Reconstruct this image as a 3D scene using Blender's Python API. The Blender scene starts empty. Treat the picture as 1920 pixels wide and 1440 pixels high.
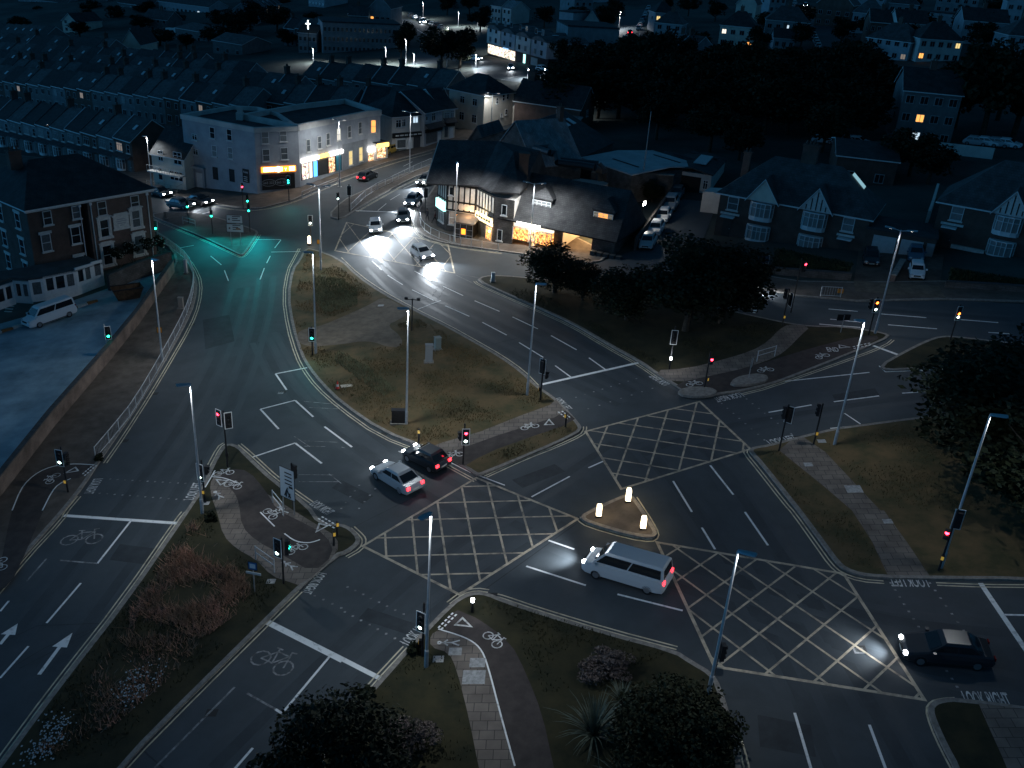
import bpy, math, random
import numpy as np
from mathutils import Vector, Matrix
R = math.radians
random.seed(7); RNG = np.random.default_rng(7)
S = bpy.context.scene; COL = S.collection
# ---------------------------------------------------------------- camera
F, PITCH, ROLL, HCAM, GA, GB = 1750.0, .4498, -.0718, 36.43, .1041, .0199
cp, sp, cr, sr = math.cos(PITCH), math.sin(PITCH), math.cos(ROLL), math.sin(ROLL)
_f = np.array([0, cp, -sp]); _r = np.array([1., 0, 0]); _d = np.array([0, -sp, -cp])
RT = cr*_r + sr*_d; DN = -sr*_r + cr*_d
cam = bpy.data.cameras.new('camera'); camo = bpy.data.objects.new('camera', cam); COL.objects.link(camo)
cam.sensor_width = 36; cam.lens = 36*F/1920; cam.clip_end = 4000; cam.clip_start = .5
camo.matrix_world = Matrix(((RT[0], -DN[0], -_f[0], 0), (RT[1], -DN[1], -_f[1], 0), (RT[2], -DN[2], -_f[2], HCAM), (0, 0, 0, 1)))
S.camera = camo
# ---------------------------------------------------------------- sky, light, exposure
W = bpy.data.worlds.new('World'); S.world = W; W.use_nodes = True
nt = W.node_tree; bg = nt.nodes['Background']
sky = nt.nodes.new('ShaderNodeTexSky'); sky.sky_type = 'NISHITA'; sky.sun_disc = False
SUN_EL, SUN_ROT = R(4.0), R(270)
sky.sun_elevation = SUN_EL; sky.sun_rotation = SUN_ROT
tint = nt.nodes.new('ShaderNodeMix'); tint.data_type = 'RGBA'; tint.blend_type = 'MULTIPLY'; tint.inputs[0].default_value = 1
tint.inputs[7].default_value = (.085, .46, 1, 1)
bw = nt.nodes.new('ShaderNodeRGBToBW'); nt.links.new(sky.outputs[0], bw.inputs[0]); nt.links.new(bw.outputs[0], tint.inputs[6]); nt.links.new(tint.outputs[2], bg.inputs[0])
bg.inputs[1].default_value = .112
S.view_settings.view_transform = 'Standard'; S.view_settings.look = 'None'; S.view_settings.exposure = 0; S.view_settings.gamma = 1
S.cycles.use_denoising = True
S.cycles.max_bounces = 4; S.cycles.diffuse_bounces = 2; S.cycles.glossy_bounces = 2; S.cycles.transmission_bounces = 2
S.cycles.sample_clamp_indirect = 2
# ---------------------------------------------------------------- projection of measured points on the sloping site
def ray(u, v): return (u-960)/F*RT + (v-720)/F*DN + _f
def gz(x, y): return GA*x + GB*y
def G(u, v, h=0.0):
    "world point at height h over the sloping ground seen at pixel (u,v)"
    d = ray(u, v); s = (HCAM-h)/(GA*d[0]+GB*d[1]-d[2])
    return Vector((d[0]*s, d[1]*s, HCAM+d[2]*s))
def HT(b, top):
    "height of a vertical thing with base pixel b whose top is at pixel row top"
    g = G(*b); d = (g.x**2+g.y**2)**.5
    lo, hi = 0, 60
    for _ in range(40):
        m = (lo+hi)/2; v = np.array([g.x, g.y, g.z+m-HCAM])
        y = 720+F*(v@DN)/(v@_f)
        if y > top: lo = m
        else: hi = m
    return lo
def on(x, y, h=0): return Vector((x, y, gz(x, y)+h))
ZO = {1: (0, 0), 2: (640, 0), 3: (1280, 0), 4: (0, 480), 5: (640, 480), 6: (1280, 480), 7: (0, 960), 8: (640, 960), 9: (1280, 960)}
def z(k, *p): return [(ZO[k][0]+p[i]/3, ZO[k][1]+p[i+1]/3) for i in range(0, len(p), 2)]
# ---------------------------------------------------------------- materials
MATS = {}
def mat(name, c, rough=.8, n=.0, sc=2.0, c2=None, bump=0, emit=0, metal=0, sc3=(1, 1, 1), ec=None, det=6, spec=.3, lo=.35, hi=.65):
    if name in MATS: return MATS[name]
    m = bpy.data.materials.new(name); m.use_nodes = True; t = m.node_tree; b = t.nodes['Principled BSDF']
    b.inputs['Roughness'].default_value = rough; b.inputs['Metallic'].default_value = metal
    b.inputs['Specular IOR Level'].default_value = spec
    b.inputs['Base Color'].default_value = (*c, 1)
    if n or c2 or bump:
        tc = t.nodes.new('ShaderNodeTexCoord'); mp = t.nodes.new('ShaderNodeMapping'); mp.inputs['Scale'].default_value = sc3
        t.links.new(tc.outputs['Object'], mp.inputs[0])
        no = t.nodes.new('ShaderNodeTexNoise'); no.inputs['Scale'].default_value = sc; no.inputs['Detail'].default_value = det
        no.inputs['Roughness'].default_value = .65
        t.links.new(mp.outputs[0], no.inputs[0])
        if n or c2:
            c2 = c2 or tuple(max(0, x*(1-n)) for x in c); c1 = tuple(x*(1+n) for x in c) if n else c
            rp = t.nodes.new('ShaderNodeValToRGB'); rp.color_ramp.elements[0].position = lo; rp.color_ramp.elements[1].position = hi
            rp.color_ramp.elements[0].color = (*c2, 1); rp.color_ramp.elements[1].color = (*c1, 1)
            t.links.new(no.outputs[0], rp.inputs[0]); t.links.new(rp.outputs[0], b.inputs['Base Color'])
        if bump:
            bp = t.nodes.new('ShaderNodeBump'); bp.inputs['Strength'].default_value = bump; bp.inputs['Distance'].default_value = .05
            t.links.new(no.outputs[0], bp.inputs['Height']); t.links.new(bp.outputs[0], b.inputs['Normal'])
    if emit:
        b.inputs['Emission Color'].default_value = (*(ec or c), 1); b.inputs['Emission Strength'].default_value = emit
    MATS[name] = m; return m
def brickmat(name, c1, c2, mo, scale=1, w=.22, h=.075, ms=.012, rough=.9, off=.5, axis='wall', n=.25):
    m = bpy.data.materials.new(name); m.use_nodes = True; t = m.node_tree; b = t.nodes['Principled BSDF']; b.inputs['Roughness'].default_value = rough
    b.inputs['Specular IOR Level'].default_value = .25
    tc = t.nodes.new('ShaderNodeTexCoord'); br = t.nodes.new('ShaderNodeTexBrick')
    if axis == 'wall':
        sx = t.nodes.new('ShaderNodeSeparateXYZ'); t.links.new(tc.outputs['Object'], sx.inputs[0])
        ad = t.nodes.new('ShaderNodeMath'); ad.operation = 'ADD'; t.links.new(sx.outputs[0], ad.inputs[0]); t.links.new(sx.outputs[1], ad.inputs[1])
        cx = t.nodes.new('ShaderNodeCombineXYZ'); t.links.new(ad.outputs[0], cx.inputs[0]); t.links.new(sx.outputs[2], cx.inputs[1])
        t.links.new(cx.outputs[0], br.inputs[0])
    else: t.links.new(tc.outputs['Object'], br.inputs[0])
    br.inputs['Color1'].default_value = (*c1, 1); br.inputs['Color2'].default_value = (*c2, 1); br.inputs['Mortar'].default_value = (*mo, 1)
    br.inputs['Scale'].default_value = scale; br.inputs['Mortar Size'].default_value = ms; br.inputs['Brick Width'].default_value = w; br.inputs['Row Height'].default_value = h; br.offset = off
    no = t.nodes.new('ShaderNodeTexNoise'); no.inputs['Scale'].default_value = .8; no.inputs['Detail'].default_value = 8
    t.links.new(tc.outputs['Object'], no.inputs[0])
    mr = t.nodes.new('ShaderNodeMapRange'); mr.inputs[1].default_value = .3; mr.inputs[2].default_value = .7; mr.inputs[3].default_value = 1-n; mr.inputs[4].default_value = 1+n
    t.links.new(no.outputs[0], mr.inputs[0])
    mx = t.nodes.new('ShaderNodeMix'); mx.data_type = 'RGBA'; mx.blend_type = 'MULTIPLY'; mx.inputs[0].default_value = 1
    t.links.new(br.outputs[0], mx.inputs[6]); t.links.new(mr.outputs[0], mx.inputs[7]); t.links.new(mx.outputs[2], b.inputs['Base Color'])
    MATS[name] = m; return m
def emat(name, c, s):
    "something that gives off light"
    if name in MATS: return MATS[name]
    return mat(name, (.05, .05, .05), .4, emit=s, ec=c)
# ---------------------------------------------------------------- mesh helpers
class MB:
    def __init__(s): s.v = []; s.f = []; s.m = []
    def poly(s, pts, m=0):
        k = len(s.v); s.v += [tuple(p) for p in pts]; s.f.append(tuple(range(k, k+len(pts)))); s.m.append(m); return s
    def box(s, x0, x1, y0, y1, z0, z1, m=0, M=None):
        k = len(s.v); c = [Vector((x, y, q)) for q in (z0, z1) for x, y in ((x0, y0), (x1, y0), (x1, y1), (x0, y1))]
        if M is not None: c = [M @ p for p in c]
        s.v += [tuple(p) for p in c]
        for f in ((3, 2, 1, 0), (4, 5, 6, 7), (0, 1, 5, 4), (1, 2, 6, 5), (2, 3, 7, 6), (3, 0, 4, 7)): s.f.append(tuple(k+i for i in f)); s.m.append(m)
        return s
    def cyl(s, a, b, r0, r1=None, n=8, m=0, cap=True):
        a, b = Vector(a), Vector(b); r1 = r0 if r1 is None else r1; d = (b-a).normalized()
        x = d.orthogonal().normalized(); y = d.cross(x); k = len(s.v)
        for c, r in ((a, r0), (b, r1)):
            s.v += [tuple(c+r*(math.cos(2*math.pi*i/n)*x+math.sin(2*math.pi*i/n)*y)) for i in range(n)]
        for i in range(n): j = (i+1) % n; s.f.append((k+i, k+j, k+n+j, k+n+i)); s.m.append(m)
        if cap: s.f += [tuple(k+i for i in range(n))[::-1], tuple(k+n+i for i in range(n))]; s.m += [m, m]
        return s
    def tube(s, pts, r, n=6, m=0):
        for a, b in zip(pts, pts[1:]): s.cyl(a, b, r, r, n, m)
        return s
    def ring(s, rings, m=0, cap=True):
        "loft of equal-length loops"
        k = len(s.v); n = len(rings[0])
        for r in rings: s.v += [tuple(p) for p in r]
        for q in range(len(rings)-1):
            for i in range(n): j = (i+1) % n; s.f.append((k+q*n+i, k+q*n+j, k+(q+1)*n+j, k+(q+1)*n+i)); s.m.append(m)
        if cap: s.f += [tuple(k+i for i in range(n))[::-1], tuple(k+(len(rings)-1)*n+i for i in range(n))]; s.m += [m, m]
        return s
    def prism(s, poly, z0, z1, m=0):
        return s.ring([[(x, y, z0) for x, y in poly], [(x, y, z1) for x, y in poly]], m)
    def ball(s, c, r, m=0, n=8, k=5):
        rx, ry, rz = (r, r, r) if not isinstance(r, tuple) else r
        return s.ring([[(c[0]+rx*math.sin(t)*math.cos(a), c[1]+ry*math.sin(t)*math.sin(a), c[2]-rz*math.cos(t)) for a in [2*math.pi*i/n for i in range(n)]] for t in [math.pi*(.02+.96*j/k) for j in range(k+1)]], m)
    def mesh(s, name, mats):
        me = bpy.data.meshes.new(name); me.from_pydata(s.v, [], s.f); 
        for q in (mats if isinstance(mats, (list, tuple)) else [mats]): me.materials.append(q)
        if any(s.m): me.polygons.foreach_set('material_index', s.m)
        me.update(); return me
    def build(s, name, mats, parent=None, loc=None, rz=0, smooth=False):
        me = s.mesh(name, mats)
        if smooth: me.polygons.foreach_set('use_smooth', [True]*len(me.polygons))
        return link(name, me, parent, loc, rz)
def link(name, me, parent=None, loc=None, rz=0):
    o = bpy.data.objects.new(name, me); COL.objects.link(o)
    if parent is not None: o.parent = parent
    if loc is not None: o.location = loc
    if rz: o.rotation_euler = (0, 0, rz)
    return o
def tag(o, label=None, cat=None, group=None, kind=None):
    if label: o['label'] = label
    if cat: o['category'] = cat
    if group: o['group'] = group
    if kind: o['kind'] = kind
    return o
def thing(name, label, cat, loc=(0, 0, 0), rz=0, group=None):
    o = bpy.data.objects.new(name, None); COL.objects.link(o); o.location = loc; o.rotation_euler = (0, 0, rz); o.empty_display_size = .2
    return tag(o, label, cat, group)
def copy_tree(o, parent=None):
    c = o.copy(); COL.objects.link(c); c.parent = parent
    for ch in o.children: copy_tree(ch, c)
    return c
def struct(name, mb, mats, smooth=False): return tag(mb.build(name, mats, smooth=smooth), kind='structure')
_wc = {}
def shared(key, fn):
    if key not in _wc: _wc[key] = fn()
    return _wc[key]
ORD = 'first second third fourth fifth sixth seventh eighth ninth tenth eleventh twelfth thirteenth fourteenth fifteenth sixteenth seventeenth eighteenth nineteenth twentieth twenty-first twenty-second twenty-third twenty-fourth twenty-fifth twenty-sixth twenty-seventh twenty-eighth twenty-ninth thirtieth thirty-first thirty-second thirty-third thirty-fourth thirty-fifth thirty-sixth thirty-seventh thirty-eighth thirty-ninth'.split()
# 2D polyline helpers
def W2(px): return [Vector(G(*p)[:2]) for p in px]
def chaikin(p, it=2, closed=True):
    for _ in range(it):
        q = []; n = len(p)
        for i in range(n if closed else n-1):
            a, b = p[i], p[(i+1) % n]; q += [a*.75+b*.25, a*.25+b*.75]
        if not closed: q = [p[0]]+q[1:-1]+[p[-1]]
        p = q
    return p
def area(p): return sum(a.x*b.y-b.x*a.y for a, b in zip(p, p[1:]+p[:1]))/2
def offset(p, d, closed=True):
    "shift to the left of travel by d"
    q = []; n = len(p)
    for i in range(n):
        a = p[i-1] if (closed or i > 0) else None; b = p[(i+1) % n] if (closed or i < n-1) else None
        t1 = (p[i]-a).normalized() if a is not None and (p[i]-a).length > 1e-6 else None; t2 = (b-p[i]).normalized() if b is not None and (b-p[i]).length > 1e-6 else None
        t1 = t1 or t2; t2 = t2 or t1
        n1 = Vector((-t1.y, t1.x)); n2 = Vector((-t2.y, t2.x)); m = (n1+n2)
        m = m.normalized() if m.length > 1e-3 else n1
        q.append(p[i]+m*d/max(.45, m.dot(n1)))
    return q
def ribbon(mb, pts, w, h, m=0, closed=False):
    a, b = offset(pts, w/2, closed), offset(pts, -w/2, closed); n = len(pts)
    for i in range(n if closed else n-1):
        j = (i+1) % n; mb.poly([on(*b[i], h), on(*b[j], h), on(*a[j], h), on(*a[i], h)], m)
# ================================================================ SETTING: ground, roads, islands, markings
M_ground = mat('town ground', (.045, .055, .05), .95, .5, .06)
M_asph = mat('asphalt', (.050, .060, .068), .72, .16, .35, bump=.0, det=10, spec=.35)
M_kerb = mat('kerb stone', (.22, .20, .18), .85, .3, 3)
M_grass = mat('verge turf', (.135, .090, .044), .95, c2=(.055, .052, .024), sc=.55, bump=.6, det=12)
M_grass2 = mat('dark turf', (.042, .036, .016), .95, c2=(.016, .018, .009), sc=.6, bump=.6, det=12)  # darker than the verge turf, deepened for the black ground under the trees
M_earth = mat('worn earth path', (.13, .105, .08), .95, .25, 1.2, bump=.3)
M_track = mat('red cycle track tarmac', (.05, .040, .037), .8, .25, 1.4)
M_pave = brickmat('paving flags', (.18, .15, .13), (.14, .118, .102), (.06, .055, .05), 1, .75, .6, .02, axis='flat')
M_foot = mat('footway tarmac', (.095, .078, .066), .85, .3, .8)
M_white = mat('white road paint', (.78, .78, .77), .6, c2=(.24, .24, .24), sc=2.5, det=8, lo=.22, hi=.46)
M_faint = mat('worn road paint', (.34, .34, .34), .7, c2=(.07, .07, .07), sc=2.2, det=8, lo=.38, hi=.62)
M_box = mat('box junction paint', (.55, .46, .34), .65, c2=(.11, .10, .09), sc=1.3, det=9, lo=.3, hi=.58)
M_yel = mat('yellow line paint', (.62, .55, .40), .65, c2=(.2, .17, .12), sc=1.5, det=6, lo=.25, hi=.55)
g = MB()
xs = [-1500, -600, -300, -150, -75, 0, 75, 150, 300, 600, 1500]; ys = [-150, -50, 0, 50, 100, 200, 400, 700, 1100, 1700, 2600]
def far(x, y): return gz(x, y)+max(0, y-550)*.12
for i in range(len(xs)-1):
    for j in range(len(ys)-1):
        g.poly([(x, y, far(x, y)-.03) for x, y in ((xs[i], ys[j]), (xs[i+1], ys[j]), (xs[i+1], ys[j+1]), (xs[i], ys[j+1]))])
struct('ground', g, M_ground)
def sheet(name, px, h, m, it=0):
    p = chaikin(W2(px), it) if it else W2(px)
    if area(p) < 0: p = p[::-1]
    return struct(name, MB().poly([on(*q, h) for q in p]), m)
# carriageways: one sheet for the junction, strips for the streets that lead away
sheet('road', [(-260, 1500), (-260, 1120), (150, 850), (355, 560), (330, 480), (270, 432), (150, 402), (0, 372), (0, 335), (150, 352), (290, 372), (470, 385), (560, 365), (640, 325), (730, 300), (830, 272), (870, 262), (900, 262), (880, 300), (830, 340),
   (850, 460), (940, 470), (1120, 500), (1300, 536), (1420, 543), (1600, 565), (1800, 563), (2080, 580), (2080, 1500), (960, 1600)], .0, M_asph)
def strip(px, w, h=.0, name='road', m=None):
    mb = MB(); ribbon(mb, chaikin(W2(px), 2, False), w, h); return struct(name, mb, m or M_asph)
# (list of points, kerb height, top material)
WH, FA, BX, YL, MK = MB(), MB(), MB(), MB(), MB(); M_mid = mat('weathered road paint', (.62, .62, .61), .7, c2=(.11, .11, .11), sc=2.6, det=8, lo=.3, hi=.56)
def island(name, px, m_top, lines=True, h=.12, it=1, gap=(), kerbw=.28):
    p = chaikin(W2(px), it) if it else W2(px)
    if area(p) < 0: p = p[::-1]
    inn = offset(p, kerbw)
    mb = MB(); n = len(p)
    for i in range(n):
        j = (i+1) % n
        mb.poly([on(*p[i], -.02), on(*p[j], -.02), on(*p[j], h), on(*p[i], h)], 0)
        mb.poly([on(*p[i], h), on(*p[j], h), on(*inn[j], h), on(*inn[i], h)], 0)
    struct(name+'_kerb', mb, M_kerb)
    struct(name, MB().poly([on(*q, h) for q in inn]), m_top)
    return p
def inlay(name, px, m, h=.128, it=1):
    return sheet(name, px, h, m, it)
def dbl(px, it=1):
    "pair of yellow lines beside a kerb, outer pixel polyline"
    p = chaikin(W2(px), it, False)
    ribbon(YL, p, .09, .008); ribbon(YL, offset(p, .24, False), .09, .008)
# central island
cen = [(583, 466)]+z(5, 0, 20, 100, 120, 240, 215, 400, 300, 600, 400, 760, 490, 900, 570, 1020, 655, 1100, 735, 1200, 800, 1270, 870, 1340, 950, 1352, 975, 1330, 1003, 1200, 1065, 1000, 1150, 800, 1232, 762, 1243, 700, 1200, 480, 1090, 220, 990, 0, 838)+z(4, 1800, 722, 1730, 632, 1690, 562, 1640, 402, 1614, 230, 1640, 80)+[(560, 490), (570, 470)]
island('central_verge', cen, M_grass)
dbl(z(5, 760, 1262, 480, 1110, 215, 1008, 0, 855)+z(4, 1785, 735, 1715, 640, 1675, 565, 1625, 402, 1600, 230, 1625, 80)+[(551, 489), (563, 466)])
dbl([(1094, 800), (1094, 806), (1088, 815), (1045, 835), (980, 860), (908, 893)])
ribbon(YL, chaikin(W2(z(5, 0, 8, 105, 108, 245, 202, 405, 290, 605, 388, 765, 478, 905, 558, 1030, 645, 1110, 728)), 1, False), .1, .008)
inlay('verge_path', [(556, 622), (600, 614), (640, 597), (690, 575), (722, 556), (770, 588), (745, 603), (725, 612), (752, 632), (755, 650), (735, 655), (690, 640), (640, 648), (590, 652), (560, 648)], M_earth, .124, 2)
inlay('island_footway', [(797, 844), (830, 832), (900, 812), (975, 782), (1030, 762), (1042, 752), (1060, 772), (1040, 785), (985, 802), (930, 820), (860, 845), (828, 856)], M_pave, .124, 0)
inlay('cycle_track', [(828, 856), (860, 845), (930, 820), (985, 802), (1040, 785), (1060, 772), (1078, 788), (1052, 803), (1000, 820), (930, 845), (895, 862), (872, 876), (862, 874)], M_track, .126, 0)
# left footway along the brick wall
lf = [(-120, 1030), (0, 923), (100, 793), (207, 667), (260, 600), (330, 500), (325, 470), (290, 447), (262, 432), (262, 420), (300, 437), (345, 470), (371, 523), (367, 567), (347, 613), (273, 743), (187, 867), (160, 910), (123, 957), (47, 1043), (0, 1097), (-120, 1230)]
island('left_footway', lf, M_foot)
dbl([(-60, 1182)]+z(7, 0, 462, 150, 270, 365, 40)+z(4, 380, 1440, 455, 1352)); dbl(z(4, 600, 1165, 700, 1022, 855, 780, 950, 620, 1080, 395, 1128, 270, 1140, 150, 1100, 60, 1045, -5))
inlay('left_cycle_track', z(4, 540, 1185, 400, 1180, 260, 1195, 160, 1270, 100, 1380, 60, 1460)+z(7, 0, 330, -60, 480, 60, 420, 140, 250)+z(4, 250, 1430, 300, 1310, 360, 1265, 470, 1255), M_track, .124, 1)
# left centre island: tall grass, paving and cycle track
lc = z(4, 1290, 1058, 1245, 1083, 1185, 1190, 1135, 1310, 1045, 1440)+z(7, 1012, 50, 702, 500, 302, 1010, 0, 1422)+[(-60, 1515), (170, 1515)]+z(7, 700, 1440, 850, 1270, 1500, 622, 1690, 432, 1895, 252)+z(8, 30, 238, 98, 188, 108, 150, 60, 97, 0, 72)+z(7, 1810, 70)+z(4, 1735, 1402, 1550, 1272, 1400, 1132, 1350, 1077)
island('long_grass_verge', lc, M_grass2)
dbl(z(7, 0, 1405, 300, 995, 700, 485, 1010, 35, 1040, 0)); dbl(z(4, 1180, 1185, 1238, 1075, 1270, 1055)); dbl(z(4, 1340, 1062, 1410, 1122, 1560, 1262, 1745, 1392)); dbl(z(7, 700, 1460, 860, 1285, 1515, 632, 1700, 450))
dbl(z(8, 55, 90, 110, 140, 120, 165, 105, 205, 25, 250))
inlay('island_paving', z(4, 1190, 1260, 1240, 1210, 1480, 1330, 1700, 1470)+z(7, 1800, 90, 1900, 150, 1900, 245, 1695, 425, 1620, 400, 1530, 370, 1440, 275, 1330, 215, 1255, 140, 1225, 20)+z(4, 1180, 1330), M_pave, .124, 1)
inlay('cycle_track', z(4, 1230, 1240, 1300, 1205, 1400, 1215, 1500, 1335, 1560, 1440)+z(7, 1690, 60, 1840, 140, 1880, 250, 1760, 350, 1590, 250, 1440, 170, 1360, 90, 1345, -40)+z(4, 1320, 1340, 1280, 1300), M_track, .128, 1)
# bottom centre island
bc = z(8, 612, 520, 690, 472, 760, 454, 830, 464, 900, 494, 1100, 563, 1500, 684, 1880, 784)+z(9, 60, 850, 165, 910, 215, 990, 300, 1270, 330, 1440)+[(1400, 1530), (560, 1530), (600, 1412)]+z(8, 50, 1132, 222, 942, 370, 772)
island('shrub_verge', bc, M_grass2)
dbl(z(8, 610, 517, 685, 460, 760, 442, 825, 452)); dbl(z(8, 870, 476, 905, 484, 1105, 553, 1505, 674, 1885, 774)); dbl(z(8, 48, 1128, 150, 1000, 368, 764)[::-1][::-1]); dbl(z(9, 290, 1250, 318, 1330, 345, 1440))
inlay('island_paving', z(8, 500, 700, 555, 668, 700, 715, 780, 770, 820, 860, 900, 1170, 975, 1440, 1010, 1560, 800, 1560, 770, 1440, 720, 1180, 650, 900, 605, 800, 500, 770), M_pave, .124, 1)
inlay('cycle_track', z(8, 555, 668, 640, 556, 700, 580, 770, 610, 950, 740, 1040, 920, 1130, 1150, 1190, 1430, 1220, 1560, 1010, 1560, 975, 1440, 900, 1170, 820, 860, 780, 770, 700, 715), M_track, .128, 1)
# triangle refuge
island('bollard_refuge', [(1085, 971), (1110, 957), (1160, 934), (1178, 929), (1191, 936), (1228, 992), (1233, 1004), (1221, 1012), (1180, 1006), (1100, 983)], M_foot, h=.14)
dbl([(1081, 970), (1084, 977), (1100, 988), (1180, 1011), (1222, 1017), (1236, 1008), (1232, 990), (1194, 932)])
# tree covered corner and the crossing islands to the right
ec = [(893, 527), (905, 519), (940, 517), (1020, 525), (1150, 540), (1300, 568), (1407, 592), (1477, 607), (1520, 613), (1580, 613), (1657, 625), (1671, 633), (1630, 651), (1480, 711), (1440, 724), (1387, 736), (1330, 743), (1300, 746), (1280, 734), (1227, 701), (1200, 681), (1140, 648), (1073, 608), (1007, 578), (940, 549)]
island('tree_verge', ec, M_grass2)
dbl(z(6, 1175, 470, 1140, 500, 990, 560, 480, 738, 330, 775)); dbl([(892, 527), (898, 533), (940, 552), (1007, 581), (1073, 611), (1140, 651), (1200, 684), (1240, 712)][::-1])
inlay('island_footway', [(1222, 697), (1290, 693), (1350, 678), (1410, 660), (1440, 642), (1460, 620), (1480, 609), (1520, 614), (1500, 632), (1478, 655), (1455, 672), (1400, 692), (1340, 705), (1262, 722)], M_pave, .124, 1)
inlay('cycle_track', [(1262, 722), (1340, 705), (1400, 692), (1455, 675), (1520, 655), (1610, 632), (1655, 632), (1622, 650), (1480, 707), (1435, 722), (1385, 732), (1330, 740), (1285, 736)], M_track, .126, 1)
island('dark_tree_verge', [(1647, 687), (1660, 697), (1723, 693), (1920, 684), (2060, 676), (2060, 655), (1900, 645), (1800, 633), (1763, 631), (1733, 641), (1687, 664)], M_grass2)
rg = z(6, 372, 1095, 395, 1080, 480, 1068, 660, 1020, 850, 975, 1000, 955, 1300, 915)+[(1920, 762), (2060, 742), (2060, 1100)]+z(9, 1920, 388, 1430, 384, 1130, 378, 1000, 366, 905, 332, 855, 288, 785, 190, 645, 0)+z(6, 605, 1390, 440, 1180, 378, 1112)
island('right_verge', rg, M_grass)
dbl(z(9, 1130, 388, 1000, 378, 895, 342, 842, 296, 770, 195, 630, 0)+z(6, 590, 1398, 425, 1188, 362, 1112, 365, 1090)); dbl(z(9, 1425, 398, 1680, 408, 1940, 410)[::-1])
inlay('right_footpath', z(6, 540, 1100, 600, 1050, 680, 1028, 800, 1110, 950, 1270, 1110, 1440)+z(9, 1130, 0, 1260, 180, 1385, 366, 1150, 362, 1060, 170, 950, 0)+z(6, 800, 1310), M_pave, .124, 0)
island('corner_verge', z(9, 1372, 1112, 1400, 1075, 1450, 1058, 1530, 1052, 1920, 1102)+[(2000, 1340), (2000, 1520), (1815, 1520)]+z(9, 1520, 1440, 1460, 1330, 1400, 1200), M_grass2)
dbl(z(9, 1530, 1045, 1450, 1050, 1395, 1065, 1365, 1110, 1392, 1205, 1450, 1335, 1520, 1465))
inlay('corner_footpath', z(9, 1660, 1085, 1860, 1110, 1920, 1118)+[(1960, 1350), (1990, 1500)]+z(9, 1840, 1500, 1790, 1380, 1700, 1180), M_pave, .124, 0)
# top of the picture: sign island, shop footway, median, pub footway
island('sign_island', [(276, 404), (310, 398), (365, 399), (425, 413), (480, 432), (485, 438), (462, 474), (452, 480), (445, 477), (380, 446), (320, 422)], M_foot)
dbl([(283, 410), (320, 426), (378, 450), (443, 480), (452, 484), (465, 478), (489, 440)])
shopk = [(-40, 326), (150, 350), (290, 362), (400, 383), (447, 390), (490, 391), (547, 377), (600, 353), (640, 336), (723, 306), (807, 283), (860, 268), (905, 255)]
island('shop_footway', shopk+[(880, 240), (800, 250), (700, 290), (560, 340), (350, 330), (270, 315), (-40, 285)], M_foot, it=0)
dbl([(400, 387), (447, 394), (492, 394), (550, 380), (603, 356), (643, 339), (726, 309), (810, 286)][::-1])
island('median_footway', [(612, 407), (640, 413), (668, 394), (720, 363), (770, 336), (815, 318), (814, 309), (765, 323), (715, 344), (670, 363), (640, 378)], M_foot)
dbl([(668, 397), (722, 366), (772, 339), (816, 321)][::-1])
island('pub_footway', [(830, 318), (815, 350), (785, 390), (776, 415), (780, 432), (797, 446), (840, 459), (940, 472), (1050, 487), (1120, 497), (1150, 470), (900, 380), (850, 330)], M_foot)
dbl([(778, 392), (771, 416), (776, 436), (795, 450), (840, 463), (940, 476)])
tag(island('upper_footway', [(1280, 516), (1407, 538), (1493, 556), (1607, 566), (1770, 562), (1920, 567), (2080, 575), (2080, 535), (1920, 530), (1760, 528), (1600, 530), (1500, 528), (1400, 512), (1300, 500)], M_foot, it=0) and bpy.data.objects['upper_footway'], kind='structure')
inlay('driveway_crossover', z(6, 960, 145, 1440, 175, 1480, 245, 970, 205), M_earth, .124, 0)
# ---- white lines
def wl(w, *px, mb=None, h=.008):
    ribbon(mb or WH, W2(px), w, h)
def wz(k, w, *p, mb=None):
    for i in range(0, len(p), 4): ribbon(mb or WH, W2(z(k, *p[i:i+4])), w, .008)
wz(5, .13, 172, 28, 228, 80, 260, 108, 345, 162, 412, 85, 510, 140, 398, 190, 520, 250, 567, 168, 685, 223, 585, 280, 720, 340, 750, 252, 890, 312, 793, 373, 930, 445, 963, 343, 1105, 410, 1000, 487, 1135, 570, 1180, 448, 1323, 528, 1203, 617, 1293, 683, 1393, 573, 1487, 640, 1070, 1355, 1285, 1240, 1390, 1192, 1477, 1153)
wz(5, .32, 1130, 722, 1670, 601); wz(5, .1, 430, 300, 560, 250)
wz(5, .06, 280, 225, 490, 252, 300, 240, 480, 240, 510, 225, 550, 160, 545, 240, 580, 175, 0, 1075, 20, 1080, 640, 105, 745, 155, 650, 100, 800, 128, mb=FA)
wz(4, .16, 1550, 663, 1730, 628, 1550, 663, 1612, 753, 1465, 862, 1660, 812, 1465, 862, 1567, 973, 1660, 812, 1762, 905, 1420, 1132, 1660, 1052, 1660, 1052, 1810, 1167, 1825, 960, 1980, 1075)
wz(4, .06, 1710, 818, 1900, 835, 1740, 852, 1900, 860, 1655, 1015, 1745, 1075, 1710, 1040, 1900, 1048, 1710, 1070, 1830, 1072, 1680, 1230, 1880, 1232, 1680, 1270, 1910, 1270, 1850, 1225, 1920, 1280, 1890, 835, 1920, 870, mb=FA)
wz(4, .12, 1185, 0, 1245, 50, 1262, 80, 1285, 140, 1520, 0, 1500, 40, 1487, 68, 1463, 132)
wz(1, .12, 1440, 1348, 1580, 1348, 1580, 1350, 1545, 1395, 1525, 1418, 1690, 1415, 1340, 1412, 1352, 1436, 1375, 1402, 1352, 1436, 1010, 1395, 1090, 1380)
wz(1, .3, 1050, 1225, 1190, 1190)
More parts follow.
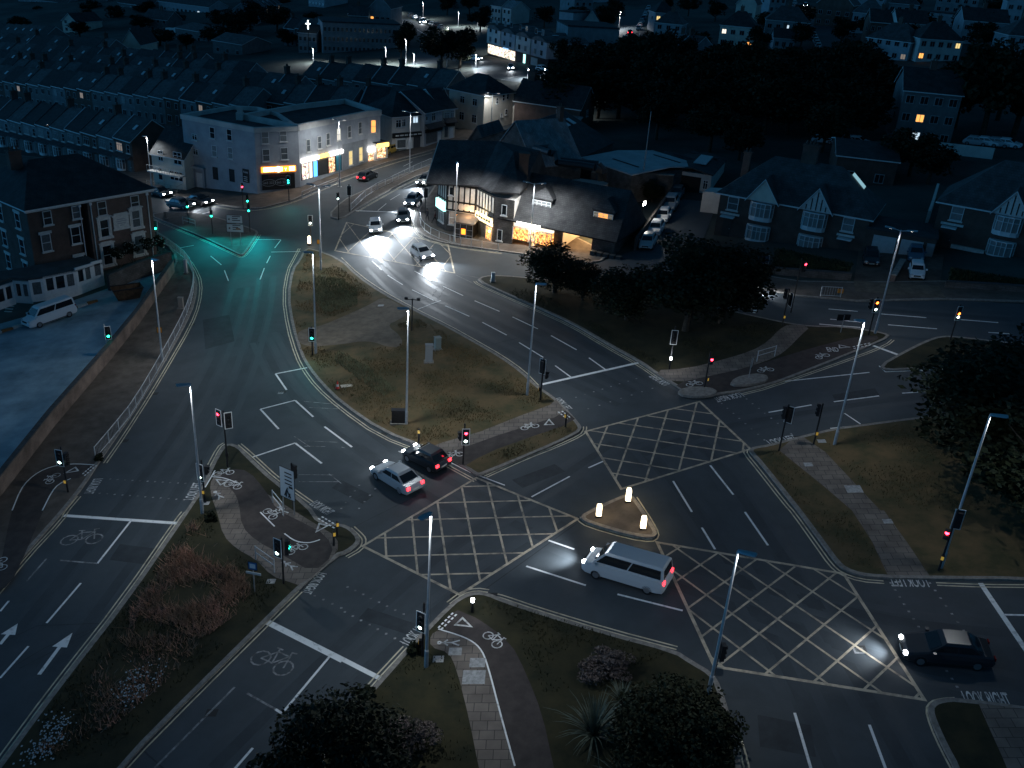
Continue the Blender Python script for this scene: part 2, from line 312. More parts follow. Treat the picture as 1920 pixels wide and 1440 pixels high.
wz(7, .3, 360, 20, 1005, 64); wz(7, .14, 735, 52, 548, 290, 455, 400, 262, 625, 160, 755, 0, 935, 50, 500, 0, 560); wz(7, .12, 335, 272, 548, 290, 262, 262, 150, 390, mb=FA)
wz(7, .4, 1505, 620, 1930, 835); wz(7, .14, 1855, 812, 1585, 1135, 1422, 1328, 1320, 1445, 1550, 1110, 1590, 1136)
wz(7, .12, 1390, 1020, 1550, 1110, 1320, 985, 870, 1440, mb=FA)
wz(8, .14, 1040, 305, 1375, 413, 1553, 463, 1920, 555, 1165, 160, 1310, 210); wz(8, .3, 0, 825, 225, 940)
wz(9, .14, 108, 88, 182, 210, 350, 0, 480, 188, 630, 1130, 722, 1445, 1050, 1197, 1142, 1445, 1810, 578, 1940, 581); wz(9, .3, 1675, 400, 1950, 805)
wz(6, .14, 155, 1178, 285, 1343, -54, 1266, 52, 1440, 483, 880, 725, 838, 850, 820, 1105, 787, 1235, 772, 1440, 758, 345, 253, 420, 258, 820, 298, 985, 312, 1105, 325, 1370, 347, 1530, 355, 1775, 375, 830, 355, 1000, 373, 768, 383, 1000, 402, 1155, 387, 1430, 410, 1720, 430, 1840, 438, 575, 705, 1050, 655)
wz(6, .3, 1060, 500, 1215, 557, 450, 220, 400, 320); wz(6, .1, 1850, 620, 1140, 652, 1140, 652, 1105, 618, 830, 970, 1260, 925, 910, 885, 1000, 945)
wz(2, .1, 160, 940, 270, 900, 350, 1060, 420, 1030, 275, 1125, 330, 1092, 205, 1185, 253, 1145, 310, 1060, 365, 1035, 350, 935, 400, 910); wz(2, .28, 80, 1185, 330, 1195)
# edge lines
for q in (z(6, 0, 755, 30, 780),): wl(.12, *q)
wl(.1, *z(5, 480, 1092, 700, 1205, 800, 1245)); wl(.1, *z(5, 720, 1215, 920, 1290)); wl(.12, *z(6, 850, 975, 1000, 953, 1300, 915))
# path edge lines on the paving
def pl(*px): ribbon(WH, chaikin(W2(px), 2, False), .09, .136)
pl(*z(8, 545, 668, 700, 715, 780, 770, 820, 860, 900, 1170, 975, 1440)); pl(*z(4, 240, 1440, 310, 1300, 400, 1260)); pl(*z(4, 70, 1440, 130, 1290, 250, 1200, 400, 1175, 530, 1183)); pl(*z(7, 1600, 130, 1660, 175, 1740, 185, 1800, 165))
pl(*z(4, 1190, 1250, 1260, 1255, 1335, 1285)); pl(*z(7, 1465, 10, 1545, 90)); pl(*z(4, 1155, 1310, 1210, 1215))
# give-way dashes
def dashes(px, n, w=.11, h=.136, duty=.6):
    a, b = W2(px)
    for i in range(n): ribbon(WH, [a.lerp(b, i/n), a.lerp(b, (i+duty)/n)], w, h)
dashes(z(8, 545, 662, 635, 570), 5); dashes(z(8, 560, 672, 655, 578), 5); dashes(z(4, 545, 1185, 470, 1250), 5); dashes(z(4, 530, 1180, 460, 1240), 5)
dashes(z(7, 1790, 45, 1890, 105), 5); dashes(z(7, 1810, 35, 1905, 90), 5); dashes(z(6, 955, 518, 1060, 495), 5); dashes(z(6, 960, 528, 1065, 505), 5); dashes(z(5, 1220, 885, 1275, 930), 4); dashes(z(5, 1240, 880, 1290, 920), 4)
# studs across the crossings
def studs(px, n, mb=None, s=.07):
    a, b = W2(px)
    for i in range(n):
        c = a.lerp(b, i/(n-1)); FA.poly([on(c.x+dx*s, c.y+dy*s, .009) for dx, dy in ((-1, -1), (1, -1), (1, 1), (-1, 1))])
studs(z(4, 620, 1255, 1130, 1285), 13); studs(z(4, 560, 1335, 1080, 1375), 13); studs(z(8, 35, 422, 350, 575), 8); studs(z(8, 20, 562, 350, 737), 8); studs(z(7, 1770, 470, 1920, 540), 4)
studs(z(5, 1320, 795, 1660, 690), 8); studs(z(5, 1390, 860, 1750, 745), 7); studs(z(6, 360, 805, 610, 1000), 8); studs(z(6, 220, 830, 460, 1035), 8); studs(z(9, 1170, 400, 1355, 690), 8); studs(z(9, 1390, 400, 1615, 715), 8); studs(z(9, 1485, 895, 1575, 1030), 4); studs(z(5, 0, 1420, 100, 1290), 5); studs(z(5, 100, 1420, 190, 1310), 4)
# ---- yellow boxes
def clipline(p, d, poly):
    ts = []
    n = len(poly)
    for i in range(n):
        a, b = poly[i], poly[(i+1) % n]; e = b-a; den = d.x*e.y-d.y*e.x
        if abs(den) < 1e-9: continue
        w = a-p; t = (w.x*e.y-w.y*e.x)/den; u = (w.x*d.y-w.y*d.x)/den
        if -1e-9 <= u < 1: ts.append(t)
    return (p+d*min(ts), p+d*max(ts)) if len(ts) >= 2 else None
def boxj(quad, fams, w=.14):
    P = W2(quad); 
    if area(P) < 0: P = P[::-1]
    ribbon(BX, P, .19, .010, closed=True)
    for k, (a, b, c) in enumerate(fams):   # line through a,b ; next line through c
        a, b, c = W2([a, b, c]); d = (b-a).normalized(); nrm = Vector((-d.y, d.x)); s = (c-a).dot(nrm)
        for i in range(-12, 13):
            q = clipline(a+nrm*s*i, d, P)
            if q and (q[1]-q[0]).length > .4: ribbon(BX, list(q), w, .013+.004*k)
boxj([(1098, 809), (1312, 753), (1407, 842), (1165, 917)], [((1196, 785), (1157, 890), (1251, 773)), ((1115, 832), (1280, 858), (1138, 860))])
boxj([(680, 1024), (893, 896), (1083, 973), (862, 1115)], [((823, 960), (845, 1107), (875, 960)), ((720, 1043), (980, 1037), (705, 1009))])
boxj([(1232, 1017), (1582, 1076), (1733, 1312), (1340, 1250)], [((1362, 1237), (1567, 1075), (1437, 1262)), ((1348, 1038), (1710, 1283), (1418, 1041))], .13)
boxj([(650, 417), (840, 459), (852, 512), (628, 470)], [((655, 425), (700, 485), (690, 426)), ((700, 428), (650, 474), (738, 436))], .1)
# ---- lettering and symbols painted on the ground
def lettering(txt, a, b, hgt, layer=.012, flip=1, mb=None):
    "txt written from ground pixel a to ground pixel b"
    A, B = W2([a, b]); L = (B-A).length; d = (B-A)/L; n = Vector((-d.y, d.x))*flip
    cu = bpy.data.curves.new('lettering', 'FONT'); cu.body = txt; cu.size = 1; cu.offset = .018
    o = bpy.data.objects.new('lettering', cu); COL.objects.link(o)
    dg = bpy.context.evaluated_depsgraph_get(); me = o.evaluated_get(dg).to_mesh()
    vs = [v.co.copy() for v in me.vertices]; fs = [tuple(p.vertices) for p in me.polygons]
    x1 = max(v.x for v in vs); x0 = min(v.x for v in vs); y1 = max(v.y for v in vs)
    mb = mb or MK; k = len(mb.v)
    for v in vs:
        q = A+d*((v.x-x0)/(x1-x0)*L)+n*(v.y/y1*hgt); mb.v.append(tuple(on(q.x, q.y, layer)))
    mb.f += [tuple(k+i for i in f) for f in fs]; mb.m += [0]*len(fs)
    bpy.data.objects.remove(o); bpy.data.curves.remove(cu)
lettering('LOOK LEFT', *z(8, 385, 755, 505, 640), .75); lettering('LOOK RIGHT', *z(7, 1790, 340, 1700, 455), .6); lettering('LOOK RIGHT', *z(7, 1740, -42, 1840, 20), .7, flip=1)
lettering('LOOK RIGHT', *z(4, 528, 1255, 470, 1340), .7); lettering('LOOK LEFT', *z(4, 1090, 1370, 1140, 1275), .7); lettering('LOOK LEFT', *z(5, 1195, 805, 1265, 868), .6, flip=1)
lettering('LOOK LEFT', *z(5, 480, 1140, 360, 1078), .75); lettering('LOOK RIGHT', *z(5, 1850, 720, 1765, 668), .7); lettering('LOOK LEFT', *z(6, 500, 1066, 650, 1033), .8); lettering('LOOK RIGHT', *z(6, 320, 768, 170, 800), .8)
lettering('LOOK LEFT', *z(9, 1365, 372, 1155, 368), .85); lettering('LOOK RIGHT', *z(9, 1600, 1090, 1860, 1100), 1.0); lettering('END', *z(6, 815, 545, 880, 545), .9, .137); lettering('LOOK LEFT', *z(6, 735, 400, 610, 385), .5)
def strokes(mb, c, dirpx, size, segs, h=.136, w=.07):
    "strokes in a local frame whose x axis runs from ground pixel c towards dirpx"
    C, D = W2([c, dirpx]); d = (D-C).normalized(); n = Vector((-d.y, d.x))
    for s in segs: ribbon(mb, [C+d*(x*size)+n*(y*size) for x, y in s], w, h)
circ = lambda x, y, r, k=12: [(x+r*math.cos(2*math.pi*i/k), y+r*math.sin(2*math.pi*i/k)) for i in range(k+1)]
BIKE = [circ(-.55, 0, .36), circ(.55, 0, .36), [(-.55, 0), (-.2, .55), (.35, .55), (.0, 0), (-.55, 0)], [(0, 0), (-.25, .7)], [(-.4, .7), (-.1, .7)], [(.55, 0), (.3, .75), (.5, .8)]]
TRI = [[(-.5, -.4), (.5, 0), (-.5, .4), (-.5, -.4), (.2, -.1)]]
WALK = [circ(.65, 0, .1, 8), [(.5, 0), (-.1, 0), (-.6, .25)], [(-.1, 0), (-.6, -.2)], [(.4, 0), (.1, .25)], [(.4, 0), (.15, -.25)]]
for k, x, y, x2, y2 in ((8, 850, 730, 880, 760), (7, 1670, 220, 1710, 205), (7, 1520, 20, 1545, 45), (4, 1310, 1300, 1345, 1310), (4, 1260, 1230, 1300, 1225), (4, 300, 1260, 320, 1240), (5, 1060, 970, 1100, 962), (5, 635, 1130, 670, 1122), (6, 65, 728, 100, 722), (6, 465, 650, 500, 645), (6, 785, 572, 815, 562), (7, 15, 300, 15, 270)):
    a, b = z(k, x, y, x2, y2); strokes(MK, a, b, .8, BIKE)
for k, x, y, x2, y2 in ((8, 695, 640, 730, 655), (7, 1800, 100, 1780, 120), (4, 400, 1218, 380, 1225), (4, 1240, 1275, 1215, 1265), (5, 1168, 942, 1168, 920), (6, 908, 518, 940, 520)):
    a, b = z(k, x, y, x2, y2); strokes(MK, a, b, .85, TRI, w=.12)
for k, x, y, x2, y2 in ((8, 610, 745, 580, 745), (7, 1630, 310, 1600, 295), (4, 1230, 1355, 1215, 1340), (7, 1590, 0, 1570, -20)):
    a, b = z(k, x, y, x2, y2); strokes(MK, a, b, .9, WALK, w=.1)
a, b = z(7, 460, 155, 560, 150); strokes(FA, a, b, 1.5, BIKE, .009, .1)
a, b = z(7, 1530, 850, 1640, 900); strokes(FA, a, b, 1.5, BIKE, .009, .1)
def arrow(tip, wide, end, w=.9):
    T, Wd, E_ = W2([tip, wide, end]); d = (T-E_).normalized(); n = Vector((-d.y, d.x))
    WH.poly([on(*(Wd+n*w/2), .009), on(*(Wd-n*w/2), .009), on(*T, .009)][::1]); ribbon(WH, [E_, Wd], .22, .009)
arrow(*z(7, 408, 680, 335, 760, 220, 915)); arrow(*z(7, 100, 628, 45, 690, 0, 745)); arrow(*z(7, 1705, 145, 1670, 115, 1605, 95), w=.6)
for o_, m_ in ((WH, M_white), (MK, M_mid), (FA, M_faint), (BX, M_box), (YL, M_yel)):
    struct({id(WH): 'white_markings', id(MK): 'symbol_markings', id(FA): 'worn_markings', id(BX): 'box_junction_markings', id(YL): 'yellow_line_markings'}[id(o_)], o_, m_)
# seams, tyre-darkened lanes and patches in the tarmac
M_patch = mat('tarmac patch', (.036, .042, .048), .75, .2, 1.0); M_patch2 = mat('pale tarmac patch', (.085, .083, .08), .75, .2, 1.0); PT, PT2 = MB(), MB()
for k, w, p in ((8, .07, (0, 120, 420, -90)), (8, .07, (760, 470, 1330, 60)), (7, .06, (110, 880, 580, 640)), (7, .06, (0, 740, 210, 640, 600, 625)), (7, .06, (590, 630, 260, 760, 90, 860)), (5, .07, (840, 500, 1000, 460)), (7, .07, (760, 1300, 960, 1480)), (6, .05, (570, 350, 760, 340))):
    ribbon(PT, W2(z(k, *p)), w, .0074)
# WHEEL tracks polished into the lanes, oil-dark centres and trench repairs
M_wheel = mat('polished wheel track', (.058, .068, .076), .62, c2=(.046, .055, .063), sc=.5, det=8); M_oil = mat('oil darkened lane', (.038, .045, .052), .7, c2=(.048, .057, .065), sc=.45, det=8, lo=.4, hi=.6); TW, TO = MB(), MB()
lanes = [[(700, 500), (760, 560), (860, 615), (960, 665), (1060, 715), (1160, 760)], [(720, 480), (800, 545), (900, 590), (1010, 645), (1100, 690), (1190, 735)], [(740, 470), (830, 525), (960, 575), (1090, 640), (1180, 690), (1270, 740)],
  [(20, 1200), (150, 1040), (250, 920), (340, 800), (420, 650), (450, 540)], [(100, 1260), (200, 1120), (290, 1000), (360, 880), (440, 750), (490, 600), (500, 520)], [(400, 1440), (560, 1280), (700, 1150), (860, 1010), (1000, 930), (1150, 830)], [(520, 1440), (640, 1310), (760, 1190), (900, 1080), (1060, 980)],
  [(880, 980), (760, 900), (640, 820), (540, 740), (490, 640)], [(940, 950), (800, 880), (690, 810), (590, 720), (530, 620)], [(1920, 1290), (1700, 1250), (1500, 1180), (1300, 1110), (1100, 1040), (960, 980)], [(1920, 1190), (1700, 1170), (1480, 1120), (1300, 1060), (1130, 1030)], [(1560, 1440), (1490, 1280), (1400, 1100), (1300, 950), (1200, 830)], [(1700, 1440), (1600, 1260), (1480, 1060), (1370, 900), (1290, 800)], [(1900, 720), (1700, 745), (1500, 775), (1350, 800), (1200, 850)], [(1900, 600), (1700, 585), (1550, 570), (1430, 560)]]
for li, ln in enumerate(lanes):
    c = chaikin(W2(ln), 2, False)
    for s_ in (-.85, .85): ribbon(TW, offset(c, s_, False), .55, .0034+.0002*li+.00008*(s_ > 0))
    ribbon(TO, c, .7, .0008+.00015*li)
for px in ([(225, 1020), (300, 1030), (285, 1060), (205, 1050)], [(690, 1140), (780, 1170), (765, 1190), (672, 1160)], [(1130, 620), (1190, 650), (1175, 660), (1112, 630)], [(380, 600), (430, 590), (440, 640), (385, 655)], [(1420, 1340), (1520, 1360), (1530, 1420), (1425, 1400)], [(1560, 740), (1640, 728), (1650, 742), (1568, 756)], [(960, 900), (1040, 870), (1060, 884), (980, 915)], [(640, 900), (700, 930), (680, 945), (622, 915)]):
    PT2.poly([on(*q, .0070) for q in (W2(px) if area(W2(px)) > 0 else W2(px)[::-1])])
struct('wheel_tracks', TW, M_wheel); struct('oil_darkened_lanes', TO, M_oil); struct('trench_repairs', PT2, M_patch)
DR = MB()
for k, x, y in ((4, 1080, 385), (4, 870, 775), (4, 700, 1040), (7, 150, 250), (8, 850, 470), (9, 1140, 345), (5, 240, 1000), (5, 900, 565), (6, 650, 1022), (7, 1190, 1130), (8, 640, 475), (9, 1000, 770), (4, 1590, 765)):
    c = W2(z(k, x, y))[0]; DR.poly([on(c.x+a*.3, c.y+b*.25, .006) for a, b in ((-1, -1), (1, -1), (1, 1), (-1, 1))])
struct('road_drains', DR, mat('drain grate', (.02, .02, .02), .6)); struct('tarmac_seams', PT, M_patch)
# covers and pale slabs
CV = MB()
for k, x, y, s in ((8, 545, 838, .5), (7, 1525, 400, .45), (5, 222, 285, .5), (6, 780, 1050, .5), (9, 990, 780, .45), (4, 1580, 770, .4), (8, 765, 858, .7), (8, 640, 795, .6), (8, 745, 940, 1.0), (9, 1150, 62, .5), (6, 705, 1182, .5), (6, 960, 1320, .9), (6, 405, 697, .35), (4, 1160, 1400, .4)):
    c = W2(z(k, x, y))[0]; hh = .142 if not (k == 9 and x == 990) and not (k == 4 and x == 1580) else .006
    CV.poly([on(c.x+a*s*.6, c.y+b*s*.5, hh) for a, b in ((-1, -1), (1, -1), (1, 1), (-1, 1))])
struct('access_covers', CV, mat('pale cover', (.3, .3, .3), .7, .3, 5))
# ================================================================ STREET FURNITURE
M_steel = mat('galvanised steel', (.46, .47, .48), .5, .12, 4, metal=.15)
M_black = mat('black paint', (.018, .018, .02), .45, .3, 6)
M_head = mat('lamp head grey', (.30, .36, .40), .35, metal=.3)
M_ledoff = mat('dark lens', (.02, .02, .02), .25)
E_lamp = emat('lamp diode panel', (1, .93, .84), 14)
E_lampdim = emat('far lamp diode panel', (1, .95, .9), 30)
M_border = mat('white reflective border', (.7, .7, .7), .5)
E_sig = {'r': emat('red signal light', (1, .03, .06), 16), 'a': emat('amber signal light', (1, .16, .02), 14), 'g': emat('green signal light', (.02, 1, .62), 12), 'w': emat('pale green signal light', (.75, 1, .92), 14)}
LAMP_POWER = 1550
def light(name, kind, e, c, parent, loc, rot=(0, 0, 0), size=.12, cone=150, blend=.7, cut=None):
    l = bpy.data.lights.new(name, kind); l.energy = e; l.color = c; l.shadow_soft_size = size
    if kind == 'SPOT': l.spot_size = R(cone); l.spot_blend = blend
    o = bpy.data.objects.new(name, l); COL.objects.link(o); o.parent = parent; o.location = loc; o.rotation_euler = rot; return o
def pole_mesh(h): 
    k = ('pole', round(h*2)/2)
    hh = k[1]
    return shared(k, lambda: MB().cyl((0, 0, -.3), (0, 0, 1.25), .115, .115, 10).cyl((0, 0, 1.25), (0, 0, 1.32), .115, .085, 10, cap=False).cyl((0, 0, 1.32), (0, 0, hh), .085, .055, 10).mesh('pole', M_steel))
def base_mesh(): return shared('lampbase', lambda: MB().box(-.3, .3, -.3, .3, -.05, .04).mesh('base_plate', mat('pale concrete', (.35, .34, .32), .9, .2, 4)))
def head_mesh(): return shared('lamphead', lambda: MB().ring([[(x, y*w, zz) for y, zz in ((-.18, 0), (.18, 0), (.13, .09), (-.13, .09))] for x, w in ((-.05, .5), (.12, .8), (.75, 1), (.85, .75))]).mesh('lamp_head', M_head))
def led_mesh(): return shared('lampled', lambda: MB().box(.28, .72, -.12, .12, -.012, -.002).mesh('light_panel', E_lamp))
def street_lamp(base, top, label, az=180, heads=1, power=1.0, arm=.0, h=None, far=False, col=(.88, .955, 1)):
    h = h or HT(base, top); h = round(h*2)/2
    t = thing('street_lamp', label, 'street lamp', G(*base), group='street lamps' if not far else 'distant street lamps')
    link('pole', pole_mesh(h), t)
    if not far: link('base_plate', base_mesh(), t)
    for i in range(heads):
        a = R(az+180*i)
        hd = link('lamp_head', head_mesh(), t, (math.cos(a)*(.03+arm), math.sin(a)*(.03+arm), h-.02), a); hd.rotation_euler = (0, R(-6), a)
        link('light_panel', led_mesh(), hd)
        if arm: 
            hk = link('arm', MB().cyl((0, 0, h-.1), (math.cos(a)*arm, math.sin(a)*arm, h), .04, .04, 6).mesh('arm', M_steel), t)
        if power: light('lamp_light', 'SPOT', LAMP_POWER*power, col, hd, (.3, 0, -.05), cone=162, blend=.5)
    return t
street_lamp((380, 965), 726, 'lit steel street lamp beside the paved tip of the long grass verge', -150)
street_lamp((799, 1253), 966, 'tall lit street lamp at the curved paving in the front of the junction', -125, power=1.1)
street_lamp((1328, 1303), 1038, 'lit street lamp rising out of the large rounded leafy bush', -25, power=.4)
street_lamp((1763, 1067), 775, 'lit street lamp before the dark trees with a red signal at its foot', -20, power=.38)
street_lamp((1564, 836), 598, 'lit street lamp on the dry grass right of the two black signals', -160, power=.6)
street_lamp((762, 797), 576, 'lit street lamp on the central verge beside the black box', -150, power=1.35)
street_lamp((988.3, 743), 527, 'lit street lamp near the stop line corner of the central verge', -20, power=1.15)
street_lamp((592.5, 665), 472, 'lit street lamp on the left kerb of the central verge by a green signal', -150, power=1.1)
street_lamp((305, 677), 484, 'lit street lamp behind the railing of the left footway', -30, power=.8)
street_lamp((602, 508), 352, 'twin headed street lamp on the narrow top of the central verge', 175, 2, arm=.5)
street_lamp((637, 350), 270, 'street lamp on the shop footway before the bright shop front', 175, 2, h=10, arm=.4)
street_lamp((768, 325), 208, 'twin headed street lamp on the railed median by the white shop', 175, 2, arm=.5)
street_lamp((852, 455), 300, 'lit street lamp before the timbered gable of the pub', -90, power=1.5)
street_lamp((993, 467), 368, 'twin headed street lamp before the bright pub window', 175, 2, arm=.5, h=8)
street_lamp((920, 248), 176, 'twin headed street lamp against the pale gable wall behind the pub', 175, 2, arm=.5, power=.35)
street_lamp((1640, 627), 430, 'twin headed street lamp on the far side of the right hand road by the garages', 160, 2, arm=.5, power=.3)
street_lamp((285, 352), 258, 'slim lit street lamp beside the small cream house left of the corner block', -110, power=.7)
street_lamp((103, 290), 234, 'lit street lamp before the front terrace of houses', -110, power=.6)
tag(bpy.data.objects['street_lamp.007'], None)
camp = thing('camera_pole', 'slim black traffic camera pole with two short arms behind the central lamp', 'pole', G(772, 622)); hcp = HT((772, 622), 560)
MB().cyl((0, 0, -.2), (0, 0, hcp), .06, .05).build('pole', M_black, camp); MB().cyl((-.6, 0, hcp-.1), (.6, 0, hcp-.1), .04).box(-.75, -.45, -.12, .12, hcp-.12, hcp+.1).box(.45, .75, -.12, .12, hcp-.12, hcp+.1).build('camera_arm', M_black, camp)
FARL = [((588, 118), 91, 'by the dark school block'), ((723, 120), 89, 'before the dark car park trees'), ((761, 120), 72, 'at the bend of the far main road'), ((776, 122), 101, 'beside the flats road'), ((838, 125), 52, 'the tall one before the shop flats'),
        ((1027, 219), 163, 'beside the far brick house'), ((1050, 190), 137, 'beside the dark wood edge'), ((1160, 54), 22, 'on the steep street of parked cars'), ((793, 37), 4, 'at the top of the curving main road'), ((895, 52), 30, 'left of the shop flats'), ((892, 128), 103, 'before the lit shop windows'), ((990, 148), 127, 'at the roundabout edge'), ((1012, 122), 82, 'before the flats end wall'), ((948, 96), 66, 'before the middle of the shop flats'), ((733, 30), 9, 'high on the far hill road'), ((859, 50), 22, 'among trees left of the flats')]
for b, tp, w in FARL: street_lamp(b, tp, 'small distant street lamp '+w, -110, power=.5 if 'tall' in w else 4, far=True)
# ---------------------------------------------------------------- traffic signals
def sig_head():
    def f():
        m = MB(); m.box(-.17, .17, -.02, .2, -.5, .5)
        for q in (.32, 0, -.32):   # visors
            for i in range(7):
                a, b = math.pi*(i/7), math.pi*((i+1)/7); r = .135
                m.poly([(r*math.cos(a), -.02, q+r*math.sin(a)), (r*math.cos(b), -.02, q+r*math.sin(b)), (r*math.cos(b), -.11, q+r*math.sin(b)-.01), (r*math.cos(a), -.11, q+r*math.sin(a)-.02)])
        return m.mesh('signal_head', M_black)
    return shared('sighead', f)
def sig_plate(): return shared('sigplate', lambda: MB().box(-.29, .29, .0, .02, -.68, .68, 1).box(-.24, .24, -.006, .026, -.63, .63, 0).mesh('backing_board', [M_black, M_border]))
def lens_mesh(c): return shared('lens'+str(c), lambda: MB().ball((0, -.03, 0), (.12, .085, .12), 0, 14, 7).mesh('lens', E_sig[c] if c else M_ledoff))
def man_head(): return shared('manhead', lambda: MB().box(-.15, .15, -.02, .18, -.32, .32).box(-.15, .15, -.16, -.02, .27, .31).box(-.15, .15, -.14, -.02, -.02, .02).mesh('pedestrian_head', M_black))
def signal(base, label, heads, top=None, box=None, pole=M_black, spill=None, hp=None):
    h = hp or (HT(base, top) if top else 3.9)
    t = thing('traffic_signal', label, 'traffic light', G(*base)); t['group'] = 'traffic signals'
    kk = ('spole', round(h, 1), pole.name)
    link('pole', shared(kk, lambda: MB().cyl((0, 0, -.3), (0, 0, h), .07, .06, 8).mesh('pole', pole)), t)
    for (y, az, lit, off, plate) in heads:
        zc = HT(base, y) if y else h-.65; a = R(az+90)
        ped = plate == 'man'
        hd = link('signal_head' if not ped else 'pedestrian_head', man_head() if ped else sig_head(), t, (off, 0, 0), a)
        hd.location = Vector((off, 0, zc))+Vector((math.cos(R(az)), math.sin(R(az)), 0))*.1
        if plate is True: link('backing_board', sig_plate(), hd)
        for i, q in enumerate((.16, -.16) if ped else (.32, 0, -.32)):
            c = None
            for ch, pos in ((lit or ())):
                if pos == i: c = ch
            link('lens', lens_mesh(c), hd, (0, 0, q))
            if c and spill and c in 'grw': light('lens_light', 'SPOT', spill, {'g': (.0, .85, .9), 'r': (1, .05, .08), 'w': (.8, 1, .95)}[c], hd, (0, -.25, q), (R(-78), 0, 0), cone=125, blend=1)
    if box: MB().box(-.1, .1, -.22, -.05, .95, 1.25, 0).box(-.08, .08, -.235, -.22, .98, 1.22, 1).build('push_button_box', [M_black, mat('yellow push button', (.55, .36, .05), .5, emit=.25, ec=(1, .6, .1))], t, rz=R(box+90))
    return t
W_, G_, R_, A_ = [('w', 2)], [('g', 2)], [('r', 0)], [('a', 0)]
signal((128, 925), 'signal with white bottom light on the left cycle track corner', [(858, -100, W_, -.15, True), (860, -20, None, .25, False)], 838, -90)
signal((427, 878), 'twin white bordered signals with red light at the tip of the left island', [(783, -120, [('r', 0)], -.3, True), (787, -60, None, .3, True)], 770, 100)
signal((385, 945), 'white bordered signal with white light just behind the lamp on the paved island', [(885, -110, W_, -.1, True), (880, 0, None, .28, 'man')], 862, -90)
signal((550, 952), 'black signal seen from behind next to the route map sign', [(884, 60, None, .15, False)], 868, 100)
signal((532, 1097), 'white bordered signal with white light on the island tip by the blue sign', [(1027, -115, W_, -.2, True), (1025, 10, [('g', 1)], .3, False)], 1008, 0)
signal((868, 873), 'white bordered signal showing red over white on the central crossing path', [(818, -80, [('r', 0), ('w', 2)], .1, True), (818, 180, None, -.25, 'man')], 795, None)
signal((1013, 752), 'dark backed signal beside the stop line lamp on the central verge', [(688, 60, None, -.1, True), (702, 0, None, .3, 'man')], 672, 180)
signal((792, 1233), 'white bordered signal with white light beside the tall front lamp', [(1165, -115, W_, -.1, True)], 1130, 180)
signal((1460, 848), 'black signal at the left edge of the right hand footpath', [(773, 150, None, -.15, False), (778, 60, None, .15, True)], 758, None)
signal((1525, 835), 'slim black pedestrian signal between the footpath and the dry grass', [(768, 160, None, -.2, False)], 756, -90)
signal((1466, 613), 'pair of black signal heads by the tree corner of the right hand road', [(551, 180, None, -.25, False), (562, 10, None, .25, True)], 540, -90)
signal((1628, 630), 'signal with bright amber red light over white at the far island tip', [(573, -80, [('a', 0), ('w', 2)], .0, True), (570, 170, None, -.45, False)], 555, None)
signal((1781, 640), 'white edged signal with amber light above the dark tree', [(587, -70, [('a', 1), ('w', 2)], .0, True)], 570, None)
signal((1483, 586), 'signal with glowing red light on the upper footway by the hedge', [(500, -60, [('r', 0)], .35, False)], 485, None, spill=60)
signal((1255, 690), 'almost hidden dark signal among the tree shadow', [(632, -90, None, .0, True)], 612, None)
signal((1320, 732), 'small red pedestrian signal on the round crossing island', [(676, -70, [('r', 0)], .15, 'man')], 660, -45)
signal((1759, 1072), 'black signal with small red light at the foot of the right hand lamp', [(1002, -120, [('r', 0)], -.2, 'man'), (975, 80, None, .2, True)], 955, -120)
signal((1338, 1268), 'dark signal close to the lamp by the clipped bush', [(1222, 0, None, .2, False)], 1205, None)
signal((586, 668), 'green signal on the left kerb of the central verge', [(627, -85, G_, .0, True)], 612, None, spill=150)
signal((203, 668), 'green signal on a pale pole against the left brick wall', [(623, -60, G_, .25, True)], 608, None, pole=M_steel)
signal((296, 470), 'green signal at the end of the railing near the brick hotel', [(423, -75, G_, .0, True)], 412, None, spill=675)
signal((399, 440), 'green signal on the middle of the sign island', [(400, -80, G_, .0, False)], 390, None, spill=1058)
signal((469, 437), 'double stacked green signals beside the direction boards', [(372, -80, G_, -.1, False), (390, -80, G_, .0, False)], 362, None, spill=1347)
signal((354, 420), 'green signal at the left end of the sign island', [(383, -80, G_, .0, False)], 372, None, spill=312)
signal((542, 378), 'green signal before the corner taxi office', [(338, -80, [('g', 1), ('g', 2)], .0, True)], 322, None, spill=150)
signal((456, 392), 'dim red signal before the side wall of the corner block', [(350, -60, [('r', 1)], .0, False)], 342, None)
signal((583, 455), 'signal with white light above the lit bollard at the verge top', [(413, -80, W_, .0, True)], 402, None)
signal((635, 412), 'dark signal with pale light on the tip of the railed median', [(368, -60, W_, -.1, False)], 360, None)
signal((655, 398), 'tall dark signal behind the median railing', [(358, 100, None, .0, True)], 345, None)
signal((797, 402), 'dark signal seen from behind on the pub corner', [(362, 100, None, .05, True)], 350, None)
# ---------------------------------------------------------------- bollards, posts, signs
E_bol = emat('lit bollard shell', (1, .80, .50), 5.5)
M_blue = mat('blue sign face', (.02, .12, .3), .5)
def lit_bollard(b, top, label, e=1.0):
    t = thing('lit_bollard', label, 'bollard', G(*b, .12)); h = HT(b, top)-.1; t['group'] = 'lit bollards'
    MB().box(-.2, .2, -.15, .15, -.1, .14).build('base', M_black, t)
    m = MB(); m.ring([[(x*s, y*s*.8, zz) for x, y in ((-.17, -.17), (.0, -.19), (.17, -.17), (.17, .17), (0, .19), (-.17, .17))] for zz, s in ((.14, 1), (h*.86, .95), (h*.95, .8), (h, .45))])
    m.build('shell', E_bol, t); MB().cyl((0, -.16, h*.62), (0, -.185, h*.62), .1, .1, 12).build('arrow_disc', mat('pale blue disc', (.5, .65, .7), .5, emit=2, ec=(.8, .85, .8)), t)
    light('bollard_light', 'POINT', 30*e, (1, .8, .5), t, (0, 0, h+.25), size=.1)
